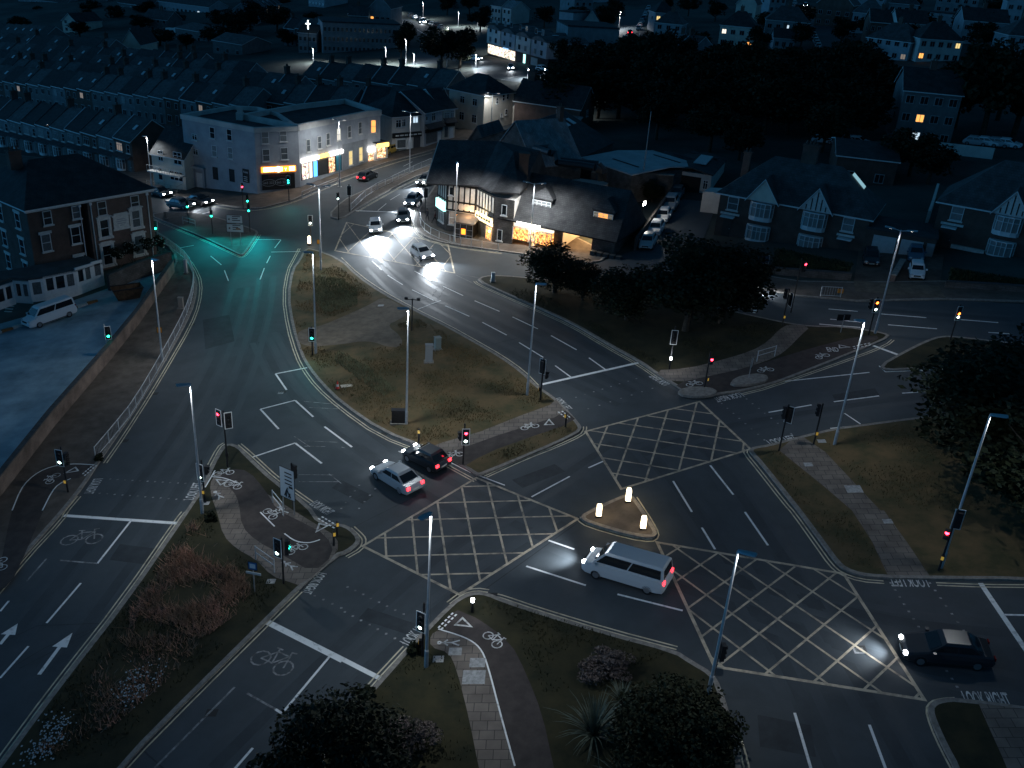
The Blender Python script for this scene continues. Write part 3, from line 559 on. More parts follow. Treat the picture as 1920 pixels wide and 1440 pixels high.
lit_bollard((1122, 969), 943, 'glowing bollard at the left corner of the triangle refuge'); lit_bollard((1177, 941), 913, 'glowing bollard at the top corner of the triangle refuge'); lit_bollard((1205, 992), 965, 'glowing bollard at the right corner of the triangle refuge')
lit_bollard((580, 458), 441, 'glowing bollard at the narrow top of the central verge')
E_post = emat('lit post cap', (.9, .95, 1), 18)
def small_post(b, top, label, lit=False, yel=True, face=-90):
    t = thing('push_button_post' if yel else 'marker_post', label, 'post', G(*b, .12)); h = HT(b, top)-.1
    MB().cyl((0, 0, -.2), (0, 0, h), .075, .07, 8).build('pole', M_black, t)
    if yel: MB().box(-.1, .1, -.16, -.06, h-.34, h-.04, 0).box(-.08, .08, -.17, -.16, h-.32, h-.06, 1).build('push_button_box', [M_black, bpy.data.materials['yellow push button']], t, rz=R(face+90))
    if lit:
        MB().cyl((0, 0, h-.02), (0, 0, h+.16), .1, .1, 10).cyl((0, 0, h+.16), (0, 0, h+.19), .12, .1, 10).build('lamp_cap', E_post, t); light('cap_light', 'POINT', 50, (.9, .95, 1), t, (0, 0, h+.4))
small_post((785, 832), 802, 'short push button post at the left end of the central crossing path'); small_post((1060, 800), 773, 'short push button post at the right tip of the central verge', face=-130)
small_post((632, 1005), 975, 'rear one of two yellow push button posts on the left island tip', face=-60); small_post((626, 1023), 993, 'front one of two yellow push button posts on the left island tip', face=-60)
small_post((885, 1147), 1125, 'short black post with a bright white cap on the shrub verge tip', True, False)
small_post((1255, 692), 672, 'short post with a bright white cap below the dark trees', True, False)
M_sgn = mat('white sign face', (.42, .46, .48), .5); M_post = mat('grey sign post', (.3, .3, .3), .5, metal=.4)
def board(name, label, cat, px, zlo, zhi, w, az, mats=(M_sgn,), legs=(-.0,), extra=None, rim=M_black):
    "a flat sign on posts; az is where its face looks"
    t = thing(name, label, cat, G(*px), R(az+90))
    for x in legs: MB().cyl((x, .06, -.2), (x, .06, zhi-.05), .04, .04, 8).build('pole', M_post, t)
    MB().box(-w/2, w/2, 0, .03, zlo, zhi, 0).box(-w/2+.04, w/2-.04, -.006, 0, zlo+.04, zhi-.04, 1).build('panel', [rim, mats[0]], t)
    if extra: extra(t)
    return t
def text_on(parent, txt, x, zz, size, m, y=-.02, align='CENTER', name='lettering', rz=0):
    cu = bpy.data.curves.new('lettering', 'FONT'); cu.body = txt; cu.size = size; cu.align_x = align; cu.extrude = .004
    o = bpy.data.objects.new(name, cu); COL.objects.link(o)
    dg = bpy.context.evaluated_depsgraph_get(); me = bpy.data.meshes.new_from_object(o.evaluated_get(dg)); bpy.data.objects.remove(o); bpy.data.curves.remove(cu)
    me.materials.clear(); me.materials.append(m); me.transform(Matrix.Rotation(R(90), 4, 'X'))
    return link(name, me, parent, (x, y, zz), rz)
def mapsign(t):
    m = MB(); zz = 1.55
    for q in ([(-.25, 1.5), (-.1, 1.9), (.05, 2.2)], [(-.1, 1.9), (-.1, 1.45)], [(.3, 1.45), (-.05, 2.0)], [(.1, 1.45), (.25, 1.8)]):
        for a, b in zip(q, q[1:]): m.cyl((a[0], -.008, a[1]), (b[0], -.008, b[1]), .05, .05, 4)
    for i in range(4): m.box(-.2, .45, -.012, -.006, 2.45+.28*i, 2.55+.28*i)
    m.box(.15, .5, -.012, -.006, 2.2, 2.38)
    m.build('route_diagram', M_black, t)
board('route_sign', 'tall white route map sign on two posts at the left island', 'road sign', (541, 965), 1.3, 3.7, 1.35, -120, (M_sgn,), (-.5, .5), mapsign)
def dirs(t):
    m = MB()
    for zz in (2.0, 3.15):
        for i in range(3): m.box(-.3, .7-.3*(i % 2), -.014, -.006, zz+.18+.25*i, zz+.28+.25*i)
        m.poly([(-.85, -.012, zz+.35), (-.6, -.012, zz+.2), (-.6, -.012, zz+.5)][::-1])
    m.box(.1, .6, -.016, -.008, 2.18, 2.4, 1)
    m.build('lettering_bars', [M_black, mat('brown sign patch', (.2, .1, .05), .5)], t)
    MB().box(-1, 1, 0, .03, 3.0, 4.05, 0).box(-.95, .95, -.006, 0, 3.05, 4.0, 1).build('upper_panel', [M_black, M_sgn], t)
board('direction_sign', 'pair of stacked white direction boards on the sign island', 'road sign', (443, 462), 1.85, 2.9, 2.1, -85, (M_sgn,), (-.6, .6), dirs)
def bikesign(t): MB().box(-.18, .18, -.012, -.006, 1.9, 2.2).build('cycle_symbol', mat('pale sign symbol', (.5, .6, .65), .5), t); MB().box(-.45, .5, -.02, .02, 1.45, 1.6).build('finger_plate', M_sgn, t)
board('cycle_sign', 'small blue cycle route sign on a thin post beside the long grass', 'road sign', (477, 1113), 1.75, 2.35, .6, -100, (M_blue,), (0,), bikesign)
board('black_notice', 'dark rectangular sign on thin post by the far island grass', 'road sign', (1575, 625), 1.3, 1.9, 1.3, 100, (M_black,), (0,), None)
board('white_plate_sign', 'thin white edge-on plate on the small raised island', 'road sign', (1404, 715), 1.3, 2.2, .5, -20, (M_sgn,), (0,))
board('estate_board', 'blue framed notice board before the hedge of the semi detached pair', 'notice board', (1418, 502), .5, 1.5, 2.6, -85, (mat('dark blue notice', (.02, .05, .09), .5),), (-1.1, 1.1), rim=M_sgn)
board('orange_sign', 'small orange diversion plate on the twin lamp at the verge top', 'road sign', (599, 482), 1.6, 2.2, .55, -90, (mat('orange plate', (.5, .2, .02), .5),), (0,))
board('orange_sign', 'small tilted orange plate on the lamp behind the left railing', 'road sign', (304, 668), 2.4, 3.0, .5, -80, (MATS['orange plate'],), (0,))
pl_ = chaikin(W2([(1366, 728), (1376, 714), (1410, 706), (1436, 708), (1440, 718), (1410, 727)]), 1); pl_ = pl_ if area(pl_) > 0 else pl_[::-1]
for nm, lb, pp in (('raised_kerb_island', 'low stone edged kerb island under the thin white plate', pl_), ('raised_kerb_island', 'rounded low stone island under the red pedestrian signal', [q for q in [W2([(1307, 740)])[0]+Vector((math.cos(a)*1.6, math.sin(a)*.9)) for a in [i*math.pi/5 for i in range(10)]]])):
    mb = MB(); inn = offset(pp, .3)
    mb.ring([[on(*q, .1) for q in pp], [on(*q, .32) for q in pp], [on(*q, .34) for q in inn]]); tag(mb.build(nm, M_kerb), lb, 'kerb island')
# railings
def railing(name, label, pts, h=1.0, post=2.0, bars=True, m=None, hh=.12, cat='railing', n_mid=1):
    m = m or M_steel; P = [Vector(p) for p in pts]; t = thing(name, label, cat, on(P[0].x, P[0].y, hh)); o = t.location.copy()
    L = 0; rail = MB(); pc = 0
    def q(v, zz): return tuple(on(v.x, v.y, hh+zz)-o)
    for a, b in zip(P, P[1:]):
        d = (b-a).length; k = max(1, round(d/post))
        for zz in ([h, .12] if n_mid else [h, h*.55]): rail.cyl(q(a, zz), q(b, zz), .028, .028, 6)
        if bars:
            nb = int(d/.22)
            for i in range(nb): v = a.lerp(b, (i+.5)/nb); rail.cyl(q(v, .12), q(v, h), .009, .009, 4, cap=False)
        for i in range(k+(1 if b is P[-1] else 0)):
            v = a.lerp(b, i/k); MB().cyl(q(v, -.1), q(v, h+.04), .04, .04, 6).build('post', m, t)
    rail.build('rails', m, t); return t
railing('guard_railing', 'long steel pedestrian railing along the kerb of the left footway', chaikin(W2(z(4, 540, 1150, 640, 1030, 760, 880, 920, 600, 1040, 370, 1085, 240, 1095, 130, 1060, 40)+[(325, 470), (296, 452)]), 1, False), 1.05)
railing('guard_railing', 'curving steel railing along the median opposite the shops', chaikin(W2(z(2, 55, 1190, 160, 1090, 330, 1010, 430, 960, 505, 930)), 1, False), 1.0, bars=True)
railing('guard_railing', 'low railing around the pub corner footway', chaikin(W2(z(2, 440, 1230, 450, 1290, 520, 1340, 640, 1380, 760, 1400, 880, 1425)), 1, False), 1.0, bars=False)
railing('guard_railing', 'short railing before the corner shops', W2(z(1, 1700, 1120, 1800, 1080, 1900, 1040)), 1.0, bars=True)
for k, p, lb in ((4, (1535, 1395, 1595, 1470), 'short two bar guard rail beside the route map sign'), (7, (1440, 275, 1545, 350), 'short two bar guard rail behind the blue cycle sign'), (6, (415, 600, 515, 570), 'short two bar guard rail on the far footpath'), (1, (1030, 1265, 1100, 1285), 'short dark rail at the left end of the sign island')):
    railing('hoop_rail', lb, W2(z(k, *p)), 1.0, 3, False, n_mid=0)
bar = railing('road_barrier', 'steel works barrier with a small orange sign on the far kerb', W2(z(6, 772, 232, 885, 238)), 1.05, 3, True); MB().box(1.6, 2.2, -.1, -.05, .5, .95).build('orange_plate', MATS['orange plate'], bar)
# central verge: cone, cabinets, debris
t = thing('traffic_cone', 'small red and white cone on the left edge of the central verge', 'traffic cone', G(633, 729, .12)); MB().box(-.22, .22, -.22, .22, 0, .04).build('base', M_black, t)
mcone = MB(); 
for a, b, ra, rb, mm in ((.04, .25, .17, .125, 0), (.25, .45, .125, .085, 1), (.45, .75, .085, .03, 0)): mcone.cyl((0, 0, a), (0, 0, b), ra, rb, 12, mm)
mcone.build('body', [mat('cone red', (.6, .05, .04), .5), M_sgn], t)
tag(MB().box(-.5, .5, -.25, .25, 0, .06).build('fallen_board', mat('pale plank', (.45, .4, .33), .8, .2, 4), None, G(650, 724, .13), .4), 'pale board lying on the grass beside the red cone', 'board')
def cabinet(px, w, d, h, m, label, rz=0):
    t = thing('utility_cabinet', label, 'utility cabinet', G(*px, .1), rz)
    MB().box(-w/2-.12, w/2+.12, -d/2-.15, d/2+.1, -.1, .1).build('plinth', M_kerb, t)
    MB().box(-w/2, w/2, -d/2, d/2, .1, h, 0).box(-w/2-.04, w/2+.04, -d/2-.04, d/2+.04, h, h+.06, 0).build('body', m, t)
    for s in (-1, 1): MB().box(s*w/4-w/4+.02, s*w/4+w/4-.02, -d/2-.012, -d/2, .16, h-.06).build('door', m, t)
cabinet((804, 679), .65, .45, 1.7, mat('grey cabinet', (.22, .235, .245), .5), 'tall pale grey cabinet on the central verge', .15)
cabinet((820, 655), .55, .45, 1.2, mat('green cabinet', (.16, .2, .2), .5), 'small dark cabinet with pale lid behind the tall grey one', .5)
cabinet((748, 793), 1.15, .45, 1.15, M_black, 'black box cabinet at the foot of the central lamp', .1)
cabinet((924, 528), .35, .3, 1.0, M_sgn, 'squat white box on the kerb nose before the leafy tree', .2)
cabinet((311, 410), .35, .3, .9, M_kerb, 'stubby pale stone coloured post at the road edge by the hotel', .2)
cabinet((349, 512), .3, .35, 1.6, mat('grey cabinet'[:11]+'', (.4, .4, .4), .5), 'slim pale cabinet at the railing bend of the left footway')
cabinet((340, 578), .5, .4, 1.2, mat('stone block', (.2, .18, .16), .9), 'stone coloured cabinet beside the left railing')
# ================================================================ BUILDINGS
class Fr:
    "vertical facade frame: x along the facade, y into the building, z up from the ground at A"
    def __init__(s, A, B):
        s.o = Vector(A); s.x = Vector((B.x-A.x, B.y-A.y, 0)); s.L = s.x.length; s.x.normalize(); s.y = Vector((-s.x.y, s.x.x, 0)); s.rz = math.atan2(s.x.y, s.x.x)
    def hit(s, u, v, xo=None, yo=0):
        d = Vector(ray(u, v)); c = Vector((0, 0, HCAM)); n, o = (s.y, s.o+s.y*yo) if xo is None else (s.x, s.o+s.x*xo)
        t = (o-c).dot(n)/d.dot(n); p = c+d*t-s.o
        return (p.dot(s.x) if xo is None else p.dot(s.y)), p.z
    def W(s, x, y, zz=0): return s.o+s.x*x+s.y*y+Vector((0, 0, zz))
def under(u, v, h): p = G(u, v, h); return Vector((p.x, p.y, gz(p.x, p.y)))
M_brick = brickmat('dark red brick', (.115, .065, .05), (.09, .052, .042), (.09, .08, .07)); M_brick2 = brickmat('brown brick', (.16, .09, .07), (.125, .075, .06), (.1, .09, .08))
M_stone = brickmat('grey rubble stone', (.10, .09, .085), (.07, .065, .06), (.06, .055, .05), 1, .45, .22, .02, n=.4)
M_render = mat('pale render', (.50, .48, .45), .85, .14, .5); M_cream = mat('cream render', (.58, .52, .44), .85, .12, .6); M_grey = mat('grey render', (.33, .34, .36), .85, .15, .5); M_dkren = mat('dull blue grey render', (.24, .25, .26), .85, .2, .5)
M_trim = mat('white trim', (.62, .62, .62), .55, .08, 3); M_trimb = mat('worn white stone', (.55, .53, .50), .75, .15, 4)
M_sl = [brickmat(f'slate roof {n}', tuple(c*k for k in (1, 1.02, 1.05)), tuple(c*.75*k for k in (1, 1.02, 1.05)), (c*.5,)*3, 1, .32, .24, .012, axis='flat', rough=.7, n=.35) for n, c in (('dark', .045), ('mid', .08), ('pale', .11), ('light', .24))]
M_tile = brickmat('brown roof tile', (.062, .060, .060), (.045, .044, .046), (.03, .03, .03), 1, .3, .2, .015, axis='flat', rough=.8, n=.35)
M_flat = mat('flat felt roof', (.05, .052, .055), .9, .3, .7)
M_glass = mat('window glass', (.012, .016, .02), .08, spec=.8); M_curt = mat('curtained glass', (.20, .21, .21), .35, .25, 6, sc3=(6, 6, .3)); M_lead = mat('dull curtained glass', (.10, .11, .115), .3, .3, 5)
M_wood = mat('black timber', (.015, .014, .014), .7); M_door = mat('dark door', (.05, .045, .04), .5)
def emtex(name, c1, c2, s, w=.5, h=.35, axis='wall'):
    "lit interior: shelves and goods seen as blurred warm and dark patches"
    m = mat(name, (.05, .05, .05), .4, emit=s, ec=c1); t = m.node_tree; b = t.nodes['Principled BSDF']; tc = t.nodes.new('ShaderNodeTexCoord'); mp = t.nodes.new('ShaderNodeMapping'); mp.inputs['Scale'].default_value = (1.5/w, 1.5/w, .9/h)
    vo = t.nodes.new('ShaderNodeTexVoronoi'); no = t.nodes.new('ShaderNodeTexNoise'); no.inputs['Scale'].default_value = 1.1; no.inputs['Detail'].default_value = 4; t.links.new(tc.outputs['Object'], mp.inputs[0]); t.links.new(mp.outputs[0], vo.inputs[0]); t.links.new(mp.outputs[0], no.inputs[0])
    rp = t.nodes.new('ShaderNodeValToRGB'); e = rp.color_ramp.elements; e[0].position = .36; e[0].color = (*(x*.12 for x in c2), 1); e[1].position = .68; e[1].color = (*c1, 1); k = e.new(.5); k.color = (*c2, 1); t.links.new(no.outputs[0], rp.inputs[0])
    mx = t.nodes.new('ShaderNodeMix'); mx.data_type = 'RGBA'; mx.blend_type = 'OVERLAY'; mx.inputs[0].default_value = .55; t.links.new(rp.outputs[0], mx.inputs[6]); t.links.new(vo.outputs['Color'], mx.inputs[7]); t.links.new(mx.outputs[2], b.inputs['Emission Color']); return m
E_warm = emat('warm lit window', (1, .42, .10), 1.6); E_white = emat('white lit window', (1, .93, .8), 1.3); E_dimw = emat('dim lit window', (.9, .75, .62), .22); E_yel = emat('yellow lit window', (1, .75, .3), 1.0); E_cool = emat('cool lit window', (.65, .85, 1), 1.0)
E_shop = emtex('lit shop interior', (1, .85, .6), (.55, .3, .12), 2.2); E_pubw = emtex('lit pub window', (1, .62, .22), (.8, .28, .06), 2.6, .35, .3); E_fas = emat('lit white fascia', (1, .97, .92), 7); E_fasy = emat('lit yellow fascia', (1, .62, .15), 3.0); E_or = emat('lit orange sign', (1, .28, .02), 3.2); E_orw = emat('lit sign letters', (1, .8, .45), 9); E_blue = emat('blue lit doorway', (.1, .4, 1), 2.5); E_teal = emat('pale teal lit sign', (.45, .95, .9), 2.2)
E_shopw = emtex('lit far shop interior', (1, .9, .75), (.5, .42, .35), 2.6, .6, .5)
def win_mesh(w, h, style, gl, tr):
    def f():
        m = MB(); b = .075
        m.box(-w/2, w/2, -.05, .03, h/2-b, h/2).box(-w/2, w/2, -.05, .03, -h/2, -h/2+b).box(-w/2, -w/2+b, -.05, .03, -h/2+b, h/2-b).box(w/2-b, w/2, -.05, .03, -h/2+b, h/2-b)
        n = {'sash': 1, 'cas2': 2, 'cas3': 3, 'cas4': 4, 'cas5': 5, 'plain': 1}.get(style, 1)
        for i in range(1, n): x = -w/2+w*i/n; m.box(x-.035, x+.035, -.045, .02, -h/2+b, h/2-b)
        if style == 'sash': m.box(-w/2+b, w/2-b, -.045, .02, -.03, .03)
        elif n > 1: m.box(-w/2+b, w/2-b, -.047, .018, h/2-h*.3-.03, h/2-h*.3+.03)
        return m.mesh('window', tr)
    return shared(('win', round(w, 1), round(h, 1), style, tr.name), f)
def pane_mesh(w, h, gl): return shared(('pane', round(w, 1), round(h, 1), gl.name), lambda: MB().box(-w/2+.07, w/2-.07, -.012, .0, -h/2+.07, h/2-.07).mesh('pane', gl))
def place(o, x, zz, face, Wd):
    o.location, o.rotation_euler = {'f': ((x, 0, zz), (0, 0, 0)), 'r': ((Wd, x, zz), (0, 0, R(90))), 'l': ((0, x, zz), (0, 0, R(-90)))}[face]; return o
def win(t, x, zz, w, h, style='sash', gl=None, face='f', Wd=0, sill=True, tr=None, lintel=None, far=False):
    gl = gl or M_glass; tr = tr or M_trim; w = round(w, 1); h = round(h, 1)
    o = place(link('window', win_mesh(w, h, style, gl, tr), t), x, zz, face, Wd)
    link('pane', pane_mesh(w, h, gl), o)
    if sill: link('sill', shared(('sill', w), lambda: MB().box(-w/2-.12, w/2+.12, -.16, -.002, -.14, 0).mesh('sill', M_trimb)), o, (0, 0, -h/2))
    if lintel: link('lintel', shared(('lint', w, lintel), lambda: (MB().box(-w/2-.2, w/2+.2, -.06, -.002, 0, .32) if lintel == 1 else MB().box(-w/2-.3, w/2+.3, -.1, -.002, 0, .25).box(-w/2-.42, w/2+.42, -.22, -.002, .25, .38).box(-w/2-.15, w/2+.15, -.16, -.002, .38, .5)
        .box(-w/2-.3, -w/2-.02, -.1, -.002, -h, 0).box(w/2+.02, w/2+.3, -.1, -.002, -h, 0).box(-w/2-.4, w/2+.4, -.2, -.002, -h-.25, -h)).mesh('lintel', M_trimb)), o, (0, 0, h/2))
    return o
def walls(t, w, d, h, m, x0=0, y0=0, zb=-3, name='wall', gable=None, rh=0):
    b = MB().box(x0, x0+w, y0, y0+d, zb, h)
    if gable == 'x':   # ridge along x: triangles at both ends
        for x in (x0+.01, x0+w-.01): b.ring([[(x-.005, y0, h), (x-.005, y0+d, h), (x-.005, y0+d/2, h+rh)], [(x+.005, y0, h), (x+.005, y0+d, h), (x+.005, y0+d/2, h+rh)]])
    if gable == 'y':
        for y in (y0+.01, y0+d-.01): b.ring([[(x0, y-.005, h), (x0+w, y-.005, h), (x0+w/2, y-.005, h+rh)], [(x0, y+.005, h), (x0+w, y+.005, h), (x0+w/2, y+.005, h+rh)]])
    return b.build(name, m, t)
def roof(t, w, d, h, rh, m, x0=0, y0=0, axis='x', ha=0, hb=0, over=.35, name='roof', ov2=None, tm=None):
    "pitched roof as one solid; ha/hb pull the ridge ends in (hips)"
    o2 = over if ov2 is None else ov2
    X0, X1, Y0, Y1 = (x0-o2, x0+w+o2, y0-over, y0+d+over) if axis == 'x' else (x0-over, x0+w+over, y0-o2, y0+d+o2)
    sl = rh/((d if axis == 'x' else w)/2); z0 = h-over*sl; th = .16
    e = [Vector((X0, Y0, z0)), Vector((X1, Y0, z0)), Vector((X1, Y1, z0)), Vector((X0, Y1, z0))]
    if axis == 'x': a, b = Vector((X0+ha, y0+d/2, h+rh)), Vector((X1-hb, y0+d/2, h+rh))
    else: a, b = Vector((x0+w/2, Y0+ha, h+rh)), Vector((x0+w/2, Y1-hb, h+rh))
    mb = MB(); up = Vector((0, 0, th)); E = [p+up for p in e]; A, B = a+up, b+up
    if axis == 'x': top = [(E[0], E[1], B, A), (E[2], E[3], A, B)]; ends = [((3, 0), A, a, ha), ((1, 2), B, b, hb)]
    else: top = [(E[1], E[2], B, A), (E[3], E[0], A, B)]; ends = [((0, 1), A, a, ha), ((2, 3), B, b, hb)]
    for (i, j), R1, r1, hp in ends:
        if hp > 0: top.append((E[i], E[j], R1)); mb.poly([e[i], e[j], E[j], E[i]], 1)
        else: mb.poly([e[i], r1, R1, E[i]], 1); mb.poly([r1, e[j], E[j], R1], 1)
    for f in top: mb.poly(f)
    for i in ((0, 2) if axis == 'x' else (1, 3)): mb.poly([e[i], e[(i+1) % 4], E[(i+1) % 4], E[i]], 1)
    for f in top: mb.poly([p-up for p in f][::-1])
    return mb.build(name, [m, tm or (M_trim if over > .2 else m)], t)
def chimney(rf, x, y, z0, z1, w=.9, d=.6, m=None, pots=2):
    b = MB().box(x-w/2, x+w/2, y-d/2, y+d/2, z0, z1).box(x-w/2-.08, x+w/2+.08, y-d/2-.08, y+d/2+.08, z1, z1+.18)
    for i in range(pots): xx = x+(i-(pots-1)/2)*w/max(1, pots)*.9; b.cyl((xx, y, z1+.18), (xx, y, z1+.6), .12, .1, 8)
    return b.build('chimney', m or M_brick, rf)
def skylight(rf, x, y, zz, sl, m=None, w=.7, l=1.0, ax='x'):
    "roof window lying on a slope that rises by sl per metre of y"
    n = math.hypot(1, sl); b = MB(); 
    b.ring([[(x-w/2, y-l/2/n, zz-l/2*sl/n+q), (x+w/2, y-l/2/n, zz-l/2*sl/n+q), (x+w/2, y+l/2/n, zz+l/2*sl/n+q), (x-w/2, y+l/2/n, zz+l/2*sl/n+q)] for q in (.14, .24)])
    return b.build('skylight', m or mat('skylight glass', (.5, .55, .58), .15, spec=.9), rf)
def door(t, x, w=.95, h=2.1, m=None, face='f', Wd=0, z0=0.1):
    o = place(MB().box(-w/2, w/2, -.05, .02, 0, h).build('door', m or M_door, t), x, z0, face, Wd); MB().ball((w/2-.12, -.09, 1.0), .05, 0, 6, 4).build('handle', M_trim, o); return o
def B_(name, label, cat, A, Bp, group=None):
    f = Fr(A, Bp); return f, thing(name, label, cat, f.o, f.rz, group)
# ---------------------------------------------------------------- three storey brick hotel, left
A, Bq = under(50, 395, 9.3), under(280, 337, 9.3)
f, t = B_('brick_hotel', 'three storey dark brick building with white stone window surrounds and a hipped slate roof', 'building', A, Bq)
H = 9.3+gz(0, 0); H = 9.5; DP = 15
w_ = f.L; xr = f.hit(147, 368)[0]
walls(t, w_-xr-.9, DP, H, M_brick2, x0=xr+.9); walls(t, xr-.3, DP-1, H, M_brick, y0=.15, name='wall'); walls(t, 1.3, DP-3, H-.2, M_brick, x0=xr-.35, y0=2.2)
rf = roof(t, w_, DP, H, 3.2, M_sl[0], ha=5, hb=5, over=.5)
MB().box(-.3, w_+.3, -.32, -.02, H-.42, H-.02).build('cornice', M_trimb, t)
for u, v, ww, hh, ln in ((88, 403, 1.0, 1.6, 1), (75, 403, .1, .1, 0), (28, 403, 1.0, 1.6, 1), (141, 385, 1.0, 1.5, 1), (142, 441, 1.1, 2.0, 1), (87, 455, 1.1, 2.0, 1), (190, 380, 1.1, 1.7, 1), (251, 363, 1.1, 1.7, 1), (196, 428, 1.15, 2.1, 2), (255, 410, 1.15, 2.1, 2), (202, 478, 1.2, 2.4, 2), (261, 459, 1.2, 2.4, 2), (95, 506, 1.1, 1.0, 1), (149, 488, 1.1, 1.0, 1)):
    if ww < .5: continue
    x, zz = f.hit(u, v)
    if x < .6 or x > w_-.6: continue
    if zz > 6.6: zz = H-.6-hh/2; ln = 0
    win(t, x, zz, ww, hh, 'sash', [M_glass, M_lead][(u*7) % 3 == 0], lintel=ln)
for i, (y, zz) in enumerate(((2.5, 7.6), (6.5, 7.6), (2.5, 4.6), (6.5, 4.6), (2.5, 1.8), (6.5, 1.8))): win(t, y, zz, 1.1, 1.8, 'sash', M_glass, 'l', lintel=1)
x, zz = f.hit(227, 416); pq = MB().box(x-1.0, x+1.0, -.07, -.002, zz-.75, zz+.75).box(x-1.15, x+1.15, -.16, -.002, zz+.75, zz+.95).box(x-.9, x+.9, -.12, -.002, zz+.95, zz+1.12).box(x-1.1, x+1.1, -.14, -.002, zz-.92, zz-.75).build('stone_plaque', M_trimb, t)
for i, s_ in enumerate((1.0, 1.4, 1.1, .45)): MB().box(x-s_/2, x+s_/2, -.08, -.07, zz+.32-.25*i, zz+.42-.25*i).build('carved_line', M_grey, pq)
for u, v in ((168, 380), (273, 350), (146, 372)):
    x, _ = f.hit(u, v); MB().cyl((x, -.1, -1), (x, -.1, H-.6), .06, .06, 6).box(x-.15, x+.15, -.2, -.02, H-.8, H-.5).build('downpipe', M_trim, t)
chimney(rf, 3, DP/2, H+2.5, H+4.5, 1.4, .8, M_brick, 3)
FH = f
# white bay-windowed extension
base = [(-70, 622), (0, 592), (32, 578), (62, 577), (88, 571), (148, 553), (178, 541), (197, 534)]
P = [G(*p) for p in base]; o0 = P[0].copy()
t = thing('sun_lounge', 'single storey white extension with a long row of windows and dark flat roof', 'extension', o0)
hh_ = 3.0; nrm = FH.y
back = [P[-1]+nrm*3.2, P[0]+nrm*5]
ft = [(p.x-o0.x, p.y-o0.y, p.z-o0.z) for p in P]; zb = [q[2] for q in ft]
for i, (a, b) in enumerate(zip(ft, ft[1:])):
    a, b = Vector(a), Vector(b); L = (b-a).length; zm = (a.z+b.z)/2
    fr = MB(); M4 = Matrix.Translation((a.x, a.y, zm)) @ Matrix.Rotation(math.atan2(b.y-a.y, b.x-a.x), 4, 'Z')
    fr.box(0, L, 0, .2, .55 if i < 4 else -.1, 1.35, M=M4).box(0, L, 0, .2, 2.75, 3.05, M=M4)
    n = max(1, round(L/1.15))
    for k in range(n+1): xx = min(max(L*k/n, .14), L-.14); fr.box(xx-.14, xx+.14, 0, .2, 1.35, 2.75, M=M4)
    wl_ = fr.build('wall', M_trim, t)
    for k in range(n):
        pn = MB().box(L*k/n+.14, L*(k+1)/n-.14, .06, .1, 1.35, 2.75, M=M4).build('window_pane', M_glass if (i+k) % 3 else M_lead, t)
zt = 3.06; rp = [(q[0], q[1]) for q in ft]+[(p.x-o0.x, p.y-o0.y) for p in back]
MB().prism(rp, sum(zb)/len(zb)+zt, sum(zb)/len(zb)+zt+.18).build('roof', M_flat, t)
m = MB()
for k in range(5): m.box(-.4, .4, -.6+.25*k, -.4+.25*k, .1+.22*k, .15+.22*k)
st = m.build('access_steps', M_trimb, t, (ft[2][0]-.5, ft[2][1]-.4, ft[2][2]-.2))
# boundary wall, painted kerb blocks, skip
def wallrun(name, label, px, h, th, m, cope=None, cat='wall', hb=-.4):
    p = W2(px); t = thing(name, label, cat, on(*p[0])); o = t.location.copy(); a, b = offset(p, th/2, False), offset(p, -th/2, False); mb = MB(); cp_ = MB()
    q = lambda v, zz: tuple(on(v.x, v.y, zz)-o)
    for i in range(len(p)-1):
        mb.ring([[q(b[i], hb), q(b[i+1], hb), q(a[i+1], hb), q(a[i], hb)], [q(b[i], h), q(b[i+1], h), q(a[i+1], h), q(a[i], h)]])
    mb.build('wall_body', m, t)
    if cope:
        a, b = offset(p, th/2+.06, False), offset(p, -th/2-.06, False)
        for i in range(len(p)-1): cp_.ring([[q(b[i], h+.004), q(b[i+1], h+.004), q(a[i+1], h+.004), q(a[i], h+.004)], [q(b[i], h+.12), q(b[i+1], h+.12), q(a[i+1], h+.12), q(a[i], h+.12)]])
        cp_.build('coping', cope, t)
    return t
wallrun('brick_wall', 'long brown brick boundary wall between car park and left footway', [(-90, 1005), (0, 930), (100, 800), (207, 674), (260, 607), (325, 512)], 1.5, .35, brickmat('old brown brick', (.16, .11, .085), (.12, .085, .065), (.12, .1, .09), n=.4), mat('wall coping', (.05, .05, .05), .9, .3, 3))
wallrun('garden_wall', 'dark wall of the hotel flower bed by the railing', [(205, 545), (262, 520), (322, 500)], 1.8, .4, M_stone, M_flat)
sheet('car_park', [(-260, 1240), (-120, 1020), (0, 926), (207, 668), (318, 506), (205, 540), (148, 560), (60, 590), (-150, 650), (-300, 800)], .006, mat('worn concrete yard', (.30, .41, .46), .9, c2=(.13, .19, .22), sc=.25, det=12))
for i in range(11):
    a = Vector(G(-40, 638)).lerp(Vector(G(183, 565)), i/11); b = Vector(G(-40, 638)).lerp(Vector(G(183, 565)), (i+.97)/11)
    L = (b-a).length; o = MB().box(0, L, -.15, .15, -.05, .3).build('kerb_block', mat('faded white block', (.5, .48, .45), .8, .2, 4) if i % 2 else mat('rust block', (.22, .10, .04), .8, .3, 4), None, a, math.atan2(b.y-a.y, b.x-a.x))
    tag(o, ('white' if i % 2 else 'rust brown')+' painted kerb block, '+ORD[i]+' from the left in the row behind the van', 'kerb block', 'painted kerb blocks by the van')
sk = thing('rubble_skip', 'rusty open skip under the wall by the white extension', 'skip', G(240, 560), R(35)); m = MB()
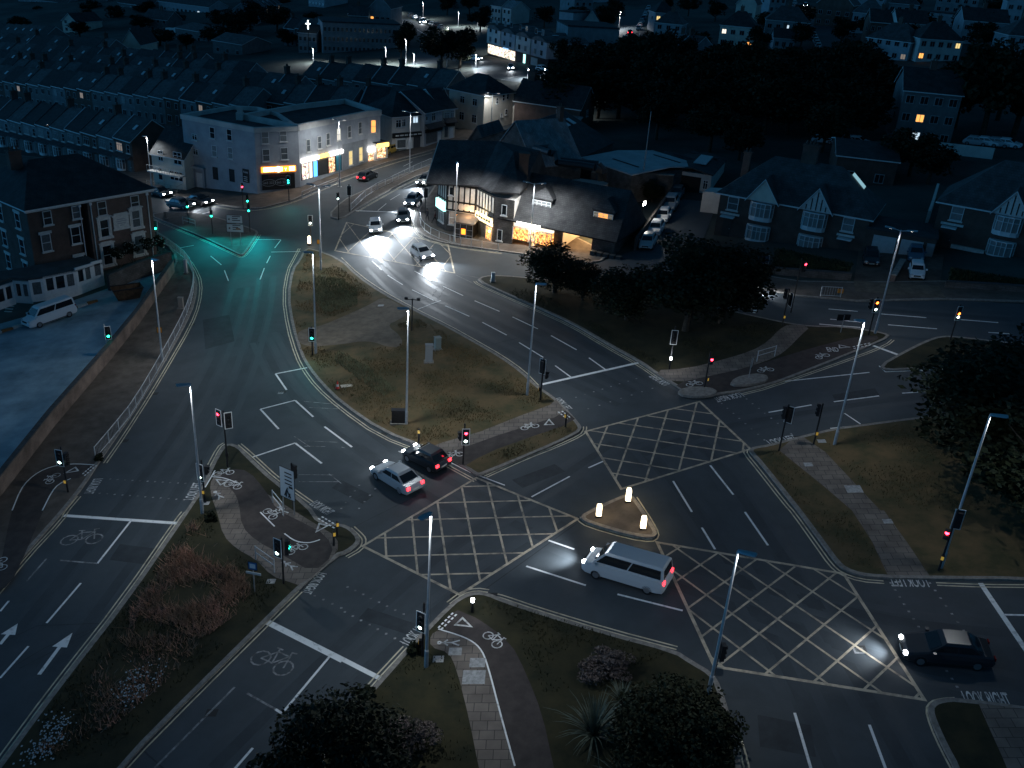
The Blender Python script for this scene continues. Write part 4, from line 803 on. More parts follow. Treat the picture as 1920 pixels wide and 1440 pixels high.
m.ring([[(x*s, y*s, zz) for x, y in ((-1.6, -.8), (1.6, -.8), (1.6, .8), (-1.6, .8))] for zz, s in ((.1, .7), (1.4, 1.0))], 0, cap=False); m.box(-1.1, 1.1, -.55, .55, .1, .5); m.build('body', mat('rusty steel', (.10, .055, .03), .8, .4, 3), sk)
MB().box(-1.62, 1.62, -.86, -.78, 1.32, 1.42).box(-1.62, 1.62, .78, .86, 1.32, 1.42).build('rim', M_black, sk)
# ---------------------------------------------------------------- corner block with taxi office and shops
C = [G(*p) for p in ((352, 350), (483, 365), (563, 352), (690, 304), (713, 299))]
def seg_building(name, label, P, h, depth, wm, rm, par=.5, cat='building'):
    o = P[0].copy(); t = thing(name, label, cat, o); L = [Vector((p.x-o.x, p.y-o.y)) for p in P]
    n1 = (L[1]-L[0]).normalized(); n1 = Vector((-n1.y, n1.x)); n2 = (L[-1]-L[-2]).normalized(); n2 = Vector((-n2.y, n2.x))
    bk = [L[-1]+n2*depth, L[0]+n1*depth]
    if len(L) == 3: bk = [L[-1]+n2*depth, (L[0]+n1*depth+L[-1]+n2*depth)/2+Vector((0, 2)), L[0]+n1*depth]
    pl = [(v.x, v.y) for v in L+bk]
    MB().prism(pl, -3, h).build('wall', wm, t); pv = [Vector(v) for v in pl]; inn = offset(pv, .35); mb = MB(); n = len(pv); out = offset(pv, -.15)
    for i in range(n): j = (i+1) % n; mb.ring([[(*out[i], h+.002), (*out[j], h+.002), (*inn[j], h+.002), (*inn[i], h+.002)], [(*out[i], h+par), (*out[j], h+par), (*inn[j], h+par), (*inn[i], h+par)]])
    mb.build('parapet', M_render, t); MB().prism([tuple(v) for v in offset(pv, .36)], h+.01, h+.12).build('roof', rm, t)
    return t, [Fr(Vector((P[i].x, P[i].y, o.z)), Vector((P[i+1].x, P[i+1].y, o.z))) for i in range(len(P)-1)], o
def onface(t, fr, o, ob, x, zz, y=0):
    p = fr.W(x, y, zz)-Vector(o); ob.location = p; ob.rotation_euler = (0, 0, fr.rz); return ob
def winf(t, fr, o, u, v, w, h, style='sash', gl=None, **k):
    x, zz = fr.hit(u, v); ob = win(t, 0, 0, w, h, style, gl, **k); return onface(t, fr, o, ob, x, zz)
def slab(t, fr, o, u0, v0, u1, v1, h, m, name, y0=-.12, y1=-.003):
    "flat board on a facade between two pixels on its centre line"
    a, b = fr.hit(u0, v0), fr.hit(u1, v1); zz = (a[1]+b[1])/2; ob = MB().box(0, b[0]-a[0], y0, y1, -h/2, h/2).build(name, m, t); return onface(t, fr, o, ob, a[0], zz)
t, fs, o = seg_building('corner_block', 'three storey grey rendered corner block with a curved front and orange lit taxi sign', C[:3], 10.4, 11, M_grey, M_flat, .7)
for u, v, w, h in ((398, 249, 1.0, 1.7), (430, 253, 1.0, 1.7), (402, 283, 1.0, 1.7), (432, 287, 1.0, 1.7)): winf(t, fs[0], o, u, v, w, h, 'sash', M_glass if v < 260 else M_curt)
for u, v in ((365, 257), (367, 285)): winf(t, fs[0], o, u, v, 1.0, .9, 'cas2', M_glass)
for u, v in ((404, 325), (435, 329)): winf(t, fs[0], o, u, v, 1.0, 1.9, 'plain', M_wood, tr=M_wood, sill=False)
x, _ = fs[0].hit(375, 340); d_ = door(t, 0, 1.2, 2.4, M_trim); onface(t, fs[0], o, d_, x, .2); sr = MB().box(-1.3, 1.3, -.5, -.003, 3.2, 3.6).box(-1.2, -.9, -.3, -.003, 0, 3.2).box(.9, 1.2, -.3, -.003, 0, 3.2).build('door_surround', M_grey, t); onface(t, fs[0], o, sr, x, .0)
tb = slab(t, fs[0], o, 456, 329, 467, 330, 2.0, M_wood, 'taxi_board'); text_on(tb, 'TAXI', .6, .4, .42, M_trim, y=-.13); MB().box(.2, .9, -.14, -.12, -.2, -.1).box(.2, .9, -.14, -.12, -.5, -.4).box(.2, .9, -.14, -.12, -.8, -.7).build('text_line', M_trimb, tb)
for u, v, g_ in ((497, 258, M_curt), (531, 254, M_curt), (499, 291, M_lead), (533, 288, M_lead)): winf(t, fs[1], o, u, v, 1.15, 1.75, 'sash', g_)
xa, za = fs[1].hit(491, 320); xb, zb2 = fs[1].hit(553, 314); Ls = xb-xa; zc = (za+zb2)/2
sg = MB().box(-.1, Ls+.1, -.12, -.003, -.42, .42).build('fascia_sign', E_or, t); onface(t, fs[1], o, sg, xa, zc)
m = MB(); m.box(.1*Ls-.3, .34*Ls, -.16, -.12, -.28, .3); m.cyl((.49*Ls, -.12, 0), (.49*Ls, -.17, 0), .42, .42, 14); m.box(.37*Ls, .61*Ls, -.165, -.12, -.26, .3); m.box(.82*Ls, .98*Ls, -.16, -.12, -.25, .33)
m.build('lit_panel', E_orw, sg); text_on(sg, 'TAXI', .20*Ls, -.15, .45, E_or, y=-.17); text_on(sg, 'Y', .71*Ls, -.25, .6, E_orw, y=-.13)
xa, za = fs[1].hit(491, 342); xb, zb2 = fs[1].hit(553, 334); zc2 = zc-1.9
sf = MB().box(0, Ls, -.08, -.003, -1.15, 1.2).build('shop_shutter', M_wood, t); onface(t, fs[1], o, sf, xa, zc2)
text_on(sf, '665 222', .2*Ls, -.25, .5, M_grey, y=-.09); text_on(sf, '665 222', .6*Ls, -.25, .5, M_grey, y=-.09)
for cxx in (.2, .6):
    m = MB(); 
    for i in range(24): a0, a1 = 2*math.pi*i/24, 2*math.pi*(i+1)/24; m.cyl((cxx*Ls+1.05*math.cos(a0), -.09, -.08+.5*math.sin(a0)), (cxx*Ls+1.05*math.cos(a1), -.09, -.08+.5*math.sin(a1)), .03, .03, 4)
    m.build('oval_outline', M_grey, sf)
text_on(sf, 'DRIVERS REQUIRED', .45*Ls, .82, .3, mat('faint red letters', (.2, .04, .03), .7), y=-.09)
m = MB().box(-.5, .5, -.5, .5, 0, 1.1).box(-.35, .35, -.35, .35, 1.1, 1.9).build('roof_vent', M_render, t, fs[0].W(7, 5, 10.6)-o)
t, fs, o = seg_building('shop_wing', 'two storey pale rendered shop parade with bright white and yellow fascias', C[2:4]+[C[4]], 8.6, 11, M_grey, M_flat, .9)
fr = fs[0]
for i, (u, v) in enumerate(((578, 273), (599, 267), (615, 261), (635, 252), (655, 247), (675, 240))): winf(t, fr, o, u, v, .95, 1.9, 'sash', [M_lead, M_lead, M_lead, E_white if i == 3 else M_lead, M_lead, M_lead][i], tr=M_trimb)
winf(t, fs[1], o, 700, 237, 1.0, 2.1, 'sash', E_warm, tr=M_grey)
xs_ = [fr.hit(*p)[0] for p in ((568, 315), (603, 300), (640, 285))]; zz = (fr.hit(568, 306)[1]+fr.hit(640, 278)[1])/2
for x0, x1, mm in ((.3, 4.2, E_fas), (4.25, 6.9, E_fasy), (6.95, 10.2, E_fas)):
    s_ = MB().box(0, x1-x0, -.35, -.003, -.27, .27).build('lit_fascia', mm, t); onface(t, fr, o, s_, x0, zz)
zg = zz-1.75
for x0, x1, mm in ((.4, 2.0, E_shopw), (2.1, 2.9, E_white), (3.1, 4.1, E_blue), (4.4, 6.6, mat('dark shop front', (.05, .05, .05), .4)), (6.8, 8.4, E_shop), (8.6, 10, mat('teal shop poster', (.05, .25, .33), .5))):
    s_ = MB().box(0, x1-x0, -.05, -.003, -1.2, 1.15).build('shop_window', mm, t); onface(t, fr, o, s_, x0, zg)
    fw = MB().box(-.06, .0, -.1, -.003, -1.25, 1.2).box(x1-x0, x1-x0+.06, -.1, -.003, -1.25, 1.2).build('frame', M_wood, s_)
s_ = MB().box(0, fr.L-10.6, -.04, -.003, -2, 2.4).build('dark_stall_wall', M_dkren, t); onface(t, fr, o, s_, 10.4, zg+.3)
for u, v, mm in ((657, 296, E_yel), (676, 289, E_yel)): winf(t, fr, o, u, v, 1.0, 2.3, 'plain', mm, tr=M_wood, y=0) if False else onface(t, fr, o, win(t, 0, 0, 1.0, 2.3, 'sash', mm, tr=M_trimb), fr.hit(u, v)[0], fr.hit(u, v)[1], -.045)
m = MB().box(0, 2.0, -.06, -.003, -1.4, 1.1).build('shop_window', E_shop, t); onface(t, fs[1], o, m, .05, 1.6); m = MB().box(-.1, 2.1, -.5, -.003, 0, .7).build('lit_fascia', E_fas, t); onface(t, fs[1], o, m, 0, 2.9)
ks = Fr(G(706, 303), G(727, 297)); t = thing('kiosk_shop', 'tiny single storey lit shop with a glowing yellow fascia squeezed beside the parade', 'shop', ks.o, ks.rz)
walls(t, ks.L, 3, 2.9, M_render); MB().box(-.1, ks.L+.1, -.1, 3.1, 2.9, 3.1).build('roof', M_flat, t); MB().box(.0, ks.L, -.3, -.003, 2.3, 2.95).build('lit_fascia', E_fasy, t); MB().box(.1, ks.L-.5, -.06, -.003, .5, 2.2).build('shop_window', E_shop, t)
# white shop with hipped roof, and its neighbours
def shop_house(label, pa, pb, d, h, rh, wm, rm, hips, wins, front, gl=M_glass, group=None, axis='x', name='shop_house'):
    A, B = G(*pa), G(*pb); f = Fr(A, B); t = thing(name, label, 'shop', f.o, f.rz); walls(t, f.L, d, h, wm, gable=None if hips[0] else axis, rh=rh); rf = roof(t, f.L, d, h, rh, rm, axis=axis, ha=hips[0], hb=hips[1])
    for u, v, w, hh, st, g in wins: x, zz = f.hit(u, v); win(t, min(max(x, w/2+.1), f.L-w/2-.1), zz, w, hh, st, g)
    front(t, f); return t, f, rf
def fr_white(t, f):
    zz = f.hit(790, 250)[1]; b = MB().box(.0, f.L, -.35, -.003, zz-.4, zz+.4).build('fascia_board', M_wood, t); text_on(b, 'TRADITIONAL SERVICE', f.L/2, zz-.12, .3, M_trim, y=-.36) if False else None
    for i in range(6): MB().box(.5+f.L*i/7, .5+f.L*(i+.75)/7, -.37, -.35, zz-.1, zz+.12).build('fascia_lettering', M_trimb, b)
    MB().box(.6, 2.6, -.5, -.003, .7, zz-.5).build('bay_frame', M_trim, t); MB().box(.75, 2.45, -.53, -.5, .9, zz-.7).build('shop_window', M_lead, t); door(t, 3.6, .9, 2.2, M_trim); MB().box(4.4, f.L-.2, -.06, -.003, .1, zz-.5).build('roller_shutter', mat('dark shutter', (.06, .06, .065), .5), t)
shop_house('white two storey shop with a black fascia and dark hipped roof', (735, 287), (793, 275), 9, 6.2, 3.2, M_render, M_sl[0], (4, 3), ((747, 232, 1.1, 1.3, 'cas2', M_glass), (757, 230, .8, 1.3, 'cas2', M_glass), (779, 223, 1.1, 1.4, 'cas2', E_cool)), fr_white)
def fr_gen(t, f):
    MB().box(.2, f.L-.2, -.3, -.003, 2.5, 3.1).build('fascia_board', M_wood, t); MB().box(.5, f.L-1.6, -.06, -.003, .6, 2.4).build('shop_window', M_lead, t); door(t, f.L-.8, .9, 2.1, M_trim)
    m = MB(); m.ring([[(.1, -1.0, 3.2), (f.L-.1, -1.0, 3.2), (f.L-.1, -.003, 3.9), (.1, -.003, 3.9)], [(.1, -1.0, 3.3), (f.L-.1, -1.0, 3.3), (f.L-.1, -.003, 4.0), (.1, -.003, 4.0)]]); m.build('lean_to_roof', M_flat, t)
shop_house('grey two storey shop with a lean-to canopy right of the white shop', (795, 277), (828, 265), 10, 6.0, 2.8, M_grey, M_sl[0], (0, 0), ((813, 219, 1.2, 1.4, 'cas2', M_glass), (800, 222, .6, .8, 'plain', M_glass)), fr_gen)
shop_house('narrow bay fronted shop at the end of the parade', (829, 264), (852, 259), 10, 5.6, 2.6, M_cream, M_sl[0], (0, 0), ((838, 218, 1.2, 1.4, 'cas3', M_curt), (848, 214, .8, 1.4, 'cas2', M_curt)), fr_gen)
# pair with the pale gable wall behind the pub
A, B1 = under(850, 190, 5.5), under(906, 188, 5.5); Pc = G(905, 246)
f = Fr(A, B1); f2 = Fr(G(905, 247), G(960, 232)); t = thing('gable_house', 'pale end house with floodlit blank gable wall of few small windows', 'house', f2.o, f2.rz); 
walls(t, f2.L, 9, 6.6, M_cream, gable=None); roof(t, f2.L, 9, 6.6, 2.8, M_sl[0], axis='y', ha=3.5, hb=3.5)
for u, v, w, hh in ((932, 189, .6, 1.1), (944, 183, .7, 1.2), (952, 180, .7, 1.2), (949, 210, .7, 1.1), (940, 216, .5, .7)): x, zz = f2.hit(u, v); win(t, min(max(x, .5), f2.L-.5), zz, w, hh, 'sash')
for yy in (2.3, 5.5): win(t, yy, 5, 1.2, 1.3, 'cas2', M_glass, 'l'); win(t, yy, 2.0, 1.2, 1.5, 'cas2', M_glass, 'l')
ex = MB().box(f2.L, f2.L+2.6, .3, 4, -3, 3.6).build('side_extension', M_cream, t)
t = thing('brick_house', 'far brick house with a white edged gable end near the roundabout', 'house', under(965, 190, 5), R(-22)); walls(t, 13, 8, 5.2, M_brick2, gable='x', rh=3.4); rf = roof(t, 13, 8, 5.2, 3.4, M_sl[0], over=.3); chimney(rf, 1.5, 4, 8, 10, 1.4, .7, M_brick, 3)
win(t, 4, 4, 1.0, 1.2, 'cas2', M_glass, 'r', 13); win(t, 9, 4, 1.2, 1.2, 'cas2', M_glass); MB().box(10.5, 13.5, -3, -.003, -2, 2.6).build('porch_wall', M_cream, t); MB().ring([[(10.3, -3.2, 2.6), (13.7, -3.2, 2.6), (13.7, 0, 3.8), (10.3, 0, 3.8)], [(10.3, -3.2, 2.75), (13.7, -3.2, 2.75), (13.7, 0, 3.95), (10.3, 0, 3.95)]]).build('porch_roof', M_sl[3], t)
# small cream house left of the corner block
f = Fr(G(290, 352), G(350, 358)); t = thing('small_house', 'small cream house with upstairs balcony left of the corner block', 'house', f.o, f.rz); walls(t, f.L, 8, 5.4, M_cream, gable='x', rh=3.6); roof(t, f.L, 8, 5.4, 3.6, M_sl[0], over=.25)
for u, v, w, hh, st in ((301, 292, 1.0, 1.6, 'cas2'), (333, 297, 1.6, 1.9, 'cas2'), (331, 330, 2.6, 1.5, 'cas3'), (301, 326, .9, 1.9, 'plain')): x, zz = f.hit(u, v); win(t, x, zz, w, hh, st)
m = MB().box(0, f.L, -1.2, -.003, 2.75, 2.95); 
for i in range(14): m.cyl((f.L*i/13, -1.18, 2.95), (f.L*i/13, -1.18, 3.85), .025, .025, 4)
m.tube([(0, -1.18, 3.85), (f.L, -1.18, 3.85)], .03).build('balcony', M_trimb, t)
railing('front_fence', 'low cream picket wall before the small cream house', [Vector(G(276, 350)[:2]), Vector(G(333, 362)[:2]), Vector(G(353, 352)[:2])], .9, 1.5, True, mat('cream fence', (.4, .36, .3), .7))
# ---------------------------------------------------------------- half timbered pub
def timber(t, fr, o, x0, x1, z0, z1, n, rails=(), brace=False, y=-.06):
    m = MB()
    for i in range(n+1): x = x0+(x1-x0)*i/n; m.box(x-.09, x+.09, y, -.003, z0, z1)
    for zz in (z0, z1, *rails): m.box(x0-.09, x1+.09, y-.01, -.003, zz-.1, zz+.1)
    return onface(t, fr, o, m.build('timber_frame', M_wood, t), 0, 0)
Pg = [G(*p) for p in ((819, 424), (836, 435), (890, 438), (924, 455), (960, 459))]
o = Pg[0].copy(); t = thing('timbered_pub', 'half timbered corner pub with a big hipped tile roof and glowing windows', 'pub', o)
lc = [p-o for p in Pg]; d1 = (lc[2]-lc[1]).normalized(); n1 = Vector((-d1.y, d1.x, 0)); Hp = 6.3; M_plas = mat('aged white plaster', (.62, .57, .52), .85, .15, 2)
foot = [lc[0], lc[1], lc[2], lc[3], lc[4], lc[4]+n1*14, lc[0]+n1*8.5]
MB().prism([(p.x, p.y) for p in foot], -3, 2.9).build('wall', M_stone, t); MB().prism([(p.x, p.y) for p in foot], 2.902, Hp+.1).build('upper_wall', M_plas, t)
fs = [Fr(Vector((a.x, a.y, o.z)), Vector((b.x, b.y, o.z))) for a, b in zip(Pg, Pg[1:])]
for i, n in ((0, 4), (1, 5), (2, 6)):
    timber(t, fs[i], o, .1, fs[i].L-.1, 3.1, Hp, n, (4.2,))
stn = MB().box(0, fs[3].L, -.05, -.003, -1, Hp+.1).build('stone_wall', M_stone, t); onface(t, fs[3], o, stn, 0, 0)
onface(t, fs[3], o, win(t, 0, 0, .7, 1.3, 'plain'), 1.3, 5.0, -.052); onface(t, fs[3], o, win(t, 0, 0, .7, 1.4, 'plain'), .9, 1.8, -.052)
onface(t, fs[0], o, win(t, 0, 0, 1.6, 1.7, 'cas3', M_lead), 1.4, 1.9); onface(t, fs[1], o, win(t, 0, 0, .9, 1.8, 'sash', E_dimw), .8, 2.1); onface(t, fs[1], o, win(t, 0, 0, .7, 1.1, 'plain'), .6, 5.5)
arc = MB()
for i in range(4):
    x = 1.15+.62*i; arc.ring([[(x+a*.2, yy, zz) for a, zz in ((-1, 3.35), (1, 3.35), (1, 3.75), (.6, 3.98), (0, 4.08), (-.6, 3.98), (-1, 3.75))] for yy in (-.03, -.075)])
onface(t, fs[1], o, arc.build('arched_panel', mat('pale panel', (.62, .55, .5), .7), t), 0, 0)
L2 = fs[2].L; s_ = MB().box(.15, L2-.2, -.16, -.003, 2.6, 3.55).build('lit_sign', emtex('lit pub sign', (1, .95, .75), (1, .8, .4), 2.6, .4, .5), t); onface(t, fs[2], o, s_, 0, 0)
for i in range(6): MB().box(.4+.62*i, .85+.62*i, -.18, -.16, 2.95, 3.2).build('sign_lettering', M_door, s_)
onface(t, fs[2], o, win(t, 0, 0, 1.5, 1.7, 'cas3', E_pubw), L2-1.1, 1.5); onface(t, fs[0], o, MB().box(.2, fs[0].L-.2, -.35, -.003, 2.75, 3.9).build('lit_sign', E_teal, t), 0, 0)
# porch in the corner
pc = lc[2]+(lc[2]-lc[1]).normalized()*-.2; pr = fs[1]
def pf(ob, x, y, zz): ob.location = pr.W(x, y, zz)-o; ob.rotation_euler = (0, 0, pr.rz); return ob
pf(MB().box(0, 2.5, -2.3, -.1, -1, 2.3).build('porch_wall', M_wood, t), 1.9, 0, 0)
pf(MB().ring([[(-.25, -2.6, 2.3), (2.75, -2.6, 2.3), (2.75, -.1, 2.7), (-.25, -.1, 2.7)], [(-.25, -2.6, 2.42), (2.75, -2.6, 2.42), (2.75, -.1, 2.85), (-.25, -.1, 2.85)]]).build('porch_roof', mat('porch roof felt', (.16, .13, .11), .8), t), 1.9, 0, 0)
pf(MB().box(.3, 2.2, -2.34, -2.302, .2, 2.2).box(1.0, 1.55, -2.37, -2.34, .9, 1.6, 1).build('porch_door', [M_door, E_or], t), 1.9, 0, 0)
m = MB()
for i in range(4): m.box(.05+.8*i-.03, .05+.8*i+.03, -2.36, -2.302, -.3, 2.25)
for zz in (.1, .8, 1.5, 2.2): m.box(0, 2.5, -2.355, -2.302, zz-.03, zz+.03)
pf(m.build('porch_bars', M_grey, t), 1.9, 0, 0)
wl_ = pf(MB().ball((0, 0, 0), .16, 0, 8, 6).build('wall_lamp', E_warm, t), 1.6, -.35, 2.6); light('porch_light', 'POINT', 110, (1, .6, .28), t, pr.W(3.2, -.9, 3.3)-o, size=.15)
wl2 = onface(t, fs[2], o, MB().ball((0, -.3, 0), .15, 0, 8, 6).build('wall_lamp', E_orw, t), L2-.5, 2.0); light('wall_light', 'POINT', 90, (1, .55, .2), t, fs[2].W(L2-.5, -.55, 2.1)-o, size=.1); light('sign_light', 'POINT', 120, (1, .85, .5), t, fs[2].W(L2/2, -.9, 4.0)-o, size=.2)
# roofs: west gable wing and hipped east wing
fa = Fr(Vector((Pg[0].x, Pg[0].y, o.z))+d1*0, Vector((Pg[0].x, Pg[0].y, o.z))+d1); 
rt = MB(); 
def Q(x, y, zz): return (lc[1]*0+lc[0]+d1*x+n1*y+Vector((0, 0, zz)))
e1 = (lc[1]-lc[0]).dot(n1); xe = (lc[2]-lc[0]).dot(d1); ef = (lc[3]-lc[0]).dot(n1); x3 = (lc[3]-lc[0]).dot(d1); x4 = (lc[4]-lc[0]).dot(d1)
hr = 10.6; yr = e1+4.6; yb = e1+9.2; xm = (x3+x4)/2-.6; ov = .45
Wv = [Q(-.7, e1-ov, Hp-.3), Q(xe+.2, e1-ov, Hp-.3), Q(x3-.3, ef-ov, Hp-.3), Q(x4+.5, ef-ov-.1, Hp-.3), Q(x4+.5, yb, Hp-.3), Q(-.7, yb, Hp-.3), Q(-.9, yr, hr), Q(xe+1.0, yr, hr), Q(xm, ef+4.2, hr-.7), Q(x4+.4, ef+8.5, hr-1.2)]
for fidx in ((0, 1, 7, 6), (1, 2, 7), (2, 8, 7), (2, 3, 8), (3, 4, 9), (3, 9, 8), (4, 7, 9), (8, 9, 7), (4, 5, 6, 7)):
    rt.poly([Wv[i]+Vector((0, 0, .18)) for i in fidx]); rt.poly([Wv[i] for i in fidx][::-1])
for i in range(6): j = (i+1) % 6; rt.poly([Wv[i], Wv[j], Wv[j]+Vector((0, 0, .18)), Wv[i]+Vector((0, 0, .18))], 1)
rfp = rt.build('roof', [M_tile, M_wood], t)
gb = MB(); gA, gB, gC = Q(-.15, e1, Hp), Q(-.15, yb-.3, Hp), Q(-.15, yr, hr-.2); gb.ring([[gA, gB, gC], [gA+d1*.15, gB+d1*.15, gC+d1*.15]]); gb.build('gable_wall', M_plas, t)
bb = MB()
for a, b in ((Wv[0], Wv[6]), (Wv[6], Wv[5])): bb.cyl(a, b, .16, .16, 4)
for k in range(5): yy = e1+.8+1.8*k; zt_ = Hp+(hr-Hp)*(1-abs(yy-yr)/4.6)-.3; bb.cyl(Q(-.22, yy, Hp), Q(-.22, yy, zt_), .09, .09, 4)
bb.build('bargeboard', M_trimb, t)
cpx = Q(x4-.2, ef+3.2, 0); chm = MB().box(cpx.x-.6, cpx.x+.6, cpx.y-.5, cpx.y+.5, 7, 11.2).box(cpx.x-.7, cpx.x+.7, cpx.y-.6, cpx.y+.6, 11.2, 11.4).build('chimney', M_brick, rfp)
# long low wing
A, B1 = under(1000, 416.5, 3.0), under(1164, 435, 3.0); fw_ = Fr(A, B1)
t = thing('pub_wing', 'long low wing of the pub with two dormers, bright bow window and open passage', 'pub', fw_.o, fw_.rz); DW = 9.6; LW = fw_.L-.7
x_a, x_b = fw_.hit(1052, 440)[0], fw_.hit(1110, 445)[0]
walls(t, x_a+5.5, DW, 3.0, M_stone, x0=-5.5, y0=.3); walls(t, LW-x_b, DW, 3.0, M_stone, x0=x_b, y0=.3); MB().box(x_a, x_b, DW-.3, DW, -3, 3).build('passage_end_wall', M_cream, t); MB().box(x_a+.01, x_a+.1, .4, DW-.3, -1, 2.95).build('passage_side_wall', M_cream, t); MB().box(x_b-.1, x_b-.01, .4, DW-.3, -1, 2.95).build('passage_side_wall', mat('maroon painted wall', (.2, .06, .05), .8), t)
MB().box(x_a+.1, x_b-.1, .4, DW-.3, -.4, gz(0, 0)-.0+.02).build('passage_floor', M_foot, t); light('passage_light', 'POINT', 700, (1, .62, .28), t, ((x_a+x_b)/2, 4.5, 2.5), size=.15); light('passage_light', 'POINT', 300, (1, .62, .3), t, ((x_a+x_b)/2, 1.2, 2.6), size=.15)
MB().box((x_a+x_b)/2-.6, (x_a+x_b)/2+.6, 3, 3.3, 2.75, 2.85).build('strip_lamp', E_warm, t)
rfw = roof(t, LW+5.5, DW, 3.1, 4.4, M_tile, x0=-5.5, ha=.5, hb=.8, over=.5, tm=M_wood)
for u, gls in ((1018, M_curt), (1135, E_yel)):
    x, zz = fw_.hit(u, 400, yo=2.2); zz = 3.6+.95; y0 = 1.6
    MB().box(x-1.35, x+1.35, y0, y0+3.2, 3.3, 5.6).build('dormer', M_tile, t); w0 = win(t, x, zz+.1, 2.5, 1.3, 'cas4', M_curt); w0.location = (x, y0, zz+.1)
    if gls is E_yel: w0.children[0].data = MB().box(-1.18, -.6, -.012, 0, -.58, .58, 0).box(-.6, .6, -.014, 0, -.58, .58, 1).box(.6, 1.18, -.012, 0, -.58, .58, 0).mesh('pane', [mat('dim warm curtain', (.3, .27, .2), .6, .2, 6, emit=.12, ec=(1, .8, .5)), E_warm])
    roof(t, 2.7, 3.4, 5.6, 1.1, M_tile, x0=x-1.35, y0=y0, axis='y', ha=1.0, hb=0, over=.12, name='dormer_roof')
xl, xr_ = fw_.hit(964, 440)[0], fw_.hit(1036, 450)[0]
MB().box(xl, xr_, -.15, .29, 2.15, 2.6).build('lit_fascia', E_white, t); MB().box(xl, xl+(xr_-xl)*.42, -.4, .29, .6, 2.1).build('bow_window', E_pubw, t); MB().box(xl+(xr_-xl)*.58, xr_, -.4, .29, .6, 2.1).build('bow_window', E_pubw, t); MB().box(xl+(xr_-xl)*.45, xl+(xr_-xl)*.55, -.1, .29, 0, 2.1).build('glazed_door', E_shop, t)
m = MB()
for x0 in (xl, xl+(xr_-xl)*.42, xl+(xr_-xl)*.58, xr_): m.box(x0-.06, x0+.06, -.46, -.4, .5, 2.15)
for i in range(1, 4): x0 = xl+(xr_-xl)*(.58+.42*i/4); m.box(x0-.03, x0+.03, -.44, -.402, .6, 2.1)
m.box(xl, xr_, -.47, -.4, 2.05, 2.18); m.build('window_bars', M_trim, t); MB().box(xl+.5, xr_-1.5, -.55, -.3, 2.7, 2.85).build('sign_lamp', E_fas, t); light('window_light', 'POINT', 260, (1, .82, .5), t, ((xl+xr_)/2, -1.2, 2.4), size=.3)
for i in range(5): tag(MB().box(-.3, .3, -.35, .35, 0, 1.0, 0).box(-.33, .33, -.38, .38, 1.0, 1.08, 0).build('wheelie_bin', mat('dark bin plastic', (.04, .05, .055), .5), None, fw_.W(x_b+.6+.8*i, -.6, 0.2), fw_.rz), ORD[i]+' dark wheelie bin from the glowing passage under the pub wing', 'bin', 'bins beside the pub passage')
# sheds, ducts and garage behind the pub
def shed(name, label, A, B, d, h, rh, wm, rm, axis='x', over=.2, cat='shed'):
    f = Fr(A, B); t = thing(name, label, cat, f.o, f.rz); walls(t, f.L, d, h, wm, gable=axis if rh > .6 else None, rh=rh); rf = roof(t, f.L, d, h, rh, rm, axis=axis, over=over); return t, f, rf
t, f, rf = shed('back_hall', 'steep pale slate gabled hall roof right behind the pub ridge', under(926, 282, 6), under(1003, 306, 6), 8, 6, 5.0, M_stone, M_sl[3], 'y'); chimney(rf, f.L/2, 7.4, 10, 12.6, .9, .7, M_brick, 2)
t, f, rf = shed('back_annex', 'small pale slate roof peeping over the pub ridge', under(872, 272, 5), under(915, 275, 5), 7, 5, 3, M_stone, M_sl[2], 'y')
t, f, rf = shed('dark_warehouse', 'long dark warehouse roof with a line of small rooflights', under(1088, 296, 4.5), under(1150, 258, 4.5), 17, 4.5, 3.6, M_stone, M_sl[0], 'x')
for i in range(5): skylight(rf, f.L*(.12+.17*i), 6.2, 4.5+6.2*3.6/8.5+.06, 3.6/8.5, None, 1.1, 1.5)
a_, b_ = under(1090, 297, 4.5), under(1186, 322, 4.5)
t, f, rf = shed('grey_workshop', 'wide pale grey low pitched workshop roof behind the stone yard wall', a_, b_, (under(1150, 258, 4.5)-a_).length, 4.5, .5, M_stone, mat('pale sheet roof', (.42, .43, .44), .6, .15, .5), 'x', .1)
m = MB()
for i in range(5): m.box(f.L*.3, f.L*.8, 3+i*4, 3.3+i*4, 4.72, 4.95)
m.build('roof_seam', M_flat, t)
wallrun('yard_wall', 'floodlit rubble stone yard wall behind the pub wing', [(1105, 365), (1180, 368), (1258, 372)], 3.2, .5, M_stone, M_kerb)
fl = thing('flood_lamp', 'dazzling floodlight on the corner of the pub wing', 'floodlight', fw_.W(LW-.6, DW+1.2, 0)); MB().box(-.35, .35, -.12, .12, 4.6, 5.1).build('housing', M_black, fl, None, R(60)); MB().box(-.33, .33, -.16, -.12, 4.62, 5.08).build('lamp_face', emat('flood lamp face', (1, .97, .9), 60), fl, None, R(60)); MB().cyl((0, 0, 2.5), (0, 0, 4.7), .05).build('bracket', M_black, fl); light('flood_light', 'POINT', 260, (1, .95, .85), fl, (.2, 1.0, 4.9), size=.3)
dk = thing('extract_duct', 'large black ventilation duct snaking over the roofs behind the pub', 'duct', under(1010, 300, 7)); o = dk.location.copy()
for off in (0, 1.5):
    pts = [G(1012-off*6, 278, 8), G(1032, 276+off*7, 8.2), G(1042, 288, 8), G(1046, 300+off*3, 7.4), G(1090, 305+off*3, 7.0), G(1122-off*5, 308+off*4, 6.8), G(1132-off*5, 320, 6), G(1132-off*5, 334, 4)]
    pts = [Vector(p)-o for p in pts]; MB().tube(pts, .45, 10).build('duct_run', mat('dull black duct', (.05, .052, .055), .35, metal=.3), dk)
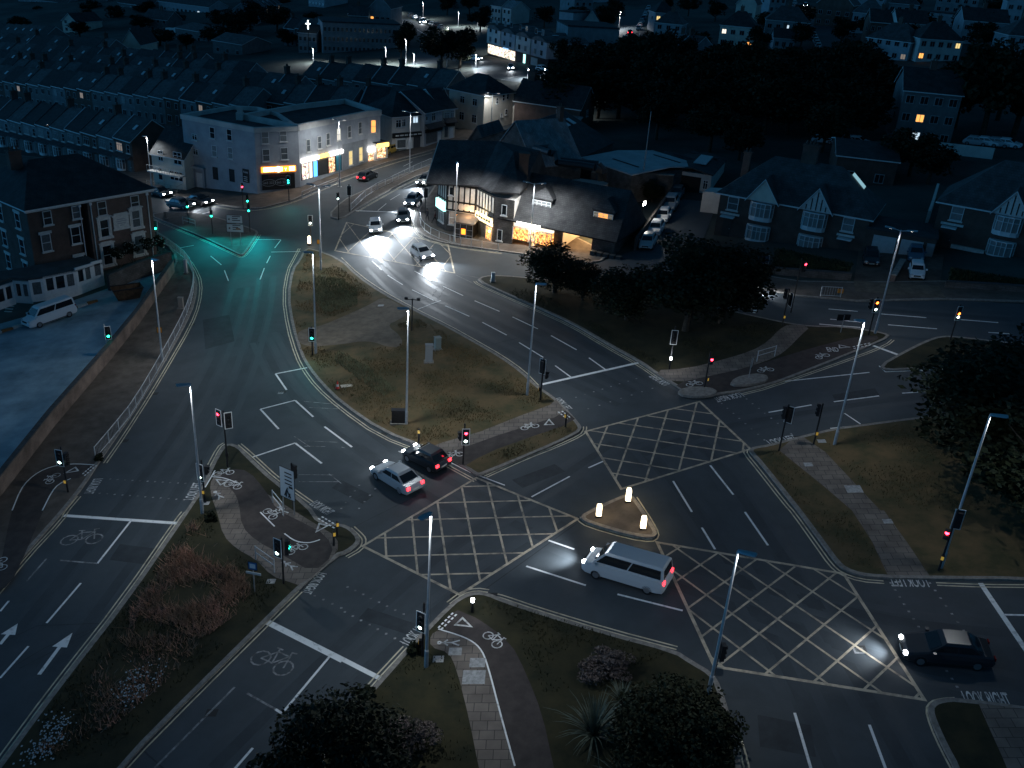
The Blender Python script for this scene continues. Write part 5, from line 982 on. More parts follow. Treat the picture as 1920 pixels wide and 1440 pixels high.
tag(MB().box(-5, 5, -1, 1, 0, 2.6).build('pale_container', M_render, None, under(1075, 325, 3.4), R(-15)), 'pale flat topped cabin behind the pub wing ridge', 'cabin')
t, f, rf = shed('back_garage', 'white fronted garage with dark opening at the end of the car lane', under(1256, 318, 3), under(1336, 322, 3), 12, 3.0, .6, M_render, M_sl[0], 'y', .2, 'garage')
MB().box(1.6, f.L-1.4, -.03, -.003, -1, 2.5).build('open_doorway', M_wood, t); win(t, .8, 1.6, .7, 1.3, 'cas2'); win(t, f.L-.7, 1.6, .7, 1.3, 'cas2'); MB().ring([[(f.L*.45, 3, 3.75), (f.L*.75, 3, 3.7), (f.L*.75, 9, 3.72), (f.L*.45, 9, 3.77)], [(f.L*.45, 3, 3.9), (f.L*.75, 3, 3.85), (f.L*.75, 9, 3.87), (f.L*.45, 9, 3.92)]]).build('roof_light', mat('pale roof sheet', (.5, .52, .53), .5), rf)
t = thing('small_white_shed', 'small white shed with sloping roof beside the back garage', 'shed', under(1233, 300, 3), R(-20)); walls(t, 4, 5, 3.2, M_render); MB().ring([[(-.2, -.2, 3.2), (4.2, -.2, 3.0), (4.2, 5.2, 3.0), (-.2, 5.2, 3.2)], [(-.2, -.2, 3.4), (4.2, -.2, 3.2), (4.2, 5.2, 3.2), (-.2, 5.2, 3.4)]]).build('roof', M_flat, t)
tag(MB().cyl((0, 0, 0), (0, 0, 12), .09, .05, 8).build('flag_pole', M_post, None, G(1200, 375)), 'tall bare thin pole rising behind the stone yard wall', 'pole')
wallrun('lane_wall', 'dark lane wall between the pub wing and the parked cars', [(1258, 372), (1225, 420), (1190, 470)], 1.6, .3, M_stone)
# ---------------------------------------------------------------- 1930s brick houses on the right
def bay(t, x, z0, h, w=2.8, gl=M_curt, dp=.75, label='bay_window'):
    pts = [(-w/2, 0), (-w/2+.25, -dp*.7), (-w*.18, -dp), (w*.18, -dp), (w/2-.25, -dp*.7), (w/2, 0)]
    b = MB(); b.prism(pts+[(w/2, .05), (-w/2, .05)], -h/2-.5, -h/2); b.prism(pts, h/2, h/2+.12); 
    for p in pts: b.cyl((*p, -h/2), (*p, h/2), .06, .06, 4)
    pn = MB()
    for p, q in zip(pts, pts[1:]):
        p, q = Vector((*p, 0)), Vector((*q, 0)); b.cyl(p+Vector((0, 0, h*.18)), q+Vector((0, 0, h*.18)), .035, .035, 4); mid = (p+q)/2
        if (q-p).length > .8: b.cyl(mid+Vector((0, 0, -h/2)), mid+Vector((0, 0, h/2)), .04, .04, 4)
        k = (q-p).normalized(); nn = Vector((-k.y, k.x, 0))*.03; pn.poly([p+nn+Vector((0, 0, -h/2)), q+nn+Vector((0, 0, -h/2)), q+nn+Vector((0, 0, h/2)), p+nn+Vector((0, 0, h/2))])
    o = b.build('bay_window', M_trim, t, (x, 0, z0)); pn.build('pane', gl, o); return o
def semi(name, label, A, B, units, d=9, h=5.5, rh=4.0, hips=(5.2, 5.2)):
    f = Fr(A, B); t = thing(name, label, 'house', f.o, f.rz); walls(t, f.L, d, h, M_brick); rf = roof(t, f.L, d, h, rh, M_sl[1], ha=hips[0], hb=hips[1], over=.45)
    for bx, sx, dx, plain in units:
        bay(t, bx, 4.1, 1.55); bay(t, bx, 1.35, 1.5)
        # projecting gable over the bay
        gm = MB(); gm.ring([[(bx-1.75, y, h-.25), (bx+1.75, y, h-.25), (bx, y, h+2.2)] for y in (-.72, -.55)]); gm.build('gable', M_cream if plain else M_trimb, t)
        if not plain:
            tm = MB()
            for k in range(-2, 3): tm.box(bx+k*.55-.06, bx+k*.55+.06, -.75, -.722, h-.2, h+2.0-abs(k*.55)*1.4-.1)
            tm.build('timber_strips', M_wood, t)
        roof(t, 3.5, 4.5, h-.2, 2.45, M_sl[1], x0=bx-1.75, y0=-.6, axis='y', ha=0, hb=0, over=.25, ov2=.25, name='gable_roof')
        win(t, sx, 4.2, 1.3, 1.6, 'sash', M_lead if plain else M_curt); door(t, dx, 1.0, 2.1, M_door); MB().box(dx-.8, dx+.8, -.9, -.003, 2.55, 2.7).build('door_canopy', M_trim, t); MB().box(min(dx, sx)-1.0, max(dx, sx)+1.0, -.14, -.003, 2.8, 3.05).build('string_course', M_trimb, t)
    return t, f, rf
A, B1 = under(1352, 357, 5.5), under(1638, 383, 5.5)
t, f, rf = semi('brick_semi_pair', 'pair of dark brick semi detached houses with two gables and rounded bays', A, B1, ((5.2, 1.7, 1.4, True), (11.4, 15.2, 15.2, False)))
chimney(rf, f.L/2, 4.6, 8.5, 11.4, 1.8, .8, M_brick, 4); chimney(rf, 1.2, 5.5, 6, 9.3, .9, .6, M_brick, 2); 
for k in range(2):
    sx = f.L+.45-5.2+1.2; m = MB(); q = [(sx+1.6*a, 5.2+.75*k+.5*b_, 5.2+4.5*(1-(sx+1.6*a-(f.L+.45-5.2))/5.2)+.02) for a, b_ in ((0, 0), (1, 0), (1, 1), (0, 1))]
    m.ring([[(x, y, zz+dz) for x, y, zz in q] for dz in (.06, .16)]).build('skylight', emat('glowing sky reflection', (.45, .85, 1), .55), rf)  # glow added to the panes in place of the sky they reflect

tag(MB().ring([[(x*s, y, zz) for x, zz in ((-.0, -1), (2.4, -1), (2.4, 2.9), (0, 2.6))] for y, s in ((0, 1), (3, 1))]).build('lean_to', M_render, None, under(1347, 366, 3)-f.x*2.6+f.y*2, f.rz), 'small pale lean-to against the left end of the semi detached pair', 'outbuilding')
A, B1 = under(1765, 373, 5.5), under(1985, 395, 5.5)
t, f, rf = semi('brick_semi_pair', 'dark brick house with one timbered gable at the right edge', A, B1, ((7.3, 2.0, 1.6, False),), rh=4.4, hips=(5.5, 1)); 
for k in range(2): MB().box(2.2+k*.5, 2.4+k*.5, 3.2, 4.6, 7.9, 8.0).build('roof_light_tube', mat('bright roof glazing', (.6, .65, .68), .2), rf) if False else None
MB().box(2.3, 5.8, -.4, -.003, .35, .75).build('front_planter', M_trimb, t)
# garages between them
A, B1 = under(1625, 430, 2.6), under(1760, 440, 2.6); f = Fr(A, B1); t = thing('twin_garage', 'pair of flat roofed garages with pale doors between the brick houses', 'garage', f.o, f.rz); walls(t, f.L, 6, 2.7, M_brick); MB().box(-.1, f.L+.1, -.15, 6.1, 2.7, 2.95).build('roof', M_flat, t)
for a, b in ((.12, .45), (.52, .83), (.88, .99)): MB().box(f.L*a, f.L*b, -.06, -.003, .0, 2.15).build('garage_door', M_dkren if b > .9 else mat('pale garage door', (.42, .42, .42), .6, .1, 2), t)
wallrun('garden_fence', 'white gate post fence between the garages and the right house', [(1752, 372), (1742, 405), (1735, 425)], 2.0, .3, M_trimb)
M_hedge = mat('hedge leaf', (.02, .03, .012), .8, .5, 6)
tag(sheet('driveway', [(1610, 470), (1770, 478), (1762, 535), (1600, 532)], .05, M_foot), kind='structure')
wallrun('front_wall', 'low dark garden wall before the right hand brick house', [(1770, 540), (1860, 545), (1990, 555)], .7, .3, M_stone, M_flat); wallrun('front_wall', 'low dark garden wall before the semi detached pair', [(1330, 500), (1420, 512), (1595, 525)], .7, .3, M_stone, M_flat)
wallrun('drive_pier', 'stubby brick pier wall between the two drives', [(1672, 530), (1690, 500)], .8, .5, M_brick2, M_kerb)
# ================================================================ TERRACES AND FAR BUILDINGS
def fwin(t, x, zz, w, h, gl=None, face='f', Wd=0, tr=None):
    "far window: frame and pane in one mesh"
    gl = gl or M_glass; tr = tr or M_dtrim; w = round(w, 1); h = round(h, 1)
    me = shared(('fw', w, h, gl.name, tr.name), lambda: MB().box(-w/2, w/2, -.06, -.002, -h/2, h/2, 1).box(-w/2+.1, -.04, -.075, -.06, -h/2+.1, h/2-.1, 0).box(.04, w/2-.1, -.075, -.06, -h/2+.1, h/2-.1, 0).mesh('window', [gl, tr]))
    return place(link('window', me, t), x, zz, face, Wd)
def terrace_proto(k, wm, rm, near, lit=None, sky=False, ch=True, w=5.0, d=8.5, h=5.5, rh=3.0):
    t = thing('terraced_house', 'terraced house', 'house')
    walls(t, w, d, h, wm, gable='x', rh=rh); rf = roof(t, w, d, h, rh, rm, over=.28, ov2=.0)
    MB().ring([[(-.11, y, zz) for y, zz in ((-.25, h+.05), (d/2, h+rh+.32), (d+.25, h+.05), (d+.25, h-.1), (d/2, h+rh+.1), (-.25, h-.1))], [(.11, y, zz) for y, zz in ((-.25, h+.05), (d/2, h+rh+.32), (d+.25, h+.05), (d+.25, h-.1), (d/2, h+rh+.1), (-.25, h-.1))]]).build('party_coping', M_flat if k % 2 else M_grey, rf) if near or k % 3 == 0 else None
    if ch: chimney(rf, .1, d/2, h+rh-.4, h+rh+1.3, .6, 1.2, [M_brick, M_brick2, M_brick][k % 3], 2)
    if sky: skylight(rf, 3.2, 2.2, h+2.2*rh/(d/2)+.08, rh/(d/2), None, .7, 1.0)
    if near:
        win(t, 1.4, 4.1, 1.7, 1.4, 'cas3', lit or [M_lead, M_glass, M_lead][k % 3], tr=M_dtrim); win(t, 3.9, 4.1, .9, 1.4, 'sash', M_glass, tr=M_dtrim)
        bay(t, 1.4, 1.3, 1.5, 2.2, M_lead, .6); door(t, 3.9, .95, 2.1); MB().ring([[(.1, -.9, 2.55), (4.7, -.9, 2.55), (4.7, -.003, 3.0), (.1, -.003, 3.0)], [(.1, -.9, 2.65), (4.7, -.9, 2.65), (4.7, -.003, 3.1), (.1, -.003, 3.1)]]).build('porch_roof', M_flat, t)
    else:
        fwin(t, 1.3, 4.1, 1.2, 1.3, lit); fwin(t, 3.7, 4.1, .9, 1.3); fwin(t, 1.3, 1.4, 1.3, 1.4); fwin(t, 3.7, 1.3, .9, 2.0)
    return t
PROTO = {}; M_soot = mat('sooty blue render', (.18, .19, .2), .9, .25, .6); M_dtrim = mat('dull house trim', (.33, .33, .33), .7, .15, 3); M_slate_r = mat('sooty grey render', (.15, .15, .15), .9, .2, .6)
def terrace_row(pa, pb, name, near=False, hr=8.5, seq=None, off=True, w=5.0, grp=None, side=None):
    A, B = under(*pa, hr), under(*pb, hr); f = Fr(A, B); n = max(1, int(f.L/w)); rnd = random.Random(hash(name) % 999 if False else len(name)*7+n)
    for i in range(n):
        k = rnd.randrange(6); near_k = ('n' if near else 'f', k)
        p = f.o+f.x*(w*i)-f.y*4.25; p.z = gz(p.x, p.y)
        if near_k not in PROTO:
            t = terrace_proto(k, [M_soot, M_brick, M_slate_r, M_slate_r, M_brick, M_soot][k], M_sl[[0, 1, 0, 2, 1, 0][k]], near, [None, None, None, None, E_dimw, M_curt][k], k in (1, 4), k in (0, 3)); PROTO[near_k] = t
        else: t = copy_tree(PROTO[near_k])
        t.location = p; t.rotation_euler = (0, 0, f.rz)
        t['label'] = f'{ORD[i] if i < 39 else "late"} house from the left in the {name}'; t['group'] = 'terraced houses, '+name
    return f
terrace_row((-45, 171), (292, 219), 'front terrace left of the corner block', True)
terrace_row((-30, 116), (506, 161), 'second terrace row behind the front terrace')
terrace_row((-30, 104), (600, 138), 'third terrace row of mixed slate roofs')
terrace_row((-40, 89), (505, 114), 'fourth terrace row up the left slope'); terrace_row((-40, 74), (400, 96), 'fifth terrace row on the left'); terrace_row((-30, 58), (235, 71), 'sixth terrace row at far left')
terrace_row((520, 152), (700, 160), 'back row behind the shop parade'); terrace_row((590, 112), (862, 127), 'long roofed row before the roundabout'); terrace_row((690, 158), (850, 158), 'roofs above the white shop')
terrace_row((-40, 40), (110, 47), 'seventh row high on the left'); terrace_row((548, 31), (655, 33), 'pale arched terrace by the school block')
terrace_row((455, 6), (510, -8), 'pale terrace at the top edge'); terrace_row((1296, 62), (1338, 66), 'short row left of the lit hillside house')
def fh(name, label, cat, a, b, d, h, rh, wm, rm, axis='x', hips=(0, 0), wins=(), over=.3, chim=True, storeys=2, nw=3, flat=False):
    f = Fr(G(*a), G(*b)); t = thing(name, label, cat, f.o, f.rz); walls(t, f.L, d, h, wm, gable=None if flat or hips[0] else axis, rh=rh)
    if flat: MB().box(-.15, f.L+.15, -.15, d+.15, h, h+.4).build('roof', rm, t); rf = t
    else: rf = roof(t, f.L, d, h, rh, rm, axis=axis, ha=hips[0], hb=hips[1], over=over)
    if chim and not flat: chimney(rf, f.L*.5, d*.5, h+rh-.6, h+rh+1.2, 1.0, .7, M_brick2, 2)
    for s in range(storeys):
        for i in range(nw):
            x = f.L*(i+.5)/nw; g_ = None
            for (ws, wi, m) in wins:
                if ws == s and wi == i: g_ = m
            fwin(t, x, 1.5+2.8*s, min(1.3, f.L/nw*.6), 1.3, g_)
    if f.L > 6 and not flat: fwin(t, d*.4, 4.0, 1.0, 1.2, None, 'l'); 
    return t, f
for nm, lb, ct, a, b, d, h, rh, wm, rm, ax, hp, wn, kw in (
  ('flat_block', 'long slab of flats with a gable end at the top left corner', 'flats', (38, 27), (128, 27), 11, 8, 3.5, M_dkren, M_sl[1], 'x', (0, 0), (), dict(storeys=3, nw=9)),
  ('gable_house', 'pale gabled house with a long low roof among the far left rows', 'house', (119, 61), (146, 61), 14, 4.5, 3, M_cream, M_sl[0], 'y', (0, 0), (), dict(nw=2)),
  ('gable_house', 'small white trimmed gable above the fourth terrace row', 'house', (238, 90), (258, 89), 10, 3.5, 3, M_dkren, M_sl[0], 'y', (0, 0), (), dict(nw=1, storeys=1, chim=False)),
  ('gable_house', 'bright cream gable end standing proud of the third terrace row', 'house', (233, 120), (266, 119), 12, 6, 3.8, M_cream, M_sl[0], 'y', (0, 0), (), dict(nw=2, storeys=1, chim=False)),
  ('school_block', 'low long institutional block with a strip of windows near the top', 'school', (300, 33), (393, 34), 12, 7, 2.5, M_grey, M_sl[1], 'x', (0, 0), ((1, 9, E_cool),), dict(nw=12)),
  ('school_block', 'dark flat roofed school with two long rows of small windows', 'school', (606, 100), (750, 89), 14, 9, 0, M_dkren, M_flat, 'x', (0, 0), (), dict(nw=18, storeys=3, flat=True)),
  ('tower_block', 'pale tower block cut by the top edge near the curving road', 'tower', (579, 24), (609, 25), 14, 24, 0, M_grey, M_flat, 'x', (0, 0), (), dict(nw=5, storeys=7, flat=True)),
  ('columned_hall', 'dark pedimented hall with tall columns beside the curving road', 'hall', (693, 57), (732, 56), 16, 8, 4, M_dkren, M_sl[1], 'y', (0, 0), ((1, 0, E_warm),), dict(nw=4, chim=False)),
  ('chapel', 'low dark chapel with a glowing white cross', 'chapel', (560, 99), (594, 98), 10, 6, 2, M_dkren, M_sl[0], 'x', (0, 0), (), dict(nw=4, chim=False)),
  ('pale_house', 'pale house among the dark trees left of the shop flats', 'house', (920, 42), (938, 43), 8, 6, 2.5, M_render, M_sl[2], 'x', (0, 0), (), dict()), ('pale_house', 'smaller pale house with a bright roof left of the shop flats', 'house', (941, 44), (957, 46), 8, 5.5, 2.5, M_render, M_sl[3], 'x', (0, 0), (), dict(nw=2)),
  ('civic_block', 'wide pale civic block with dark glazed entrance beside the wood', 'office', (1060, 112), (1156, 106), 16, 8.5, 0, M_dkren, M_flat, 'x', (0, 0), (), dict(nw=9, flat=True)),
  ('gable_house', 'white gabled chapel house behind the civic block', 'house', (1090, 70), (1123, 69), 12, 4.5, 3.5, M_render, M_sl[0], 'y', (0, 0), (), dict(nw=2, storeys=1, chim=False)), ('blank_block', 'plain grey blank walled block left of the white gabled chapel house', 'building', (1045, 72), (1071, 73), 10, 8, 0, M_grey, M_flat, 'x', (0, 0), (), dict(nw=2, storeys=1, flat=True)),
  ('pale_house', 'house with lit gutter line above the civic block', 'house', (1075, 30), (1110, 26), 9, 6, 3, M_dkren, M_sl[1], 'x', (3, 3), (), dict()),
  ('gable_house', 'tall cream gable house with bright skylights on the right hillside', 'house', (1374, 52), (1412, 52), 12, 7.5, 4.5, M_cream, M_sl[1], 'y', (0, 0), (), dict(nw=2, chim=False)),
  ('hipped_house', 'cream hipped house with one warm lit upstairs window on the hillside', 'house', (1345, 88), (1412, 88), 9, 6, 3.6, M_cream, M_sl[0], 'x', (4, 4), ((1, 0, E_white), (0, 3, E_warm)), dict(nw=4)),
  ('hipped_house', 'dull hipped house just right of the lit hillside house', 'house', (1430, 77), (1512, 76), 9, 6, 3.6, M_dkren, M_sl[1], 'x', (4, 4), ((1, 2, E_cool),), dict(nw=5)),
  ('bungalow', 'bungalow with a pale porch at the edge of the wood', 'bungalow', (1448, 92), (1488, 91), 7, 3, 2.2, M_grey, M_sl[0], 'x', (0, 0), (), dict(nw=3, storeys=1)),
  ('gable_house', 'big dark gabled house at the top of the hillside', 'house', (1525, 48), (1592, 49), 12, 7, 5, M_brick2, M_sl[1], 'y', (0, 0), (), dict(nw=4)),
  ('hipped_house', 'hipped house with a bright left roof slope on the hillside', 'house', (1592, 62), (1652, 62), 9, 6, 3.6, M_grey, M_sl[2], 'x', (4, 4), (), dict(nw=4)),
  ('hipped_house', 'dark low hipped house in front of the twin gabled pairs', 'house', (1618, 108), (1700, 114), 9, 5, 3.6, M_grey, M_sl[1], 'x', (4, 4), ((0, 4, E_dimw),), dict(nw=5)),
  ('gabled_pair', 'brick pair with small gables left of the pale gabled pair', 'house', (1624, 84), (1672, 83), 9, 6, 3, M_brick2, M_sl[0], 'x', (0, 0), (), dict(nw=4)), ('gabled_pair', 'pale rendered gabled pair above the dark hipped house', 'house', (1674, 86), (1732, 84), 9, 6, 3, M_render, M_sl[0], 'x', (0, 0), (), dict(nw=5)),
  ('hipped_house', 'white hipped house with a bright yellow window above the wood', 'house', (1716, 116), (1797, 113), 9, 5.5, 3.6, M_render, M_sl[0], 'x', (4, 4), ((1, 4, E_yel), (0, 0, E_warm)), dict(nw=5)),
  ('gabled_pair', 'pale gabled pair on the far right slope', 'house', (1797, 82), (1882, 80), 9, 6, 3, M_grey, M_sl[0], 'x', (0, 0), (), dict(nw=6)), ('gable_house', 'tall pale three storey gable at the top right', 'house', (1874, 62), (1906, 62), 13, 9, 4.5, M_grey, M_sl[1], 'y', (0, 0), (), dict(nw=2, storeys=3)),
  ('garage_block', 'flat white edged garage block on the far slope', 'garage', (1737, 49), (1798, 50), 8, 4, 0, M_grey, M_flat, 'x', (0, 0), (), dict(nw=3, storeys=1, flat=True)), ('hipped_house', 'half lit hipped house at the right edge of the far slope', 'house', (1880, 110), (1950, 108), 9, 5.5, 3.4, M_grey, M_sl[1], 'x', (4, 4), (), dict(nw=4)),
  ('hipped_house', 'topmost hipped house right of the car street', 'house', (1750, 24), (1830, 24), 9, 6, 3.4, M_dkren, M_sl[1], 'x', (4, 4), (), dict(nw=5)), ('hipped_house', 'dim hipped house between the garages and the topmost house', 'house', (1660, 42), (1715, 42), 9, 6, 3.4, M_dkren, M_sl[1], 'x', (4, 4), (), dict(nw=4)),
  ('hipped_house', 'dim house over the hill above the dark gable', 'house', (1600, 18), (1655, 18), 9, 6, 3.4, M_grey, M_sl[1], 'x', (4, 4), (), dict(nw=4)), ('gabled_pair', 'dim gabled pair left of the hillside car street', 'house', (1440, 25), (1470, 22), 9, 6, 3, M_grey, M_sl[1], 'x', (0, 0), (), dict(nw=3)), ('hipped_house', 'grey house above the hospital green at the top', 'house', (1225, 60), (1262, 58), 9, 6, 3, M_grey, M_sl[0], 'x', (3, 3), ((1, 0, E_yel),), dict()),
  ('hipped_house', 'pale house right of the steep street with red tail lights', 'house', (1225, 78), (1275, 78), 9, 5.5, 3, M_grey, M_sl[1], 'x', (3, 3), ((0, 2, E_dimw),), dict()), ('hipped_house', 'grey roofed bungalow with bright slope at the wood edge', 'bungalow', (1252, 108), (1290, 108), 8, 3, 3, M_grey, M_sl[3], 'x', (2, 2), (), dict(storeys=1)),
  ('gabled_pair', 'house pair high above the shop flats', 'house', (1095, 12), (1150, 10), 9, 6, 3, M_grey, M_sl[1], 'x', (0, 0), (), dict(nw=4)), ('gabled_pair', 'dim pair of houses left of the tower block', 'house', (200, 14), (262, 13), 9, 6, 3, M_dkren, M_sl[1], 'x', (0, 0), (), dict(nw=4)), ('hipped_house', 'dim house at the very top left of centre', 'house', (395, 14), (440, 12), 9, 6, 3, M_grey, M_sl[1], 'x', (3, 3), ((1, 1, E_warm),), dict()), ('gabled_pair', 'dim pair of houses right of the far flats slab', 'house', (300, 8), (360, 7), 9, 6, 3, M_dkren, M_sl[1], 'x', (0, 0), (), dict(nw=4)),
  ('gabled_pair', 'dim pair of houses beyond the caravan field', 'house', (270, 58), (315, 58), 9, 5, 3, M_slate_r, M_sl[1], 'x', (0, 0), (), dict(nw=4)), ('gabled_pair', 'dim terrace pair left of the low institutional block', 'house', (225, 30), (285, 31), 9, 6, 3, M_slate_r, M_sl[0], 'x', (0, 0), ((1, 2, E_cool),), dict(nw=4)), ('long_shed', 'long low works roof among the far left trees', 'shed', (330, 74), (400, 78), 16, 4, 1.5, M_slate_r, M_sl[2], 'x', (0, 0), (), dict(nw=4, storeys=1, chim=False)), ('long_shed', 'pale roofed hall beside the waste ground', 'shed', (400, 100), (455, 103), 12, 4, 2, M_slate_r, M_sl[2], 'x', (0, 0), (), dict(nw=3, storeys=1, chim=False)), ('gabled_pair', 'dark house pair below the columned hall', 'house', (655, 62), (690, 60), 9, 6, 3, M_slate_r, M_sl[1], 'x', (0, 0), ((1, 1, E_warm),), dict(nw=4)), ('gabled_pair', 'dim house row end near the far left flats', 'house', (140, 24), (195, 25), 9, 6, 3, M_slate_r, M_sl[1], 'x', (0, 0), (), dict(nw=5)),
  ('flat_block', 'grey three storey flats between the wood and the black tree', 'flats', (1673, 268), (1781, 269), 10, 8.4, 3, M_slate_r, M_sl[0], 'x', (0, 0), ((1, 1, E_warm), (0, 1, E_cool)), dict(nw=4, storeys=3)), ('long_shed', 'long dark low roof right behind the semi detached pair', 'shed', (1560, 345), (1674, 348), 14, 4, 1.2, M_brick, M_sl[0], 'x', (0, 0), (), dict(nw=2, storeys=1, chim=False))):
    fh(nm, lb, ct, a, b, d, h, rh, wm, rm, ax, hp, wn, **kw)
wallrun('white_wall', 'long white garden wall before the black tree at right', [(1728, 283), (1860, 298)], 1.6, .3, M_render)
# glowing cross
cr = thing('lit_cross', 'glowing white cross above the dark chapel', 'cross', G(579, 100)); MB().cyl((0, 0, 0), (0, 0, 7), .1).build('pole', M_black, cr); MB().box(-.16, .16, -.12, .12, 7, 9.6).box(-.7, .7, -.11, .11, 8.4, 8.75).build('cross', emat('lit cross face', (.8, .95, 1), 3.5), cr)
# shop flats with curved roofs at the roundabout
f = Fr(G(914, 103), G(1027, 128)); t = thing('shop_flats', 'modern flats of four curved roof bays over brightly lit shops', 'flats', f.o, f.rz); Hf = HT((914, 103), 52); bw = f.L/4
walls(t, f.L, 14, 3.4, M_wood); 
for i in range(4):
    x0 = bw*i+.3; MB().box(x0, x0+bw-.6, -.6, 12, 3.4, Hf).build('bay_wall', [M_render, M_grey][i % 2], t)
    m = MB(); pr_ = [[(x0-.2+(bw-.2)*k/6, y, Hf+1.2*math.sin(math.pi*k/6)+dz) for k in range(7)] for y, dz in ((-.9, 0), (12.3, 0))]
    for k in range(6): m.poly([pr_[0][k], pr_[0][k+1], pr_[1][k+1], pr_[1][k]])
    m.poly(pr_[0][::-1]); m.poly(pr_[1]); m.build('curved_roof', M_sl[2], t); skylight(t, x0+bw*.5, 4, Hf+1.25, 0, None, 1.2, 1.4)
    for s in range(3):
        for j in range(2): fwin(t, x0+bw*(.25+.4*j), 4.6+2.5*s, 1.3, 1.4, [M_glass, M_lead][(i+s+j) % 3 == 0]).location.y = -.601
s_ = MB().box(.3, f.L*.30, -.1, -.003, .6, 3.0).build('lit_shop', E_shopw, t); MB().box(f.L*.31, f.L*.48, -.1, -.003, .6, 3.0).build('lit_shop', E_shopw, t); MB().box(f.L*.28, f.L*.37, -.3, -.1, 3.0, 3.5).build('blue_fascia', emat('blue fascia', (.3, .6, 1), 1.2), t); MB().box(f.L*.62, f.L*.65, -.12, -.003, .4, 3.0).build('lit_door', E_teal, t); MB().box(f.L*.74, f.L*.84, -.1, -.003, .4, 2.8).build('pale_shutter', M_render, t)
# roads in the distance
strip([(905, 255), (960, 215), (1010, 190), (1030, 150), (1000, 132), (960, 122), (905, 115), (880, 112)], 9); strip([(1020, 235), (1040, 205), (1045, 165), (1030, 140)], 8)
strip([(880, 112), (850, 105), (825, 92), (815, 75), (800, 60), (770, 45), (725, 32), (690, 22), (668, 8), (672, -10)], 9); strip([(820, 85), (800, 105), (795, 120)], 7); strip([(1150, 112), (1175, 92), (1185, 65), (1178, 40), (1195, 15), (1230, -10)], 9); strip([(1570, 105), (1560, 80), (1540, 55), (1500, 20), (1490, -5)], 7)
sheet('road', [(880, 112), (960, 112), (1035, 130), (1040, 150), (1010, 158), (950, 152), (890, 140)], .01, M_asph)
strip([(-40, 252), (60, 262), (180, 290), (290, 318), (300, 345)], 8); strip([(-40, 140), (200, 162), (420, 192)], 5); sheet('car_lane', [(1262, 372), (1345, 380), (1310, 470), (1190, 480)], .008, M_asph); sheet('car_park', [(850, 465), (930, 480), (1130, 510), (1300, 520), (1330, 470), (1190, 470), (1100, 500)], .009, M_asph)
mb = MB()
for px in ([(800, 62), (812, 72), (822, 84)], [(775, 52), (800, 66)], [(1192, 95), (1200, 62)], [(940, 150), (975, 142)], [(700, 28), (760, 44)]): ribbon(mb, W2(px), .18, .02)
for i in range(6): a = Vector(G(792+5*i, 78.5+.3*i)); ribbon(mb, [Vector((a.x, a.y)), Vector((a.x+.2, a.y+2.4))], .6, .02)
struct('far_markings', mb, M_white)
# ================================================================ VEHICLES
M_tyre = mat('tyre rubber', (.015, .015, .016), .8); M_rim = mat('wheel rim', (.3, .3, .31), .35, metal=.7); M_cglass = mat('car glass', (.01, .013, .016), .06, spec=.7)
E_head = emat('headlight', (.92, .96, 1), 60); E_tail = emat('tail light', (1, .02, .03), 8); M_hoff = mat('unlit headlight', (.45, .48, .5), .15, spec=.8); M_toff = mat('unlit tail light', (.25, .01, .01), .25); M_plate = mat('number plate', (.55, .55, .5), .5)
PAINT = {k: mat(k+' car paint', c, .28, spec=.6) for k, c in dict(white=(.62, .64, .66), silver=(.33, .35, .37), dark=(.02, .023, .028), blue=(.06, .11, .16), grey=(.12, .13, .14), palegrey=(.45, .47, .49), red=(.25, .02, .02), yellow=(.5, .3, .05)).items()}
DIM = {'hatch': (3.9, .86, 1.46, .92, (-1.75, -1.25, .15, .95)), 'saloon': (4.5, .88, 1.43, .92, (-1.75, -1.05, .3, 1.05)), 'small': (3.5, .8, 1.48, .95, (-1.6, -1.2, .35, .95)), 'suv': (4.4, .93, 1.68, 1.05, (-2.0, -1.75, .35, 1.05)), 'van': (5.3, .97, 1.95, 1.15, (-2.6, -2.5, 1.1, 1.9))}
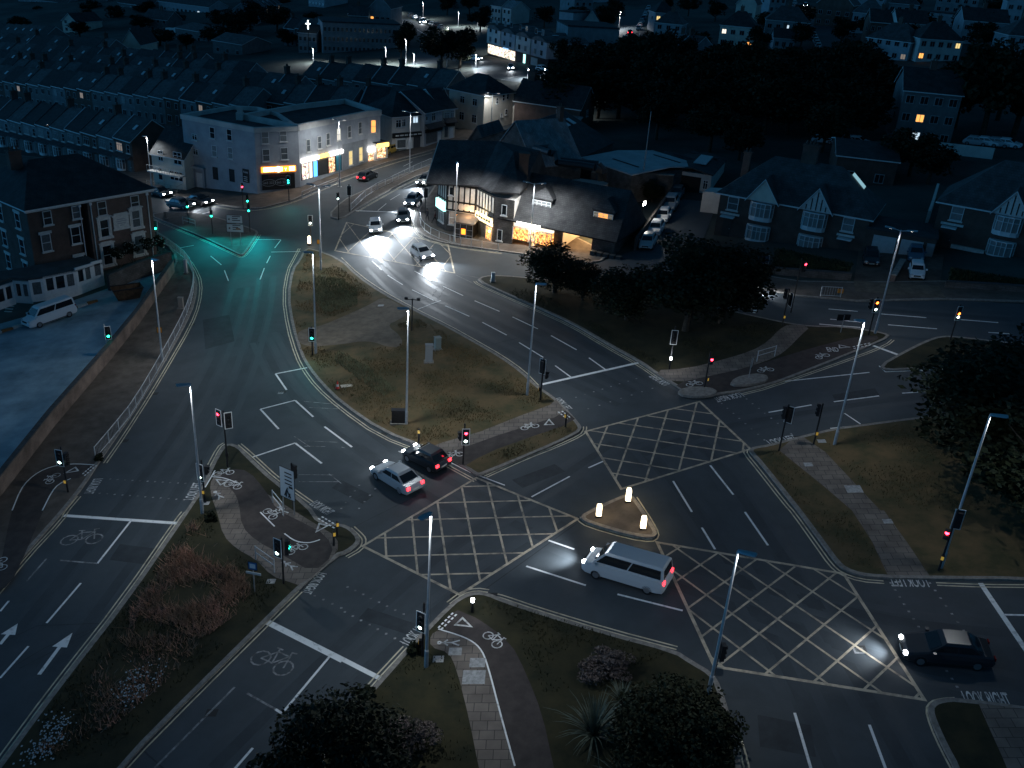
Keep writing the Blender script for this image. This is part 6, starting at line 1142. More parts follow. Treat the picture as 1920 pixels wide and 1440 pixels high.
def car_parts(kind, col):
    L, hw, H, zb, (c0, c1, c2, c3) = DIM[kind]; h = L/2
    def body():
        st = [(-h, .42, zb-.28, .90), (-h+.12, .26, zb-.06, .97), (-h+.5, .2, zb, 1), (-h*.3, .2, zb+.02, 1), (c3-.1, .2, zb, 1), (h-.75, .2, zb-.10, .99), (h-.25, .22, zb-.2, .94), (h-.04, .28, zb-.36, .85), (h, .36, zb-.45, .8)]
        rings = []
        for x, lo, hi, k in st:
            w = hw*k; m_ = (lo+hi)/2
            rings.append([(x, y*w, zz) for y, zz in ((-.9, lo), (-1, lo+.1), (-1, m_+.05), (-.95, hi-.06), (-.84, hi), (.84, hi), (.95, hi-.06), (1, m_+.05), (1, lo+.1), (.9, lo))])
        return MB().ring(rings).mesh('body', PAINT[col])
    def cabin():
        b, r = hw*.84, hw*.68; m = MB(); zt = H
        m.ring([[(c0, -b, zb-.03), (c3, -b, zb-.03), (c3, b, zb-.03), (c0, b, zb-.03)], [(c1-.05, -r-.04, zt-.12), (c2+.08, -r-.04, zt-.12), (c2+.08, r+.04, zt-.12), (c1-.05, r+.04, zt-.12)], [(c1+.05, -r+.06, zt), (c2-.12, -r+.06, zt), (c2-.12, r-.06, zt), (c1+.05, r-.06, zt)]]); return m.mesh('roof', PAINT[col])
    def glass(which):
        b, r, zt = hw*.84, hw*.68+.04, H-.12; e = .012
        P = lambda x0, x1, y0, y1, s: None
        A = [Vector((c0, -b, zb)), Vector((c3, -b, zb)), Vector((c3, b, zb)), Vector((c0, b, zb))]; T = [Vector((c1-.05, -r, zt)), Vector((c2+.08, -r, zt)), Vector((c2+.08, r, zt)), Vector((c1-.05, r, zt))]
        i, j = {'windscreen': (1, 2), 'rear_window': (3, 0), 'side_window': (0, 1), 'side_window_far': (2, 3)}[which]
        q = [A[i], A[j], T[j], T[i]]; n = (q[1]-q[0]).cross(q[3]-q[0]).normalized()*e; c = sum(q, Vector())/4; m = MB()
        def sub(u0, u1):
            bl, br = q[0].lerp(q[1], u0), q[0].lerp(q[1], u1); tl, tr_ = q[3].lerp(q[2], u0), q[3].lerp(q[2], u1)
            m.poly([p+n for p in (bl.lerp(tl, .1), br.lerp(tr_, .1), tr_.lerp(br, .06), tl.lerp(bl, .06))])
        if 'side' in which: 
            cut = (.1, .50, .54, .93) if kind != 'van' else (.04, .48, .5, .96)
            sub(cut[0], cut[1]); sub(cut[2], cut[3])
        else: sub(.06, .94)
        return m.mesh(which.replace('_far', ''), M_cglass)
    wheel = lambda: MB().cyl((0, -.1, 0), (0, .1, 0), .32, .32, 16).mesh('tyre', M_tyre); rim = lambda: MB().cyl((0, -.112, 0), (0, .112, 0), .2, .2, 10).mesh('rim', M_rim)
    return shared(('cb', kind, col), body), shared(('cc', kind, col), cabin), {k: shared(('cg', kind, k), lambda k=k: glass(k)) for k in ('windscreen', 'rear_window', 'side_window', 'side_window_far')}, shared('cw', wheel), shared('cr', rim)
def car(label, px, to, kind='hatch', col='dark', head=False, tail=False, power=0, far=False, cat='car', group=None, name='parked_car', hh=.0):
    L, hw, H, zb, cc = DIM[kind]; p = G(*px, hh); q = G(*to, hh); h = L/2; t = thing(name, label, cat, p, math.atan2(q.y-p.y, q.x-p.x), group); fwd = Vector((math.cos(t.rotation_euler.z), math.sin(t.rotation_euler.z)))
    t.rotation_euler = (math.atan(GA*-fwd.y+GB*fwd.x), -math.atan(GA*fwd.x+GB*fwd.y), t.rotation_euler.z)
    b, c, gl, w, r = car_parts(kind, col); link('body', b, t); link('roof', c, t)
    for k, m in gl.items(): link(k.replace('_far', ''), m, t)
    for sx in (-1, 1):
        for sy in (-1, 1):
            o = link('wheel', w, t, (sx*h*.62, sy*(hw-.1), .32)); link('rim', r, o)
    hl = shared(('hl', head, kind == 'van'), lambda: MB().ball((0, 0, 0), (.12, .17, .1), 0, 8, 5).mesh('headlight', E_head if head else M_hoff)); tl = shared(('tl', tail), lambda: MB().box(-.03, .05, -.13, .13, -.09, .12).mesh('tail_light', E_tail if tail else M_toff))
    for sy in (-1, 1):
        link('headlight', hl, t, (h-.12, sy*hw*.68, zb-.3)); link('tail_light', tl, t, (-h+.02, sy*hw*.72, zb-.2))
    if not far:
        link('number_plate', shared('np', lambda: MB().box(-.02, .02, -.26, .26, -.06, .06).mesh('number_plate', M_plate)), t, (h+.0, 0, .45)); link('number_plate', shared('np', None), t, (-h, 0, .55))
        for sy in (-1, 1): link('door_mirror', shared(('dm', col), lambda: MB().box(-.08, .1, -.1, .1, -.07, .07).mesh('door_mirror', PAINT[col])), t, (cc[3]-.25, sy*(hw+.08), zb+.06))
    if not far:
        link('grille', shared(('gr', kind), lambda: MB().box(h-.06, h+.012, -hw*.42, hw*.42, zb-.47, zb-.32).box(h-.2, h+.016, -hw*.7, hw*.7, .30, .38).mesh('grille', M_tyre)), t)
        link('side_trim', shared(('st', kind), lambda: MB().box(-h*.55, h*.5, -hw-.006, -hw+.05, .26, .33).box(-h*.55, h*.5, hw-.05, hw+.006, .26, .33).mesh('side_trim', M_tyre)), t)
    if power:
        l = light('headlight_beam', 'SPOT', power, (.84, .92, 1), t, (h+.15, 0, zb-.2), (R(90-7), 0, R(-90)), .15, 105, .9)
    return t
MV = 'moving_car'
car('white car with dazzling headlights crossing the upper box junction', (705, 432), (707, 480), 'hatch', 'white', True, False, 16000, name=MV); car('dark car with headlights on behind the white car near the pub corner', (757, 412), (755, 440), 'saloon', 'grey', True, False, 6000, name=MV)
car('pale car with headlights turning into the main carriageway', (792, 482), (835, 510), 'hatch', 'palegrey', True, False, 7000, name=MV); car('silver car with headlights approaching past the median signal', (775, 382), (752, 402), 'hatch', 'silver', True, False, 5000, name=MV); car('farthest car with headlights coming past the timbered gable', (800, 344), (775, 356), 'hatch', 'dark', True, False, 4000, name=MV)
car('dark car with red tail lights leaving past the shops', (690, 336), (730, 318), 'hatch', 'dark', False, True, name=MV); car('red tail lit dark car on the lower carriageway beside the central verge', (800, 868), (715, 826), 'hatch', 'dark', True, True, 0, name=MV); car('silver grey car with tail lights in the lane next to the lower box junction', (745, 905), (655, 850), 'saloon', 'silver', True, True, 0, name=MV)
car('pale blue white van crossing in front of the triangle refuge', (1175, 1083), (1030, 1040), 'van', 'palegrey', True, True, 300, 'van', 'van', None, 'moving_van') if False else car('pale blue white van crossing in front of the triangle refuge', (1175, 1083), (1030, 1040), 'van', 'palegrey', True, True, 1400, False, 'van', None, 'moving_van')
car('dark car with headlights entering the right box junction', (1770, 1232), (1560, 1214), 'saloon', 'dark', True, False, 800, name=MV); car('dark hatchback with headlights waiting before the small cream house', (303, 367), (345, 378), 'hatch', 'dark', True, False, 700, name=MV); car('low dark car with headlights turning by the sign island', (340, 389), (400, 398), 'saloon', 'grey', True, False, 700, name=MV); car('dark saloon with sidelights beside the corner block footway', (376, 382), (430, 392), 'saloon', 'dark', True, False, 250, name=MV)
car('white saloon with headlights halted at the right hand stop line', (1384, 545), (1430, 551), 'hatch', 'white', True, False, 700, name=MV)
car('white minibus van parked before the white bay windowed extension', (95, 601), (50, 617), 'van', 'white', cat='van', name='parked_van')
for i, (px, k, c, lb) in enumerate((((1215, 461), 'hatch', 'palegrey', 'nearest car of the lane row, pale, closest to the leafy trees'), ((1230, 436), 'hatch', 'white', 'second car of the lane row, white with a dark windscreen'), ((1244, 412), 'hatch', 'white', 'third car of the lane row, white hatchback'), ((1257, 390), 'suv', 'silver', 'fourth car of the lane row, silver and upright'), ((1269, 369), 'hatch', 'grey', 'farthest car of the lane row below the garage'))): car(lb, px, (px[0]-14, px[1]+23), k, c, group='cars parked in the pub lane')
car('small white rounded car parked on the drive beside the brick pier', (1718, 517), (1719, 545), 'small', 'white'); car('black car parked before the left garage door', (1633, 491), (1635, 520), 'hatch', 'dark'); car('dark car parked close behind the small white car', (1716, 484), (1718, 505), 'hatch', 'blue'); car('yellowish car parked beside the tiny lit kiosk shop', (731, 288), (716, 294), 'small', 'yellow')
FC = 'distant cars'
for lb, px, to, k, c, hd, tl, pw in (('distant car with two red tail lights climbing the steep street', (1181, 64), (1179, 50), 'hatch', 'dark', 0, 1, 0), ('distant dark van on the steep street below the tail lights', (1172, 78), (1174, 92), 'suv', 'dark', 0, 0, 0), ('distant car with headlights facing out of the roundabout', (958, 130), (955, 145), 'hatch', 'silver', 1, 0, 500), ('distant white car left of the roundabout', (893, 113), (915, 116), 'hatch', 'white', 1, 0, 300), ('distant white car right of the roundabout', (1017, 133), (1035, 136), 'hatch', 'white', 1, 0, 200), ('distant car with bright headlights on the curving main road', (790, 43), (802, 52), 'hatch', 'white', 1, 0, 500), ('distant car with red tail lights by the zebra crossing', (811, 72), (800, 66), 'hatch', 'dark', 0, 1, 0), ('distant headlights at the top of the hillside car street', (1510, 12), (1515, 22), 'hatch', 'white', 1, 0, 200)): car(lb, px, to, k, c, bool(hd), bool(tl), pw, True, 'car', FC, 'distant_car')
for i in range(7): car(ORD[i]+' car from the bottom of the line parked up the steep street', (1197+3.2*i, 56-6.5*i), (1199+3.2*i, 50-6.5*i), 'hatch', ['white', 'silver', 'palegrey', 'blue'][i % 4], far=True, group='cars parked up the steep street')
for i in range(8): car(ORD[i]+' car from the right of the line parked along the curving main road', (826-8*i, 54-3.1*i), (818-8*i, 51-3.1*i), ['hatch', 'suv', 'saloon'][i % 3], ['silver', 'dark', 'white', 'grey'][i % 4], far=True, group='cars parked along the curving main road')
for i in range(5): car(ORD[i]+' car from the bottom of the line in the hillside side street', (1534-2.2*i, 90-5.2*i), (1532-2.2*i, 84-5.2*i), 'hatch', ['palegrey', 'silver', 'white'][i % 3], far=True, group='cars parked in the hillside side street')
for i in range(4): car(ORD[i]+' car from the bottom of the line at the hillside crest', (1478+4*i, 22-4.5*i), (1481+4*i, 18-4.5*i), 'hatch', ['silver', 'palegrey'][i % 2], far=True, group='cars parked at the hillside crest')
for i in range(5): car(ORD[i]+' car from the left half hidden beyond the wood', (1545+16*i, 268+1*i), (1555+16*i, 269+1*i), 'hatch', ['silver', 'palegrey', 'blue'][i % 3], far=True, group='cars half hidden beyond the wood')
for i in range(4): car(ORD[i]+' car from the left behind the long white garden wall', (1830+20*i, 272+1.5*i), (1840+20*i, 273+1.5*i), 'hatch', ['silver', 'white'][i % 2], far=True, group='cars behind the white garden wall')
for i in range(5): car(ORD[i]+' vehicle from the bottom at the top bend of the main road', (655-1.5*i, 32-6*i), (654-1.5*i, 26-6*i), 'hatch', ['white', 'palegrey', 'silver'][i % 3], far=True, group='cars at the top bend')
t = thing('caravan', 'white caravan on waste ground beyond the left terraces', 'caravan', G(324, 66), R(-20)); MB().ring([[(x, y*k, zz) for x, zz in ((-2.4, .6), (2.4, .6), (2.6, 1.4), (2.2, 2.5), (-2.2, 2.5), (-2.5, 1.4))] for y, k in ((-1.1, 1), (1.1, 1))]).build('body', M_trim, t); fwin(t, -.9, 1.7, 1.1, .7).location.y = -1.1; fwin(t, .9, 1.7, 1.1, .7).location.y = -1.1; MB().cyl((-.2, -1.1, .33), (-.2, 1.1, .33), .33, .33, 12).build('wheel', M_tyre, t)
# ================================================================ PEOPLE
def person(label, px, rz, cloth, stride=.18):
    V = [(0, 0, .95), (0, 0, 1.15), (0, 0, 1.4), (0, 0, 1.52), (0, .02, 1.66), (0, .03, 1.76), (.1, 0, .9), (.1, stride, .5), (.1, stride*.6, .08), (.1, stride*.6+.14, .04), (-.1, 0, .9), (-.1, -stride*.7, .5), (-.1, -stride*1.6, .1), (-.1, -stride*1.6+.14, .05), (.19, 0, 1.42), (.25, -.08, 1.14), (.24, .05, .9), (-.19, 0, 1.42), (-.25, .1, 1.14), (-.24, .22, .93)]
    Eg = [(0, 1), (1, 2), (2, 3), (3, 4), (4, 5), (0, 6), (6, 7), (7, 8), (8, 9), (0, 10), (10, 11), (11, 12), (12, 13), (2, 14), (14, 15), (15, 16), (2, 17), (17, 18), (18, 19)]
    rad = [.15, .14, .16, .06, .1, .08, .1, .07, .05, .045, .1, .07, .05, .045, .07, .05, .035, .07, .05, .035]
    me = bpy.data.meshes.new('figure'); me.from_pydata(V, Eg, []); o = bpy.data.objects.new('figure', me); COL.objects.link(o); md = o.modifiers.new('skin', 'SKIN'); 
    for i, r in enumerate(rad): me.skin_vertices[0].data[i].radius = (r, r*.8)
    me.skin_vertices[0].data[0].use_root = True; o.modifiers.new('sub', 'SUBSURF').levels = 1; o.modifiers['sub'].render_levels = 1
    m2 = bpy.data.meshes.new_from_object(o.evaluated_get(bpy.context.evaluated_depsgraph_get())); bpy.data.objects.remove(o); m2.materials.clear(); m2.materials.append(cloth); m2.materials.append(mat('skin tone', (.28, .18, .13), .6)); m2.materials.append(M_wood)
    for p in m2.polygons:
        c = p.center
        if c.z > 1.5: p.material_index = 2 if c.z > 1.73 or c.y < .0 else 1
        elif c.z < .9 and abs(c.x) < .2: p.material_index = 2
    t = thing('person', label, 'person', G(*px, .12), rz); link('body', m2, t); MB().ball((0, .0, 1.74), (.1, .115, .09), 0, 8, 5).build('hair', M_wood, t); return t
person('person in dark clothes standing on the pub corner footway', (801, 416), R(150), mat('dark coat', (.02, .02, .025), .8)); person('person in a dark red top walking right beside the pub corner', (815, 419), R(-80), mat('dark red coat', (.08, .02, .025), .8), .25)
# ================================================================ TREES AND PLANTS
def leafmat(name, c, c2, n=6): return mat(name, c, .75, c2=c2, sc=n, spec=.15)
M_leaf = [leafmat('dark leaf a', (.020, .026, .012), (.010, .014, .007)), leafmat('dark leaf b', (.016, .021, .010), (.008, .011, .006)), leafmat('mid leaf', (.030, .034, .016), (.013, .016, .008))]
M_bark = mat('bark', (.05, .04, .03), .9, .4, 5)
def leaf_cloud(n, rx, ry, rz, size, blobs, seed, shell=.55, flat=.2, cut=None):
    g = np.random.default_rng(seed)
    d = g.normal(size=(blobs, 3)); d /= np.linalg.norm(d, axis=1)[:, None]; rr = g.uniform(.15, .78, blobs)**.7
    B = d*rr[:, None]; br = g.uniform(.22, .42, blobs)
    i = g.integers(0, blobs, n); e = g.normal(size=(n, 3)); e /= np.linalg.norm(e, axis=1)[:, None]
    P = (B[i]+e*(br[i]*g.uniform(shell, 1.05, n))[:, None])*np.array([rx, ry, rz])
    a = g.normal(size=(n, 3)); a /= np.linalg.norm(a, axis=1)[:, None]; a[:, 2] *= .6
    b = np.cross(a, e+g.normal(size=(n, 3))*.5); b /= (np.linalg.norm(b, axis=1)[:, None]+1e-9); s = (size*g.uniform(.6, 1.3, n))[:, None]
    q = np.stack([P-a*s, P-b*s*.55, P+a*s, P+b*s*.55], 1).reshape(-1, 3)
    return q
def quads_mesh(name, q, m):
    n = len(q)//4; me = bpy.data.meshes.new(name); me.vertices.add(len(q)); me.vertices.foreach_set('co', q.astype(np.float32).ravel()); me.loops.add(n*4); me.loops.foreach_set('vertex_index', np.arange(n*4, dtype=np.int32)); me.polygons.add(n); me.polygons.foreach_set('loop_start', np.arange(0, n*4, 4, dtype=np.int32)); me.update(calc_edges=True); me.materials.append(m); return me
def trunk_mesh(seed, h, r, sp):
    g = random.Random(seed); m = MB(); p0 = Vector((0, 0, -.4)); p1 = Vector((g.uniform(-.2, .2), g.uniform(-.2, .2), h*.45)); m.cyl(p0, p1, r, r*.7, 8)
    for k in range(6):
        a = k*math.pi/3+g.uniform(-.4, .4); p2 = p1+Vector((math.cos(a)*sp*.5, math.sin(a)*sp*.5, h*g.uniform(.15, .38))); m.cyl(p1-Vector((0, 0, h*g.uniform(0, .12))), p2, r*.45, r*.2, 6); m.cyl(p2, p2+Vector((math.cos(a)*sp*.25, math.sin(a)*sp*.25, h*.12)), r*.2, r*.07, 5)
    return m.mesh('trunk', M_bark)
TV = [(quads_mesh('crown', leaf_cloud(2600, 4.2, 4.2, 3.6, .34, 26, 11+i), M_leaf[i % 2]), trunk_mesh(i, 9, .3, 4)) for i in range(4)]
TV += [(quads_mesh('crown', leaf_cloud(9000, 4.2, 4.2, 3.8, .2, 44, 31+i), M_leaf[i % 2]), trunk_mesh(i+5, 9, .3, 4)) for i in range(3)]
def tree(label, px, h, w, v, group=None, xyz=None, hh=.0, name='tree'):
    p = Vector(xyz) if xyz is not None else G(*px, hh); t = thing(name, label, 'tree', p, random.uniform(0, 6.28), group); cr, tr = TV[v]
    c = link('crown', cr, t, (0, 0, h*.57)); c.scale = (w/8.4, w/8.4, h*.86/7.4); k = link('trunk', tr, t); k.scale = (w/9, w/9, h/9.5)
    return t
# wood across the middle right
wood = []
rg_ = random.Random(5)
side = [(1048, 228), (1085, 226), (1125, 222), (1165, 224), (1210, 228), (1255, 236), (1300, 240), (1345, 244), (1390, 248), (1435, 250), (1480, 252), (1525, 256), (1570, 258), (1612, 262)]
rows_ = [('front rank of the dark wood', side, 0, 10.5), ('second rank of the dark wood', [(u+14, v-30) for u, v in side], 1, 11), ('third rank of the dark wood', [(u+6, v-56) for u, v in side[1:]], 2, 11), ('back rank of the dark wood', [(u+20, v-80) for u, v in side[3:]], 3, 10)]
for nm, pts, k, hh in rows_:
    for i, (u, v) in enumerate(pts): tree(f'dark broadleaf tree, {ORD[i]} from the left in the {nm}', (u+rg_.uniform(-6, 6), v+rg_.uniform(-3, 3)), hh*rg_.uniform(.85, 1.15), 11*rg_.uniform(.85, 1.2), rg_.randrange(4), 'trees of the dark wood')
for i, (u, v, h, w) in enumerate(((1840, 262, 16, 15), (1900, 255, 16, 16), (1790, 240, 12, 11), (1950, 270, 15, 14), (1870, 225, 14, 14))): tree(['huge black tree right of the grey flats', 'huge black tree touching the right edge', 'black tree directly behind the grey flats', 'black tree mostly beyond the right edge', 'rear black tree above the white garden wall'][i], (u, v), h, w, i % 4, 'black trees by the flats')
for lb, u, v, h, w, k in (('round dark tree before the shop flats end wall', 1062, 138, 9, 9, 0), ('dark tree at the curve left of the roundabout', 862, 128, 11, 12, 1), ('dark tree left of the lit shop windows', 828, 128, 11, 12, 2), ('dark tree over the school end', 752, 108, 9, 7, 3), ('tall dark conifer like tree by the zebra', 765, 96, 9, 6, 0), ('dark tree by the far brick house', 1000, 205, 7, 6, 1), ('dark tree between the pale gable house and brick house', 978, 222, 6, 4, 2), ('dark tree beyond the curving road', 838, 30, 9, 9, 3), ('dark tree above the shop flats', 880, 30, 10, 10, 0), ('dark tree behind the shop flats left bay', 900, 60, 9, 9, 1), ('dark tree behind the civic block', 1130, 60, 9, 9, 2), ('dark tree over the steep street', 1150, 45, 9, 8, 3),
    ('left tree of the black clump in the far left field', 420, 62, 9, 12, 0), ('middle tree of the black clump in the far left field', 470, 58, 11, 14, 1), ('right tree of the black clump in the far left field', 520, 60, 10, 13, 2), ('front tree of the black clump in the far left field', 445, 72, 8, 12, 3), ('low dark tree beyond the far left flats', 170, 32, 8, 12, 0), ('dark tree beside the low school block', 275, 34, 8, 12, 1), ('dark tree on the hillside beside the car street', 1505, 55, 8, 9, 2), ('dark tree right of the hillside car street', 1575, 85, 8, 9, 3), ('dark tree between the garage block and gable pair', 1720, 70, 7, 9, 0), ('dark tree before the tall pale gable', 1850, 78, 8, 8, 1), ('dark tree by the right semi gardens', 1705, 330, 7, 9, 2), ('dark tree behind the right brick house', 1740, 345, 6, 8, 3), ('dark tree behind the back garage', 1330, 285, 8, 9, 0), ('dark tree left of the semi detached pair', 1385, 300, 7, 8, 1), ('dark tree over the long low roof', 1540, 285, 8, 9, 2), ('dark tree behind the warehouse', 1230, 262, 9, 9, 3), ('dark ivy like tree at the floodlit wall end', 1222, 378, 3.0, 3.6, 4)): tree(lb, (u, v), h, w, k)
for i, (u, v) in enumerate(((40, 60), (160, 47), (215, 42), (265, 60), (330, 48), (375, 70), (300, 86), (350, 92), (410, 88), (540, 86), (590, 50), (150, 70), (70, 34), (10, 33), (470, 36), (530, 20), (345, 20), (120, 14), (250, 22), (640, 62))):
    tree(f'dim garden tree, {ORD[i]} of those scattered over the far left fields', (u, v), rg_.uniform(5, 8), rg_.uniform(8, 13), i % 4, 'far left field trees')
for i, (u, v) in enumerate(((1300, 108), (1420, 98), (1440, 60), (1500, 92), (1585, 110), (1620, 70), (1660, 62), (1700, 86), (1745, 92), (1800, 62), (1830, 96), (1905, 88), (1860, 36), (1700, 30), (1570, 30), (1340, 40), (1290, 30), (1250, 22), (1080, 50), (1020, 52))):
    tree(f'dim garden tree, {ORD[i]} of those between the hillside houses', (u, v), rg_.uniform(5, 8), rg_.uniform(7, 10), i % 4, 'hillside garden trees')
# near trees
for lb, u, v, h, w, k in (('leafy tree before the bright pub passage', 1040, 548, 5.2, 8.4, 4), ('lower leafy tree beside the pub passage', 1092, 562, 3.8, 5.2, 5), ('big dark tree filling the corner verge', 1285, 620, 9.2, 11.5, 6), ('left dark tree of the corner verge', 1175, 600, 5.2, 8, 4), ('right dark tree of the corner verge overhanging the road', 1352, 606, 8, 10.5, 5),
    ('great black tree at the right edge above the dry grass', 1840, 880, 9, 13, 4), ('black tree at the far end of the right verge', 1945, 845, 9.5, 12, 5), ('black tree cut by the right edge behind the lamp', 1965, 1010, 9, 13, 6), ('black tree beside the far island at right', 1865, 775, 6, 10, 5)): tree(lb, (u, v), h, w, k, hh=.1)
def bush(name, label, px, rx, ry, rz, n, size, m, blobs=26, seed=1, zc=.8, cat='bush'):
    t = thing(name, label, cat, G(*px, .1), 0); link('foliage', quads_mesh('foliage', leaf_cloud(n, rx, ry, rz, size, blobs, seed, .7), m), t, (0, 0, rz*zc)); mm = MB()
    for k in range(5): a = k*1.25; mm.cyl((0, 0, -.2), (math.cos(a)*rx*.5, math.sin(a)*ry*.5, rz*.9), .06, .02, 5)
    mm.build('stems', M_bark, t); return t
bush('clipped_bush', 'large rounded leafy bush at the foot of the right front lamp', (1258, 1405), 3.4, 3.4, 1.5, 14000, .12, M_leaf[2], 60, 3); bush('clipped_bush', 'right lobe of leafy bush bordering the lower right road', (1310, 1400), 2.0, 2.6, 1.6, 6000, .12, M_leaf[2], 36, 9)
bush('dark_bush', 'black bush at the bottom edge between road and paved path', (625, 1490), 3.6, 3.0, 3.0, 12000, .13, M_leaf[1], 44, 4); bush('dark_bush', 'second black bush in the bottom centre behind the path', (715, 1500), 1.5, 1.5, 1.4, 6000, .12, M_leaf[1], 30, 5); bush('dark_bush', 'lower black bush left of the bottom edge', (545, 1520), 2.4, 2.2, 2.2, 6000, .13, M_leaf[1], 30, 6)
for lb, u, v, r in (('small dark shrub beside the signal foot at the paved path', 775, 1222, .5), ('tiny shrub at the kerb left of the black bush', 688, 1305, .45), ('dark little shrub against the kerb above the black bush', 668, 1328, .7), ('leafy shrub at the railing near the route sign', 398, 975, .5), ('small shrub under the left railing end', 185, 862, .4)): bush('small_shrub', lb, (u, v), r, r, r*.8, 700, .1, M_leaf[1], 10, int(u))
bush('dry_shrub', 'pale dry flowered shrub beside the black bushes', (760, 1400), 1.6, 1.6, .9, 2600, .09, mat('dry stalks', (.13, .10, .09), .9, .4, 8), 22, 8); bush('dry_shrub', 'dry feathery shrub above the spiky plant', (1130, 1262), 1.9, 1.3, .7, 3000, .09, mat('dry stalks', (.1, .1, .1)), 22, 12)
for i, (u, v) in enumerate(((225, 505), (250, 495), (278, 488), (302, 480))):
    b = bush('flower_shrub', ORD[i]+' white flowered shrub from the left under the hotel front', (u, v), 1.0, 1.0, .9, 900, .12, M_leaf[2], 14, 40+i, .9+1.4); 
    q = leaf_cloud(60, 1.05, 1.05, .95, .12, 14, 40+i, .95); link('blossom', quads_mesh('blossom', q, mat('white blossom', (.6, .58, .5), .7)), b, (0, 0, .9*2.3))
def spiky(label, px, n, L, seed):
    g = random.Random(seed); t = thing('spiky_plant', label, 'plant', G(*px, .1)); q = []
    for i in range(n):
        a = g.uniform(0, 6.28); el = g.uniform(.5, 1.45); l = L*g.uniform(.6, 1); w = .055; d = Vector((math.cos(a), math.sin(a), 0)); s = Vector((-d.y, d.x, 0))*w; pts = []
        for k in range(5): u = k/4; pts.append(d*(l*u*math.cos(el)+.35*l*u*u*(1-math.sin(el)+.25))+Vector((0, 0, l*(u*math.sin(el)-.45*u**3*(1.35-math.sin(el))))))
        for k in range(4): w0, w1 = 1-k/4.3, 1-(k+1)/4.3; q += [pts[k]-s*w0, pts[k]+s*w0, pts[k+1]+s*w1, pts[k+1]-s*w1]
    link('leaves', quads_mesh('leaves', np.array([tuple(p) for p in q]), mat('sword leaf', (.085, .105, .08), .5, .3, 3)), t)
    MB().cyl((0, 0, -.1), (0, 0, .3), .15, .1, 8).build('crown_base', M_bark, t); return t
spiky('large spiky sword leaved plant in the shrub verge', (1112, 1380), 130, 2.7, 1); spiky('second spiky plant at the bottom edge of the shrub verge', (1170, 1470), 70, 1.8, 2); spiky('spiky plant half buried in the dry feathery shrub', (1165, 1320), 60, 1.5, 3)
# hedges
def hedge(label, a, b, w, h, seed):
    A, B = G(*a), G(*b); L = (B-A).length; t = thing('hedge', label, 'hedge', A, math.atan2(B.y-A.y, B.x-A.x)); g = np.random.default_rng(seed); n = int(L*500); P = np.stack([g.uniform(0, L, n), g.choice([-1, 1], n)*w/2*g.uniform(.8, 1.08, n), g.uniform(0, h, n)], 1); k = g.random(n) < .35; P[k, 1] = g.uniform(-w/2, w/2, k.sum()); P[k, 2] = h*g.uniform(.9, 1.05, k.sum())
    a_ = g.normal(size=(n, 3)); b_ = g.normal(size=(n, 3)); s = .1; q = np.stack([P-a_*s*.6, P-b_*s*.5, P+a_*s*.6, P+b_*s*.5], 1).reshape(-1, 3); link('foliage', quads_mesh('foliage', q, M_hedge), t); MB().box(.1, L-.1, -w*.4, w*.4, -.5, h*.92).build('inner_twigs', M_hedge, t)
hedge('tall dark hedge before the semi detached pair', (1448, 500), (1592, 518), 1.4, 2.0, 1); hedge('dark hedge behind the low wall of the right house', (1775, 530), (1960, 545), 1.2, 1.5, 2); hedge('ragged hedge beside the notice board', (1330, 486), (1400, 498), 1.2, 1.5, 3)
# ---- grass, one object per kind
def scatter(polys, dens, hmin, hmax, name, m, w=.03, hh=.12, seed=3, clump=None, label=None, lean=.35):
    g = np.random.default_rng(seed); Q = []
    for px in polys:
        p = np.array([tuple(v) for v in W2(px)]); lo, hi = p.min(0), p.max(0); n = int(dens*(hi-lo).prod()); n = min(n, 90000); X = g.uniform(lo, hi, (n, 2)); ins = np.zeros(n, bool); j = len(p)-1
        for i in range(len(p)):
            c = ((p[i, 1] > X[:, 1]) != (p[j, 1] > X[:, 1])) & (X[:, 0] < (p[j, 0]-p[i, 0])*(X[:, 1]-p[i, 1])/(p[j, 1]-p[i, 1]+1e-12)+p[i, 0]); ins ^= c; j = i
        X = X[ins]
        if clump: 
            s = np.sin(X[:, 0]*clump+1.3*np.sin(X[:, 1]*clump*.7))+np.sin(X[:, 1]*clump*1.3+X[:, 0]*.5); X = X[s+g.normal(0, .6, len(X)) > .0]
        n = len(X); z0 = GA*X[:, 0]+GB*X[:, 1]+hh; h = g.uniform(hmin, hmax, n); a = g.uniform(0, 6.28, n); dx, dy = np.cos(a)*w, np.sin(a)*w; lx, ly = g.normal(0, lean, n)*h, g.normal(0, lean, n)*h
        B0 = np.stack([X[:, 0]-dx, X[:, 1]-dy, z0], 1); B1 = np.stack([X[:, 0]+dx, X[:, 1]+dy, z0], 1); T1 = np.stack([X[:, 0]+lx+dx*.2, X[:, 1]+ly+dy*.2, z0+h], 1); T0 = np.stack([X[:, 0]+lx-dx*.2, X[:, 1]+ly-dy*.2, z0+h], 1)
        Q.append(np.stack([B0, B1, T1, T0], 1).reshape(-1, 3))
    return tag(link(name, quads_mesh(name, np.concatenate(Q), m)), kind='stuff')
M_g1 = mat('grass blade', (.17, .108, .05), .9, c2=(.07, .068, .03), sc=.5, det=10); M_g2 = mat('long dry grass', (.5, .26, .19), .9, c2=(.26, .17, .11), sc=.45, det=10); M_g3 = mat('green weeds', (.15, .155, .09), .9, .3, .8)
cenp = [(575, 475), (640, 505), (700, 550), (690, 572), (590, 608), (556, 618), (552, 560)]
ceng = [(560, 655), (650, 650), (740, 656), (760, 640), (745, 610), (780, 598), (900, 662), (1030, 750), (960, 782), (850, 822), (790, 832), (700, 790), (620, 725), (580, 672)]
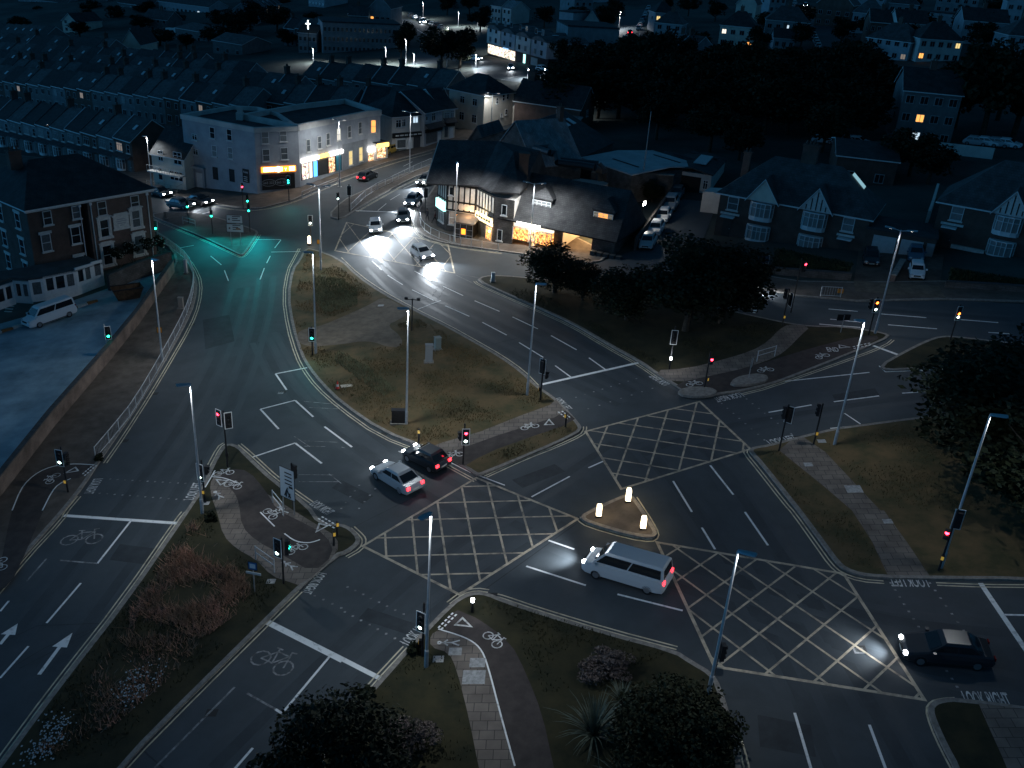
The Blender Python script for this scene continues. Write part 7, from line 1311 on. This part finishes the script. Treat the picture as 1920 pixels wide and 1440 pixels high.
scatter([cenp, ceng, [(900, 888), (1075, 812), (1085, 803), (1060, 800), (960, 838), (880, 872)]], 60, .06, .2, 'verge_grass', M_g1, .03, clump=.9)
scatter([z(6, 790, 1060, 1280, 940, 1500, 960, 1900, 1100, 1900, 1440, 1300, 1440, 1150, 1440), z(6, 400, 1110, 530, 1100, 900, 1430, 640, 1400), z(9, 680, 0, 940, 0, 1130, 340, 950, 300)], 35, .06, .18, 'verge_grass', M_g1, .03, clump=.7, seed=8)
scatter([z(8, 160, 1080, 400, 790, 600, 830, 700, 1100, 760, 1400, 450, 1440, 300, 1150), z(8, 720, 560, 860, 500, 1500, 700, 1850, 810, 1300, 1000, 1150, 1050, 1000, 750), z(7, 1150, 0, 1220, 130, 1560, 440, 1440, 600, 1000, 980, 600, 1380, 250, 1420, 60, 1430, 500, 800, 900, 280)], 45, .07, .22, 'verge_grass', mat('dark grass blade', (.05, .042, .018), .9, c2=(.025, .03, .012), sc=.6), .03, clump=.8, seed=9)
scatter([z(7, 1080, 60, 1200, 170, 1330, 330, 1420, 440, 1330, 590, 1180, 700, 900, 800, 700, 760, 740, 560, 850, 400, 1000, 200), z(7, 1100, 90, 1250, 250, 1370, 430, 1250, 560, 1000, 640, 800, 640, 900, 450)], 150, .12, .5, 'long_grass', M_g2, .02, seed=4, lean=.55, clump=1.1); scatter([z(7, 640, 720, 1000, 700, 1150, 760, 900, 1000, 600, 1250, 300, 1380, 150, 1420, 420, 1100)], 90, .1, .4, 'long_grass', M_g2, .022, seed=5, clump=.9, lean=.5)
scatter([[(590, 520), (640, 525), (670, 545), (670, 575), (610, 590), (585, 560)], [(635, 660), (690, 690), (745, 735), (720, 745), (660, 705), (625, 680)]], 90, .1, .38, 'tall_weeds', M_g3, .03, seed=6, lean=.4)
scatter([z(5, 850, 150, 1100, 200, 1600, 480, 1850, 640, 1700, 600, 1300, 360, 1000, 250), z(6, 0, 560, 200, 590, 450, 480, 560, 400, 400, 380, 0, 480)], 35, .06, .25, 'verge_grass', mat('dark grass blade', (.05, .05, .02)), .03, seed=12, clump=.9)
def flowers(px, n, seed):
    g = random.Random(seed); p = W2(px); q = []
    for i in range(n):
        a, b = g.random(), g.random(); c = p[0].lerp(p[1], a).lerp(p[3].lerp(p[2], a), b)+Vector((g.gauss(0, .25), g.gauss(0, .25))); s = g.uniform(.02, .045); zz = gz(c.x, c.y)+.12+g.uniform(.2, .45); q += [(c.x-s, c.y-s, zz), (c.x+s, c.y-s, zz), (c.x+s, c.y+s, zz+.02), (c.x-s, c.y+s, zz+.02)]
    return q
q = flowers(z(7, 700, 900, 930, 900, 800, 1120, 640, 1080), 120, 1)+flowers(z(7, 290, 1180, 420, 1180, 350, 1330, 230, 1300), 110, 2)+flowers(z(7, 200, 1330, 330, 1330, 260, 1440, 100, 1430), 90, 3)
tag(link('flowers', quads_mesh('flowers', np.array(q), mat('white daisy', (.4, .44, .46), .7))), kind='stuff')
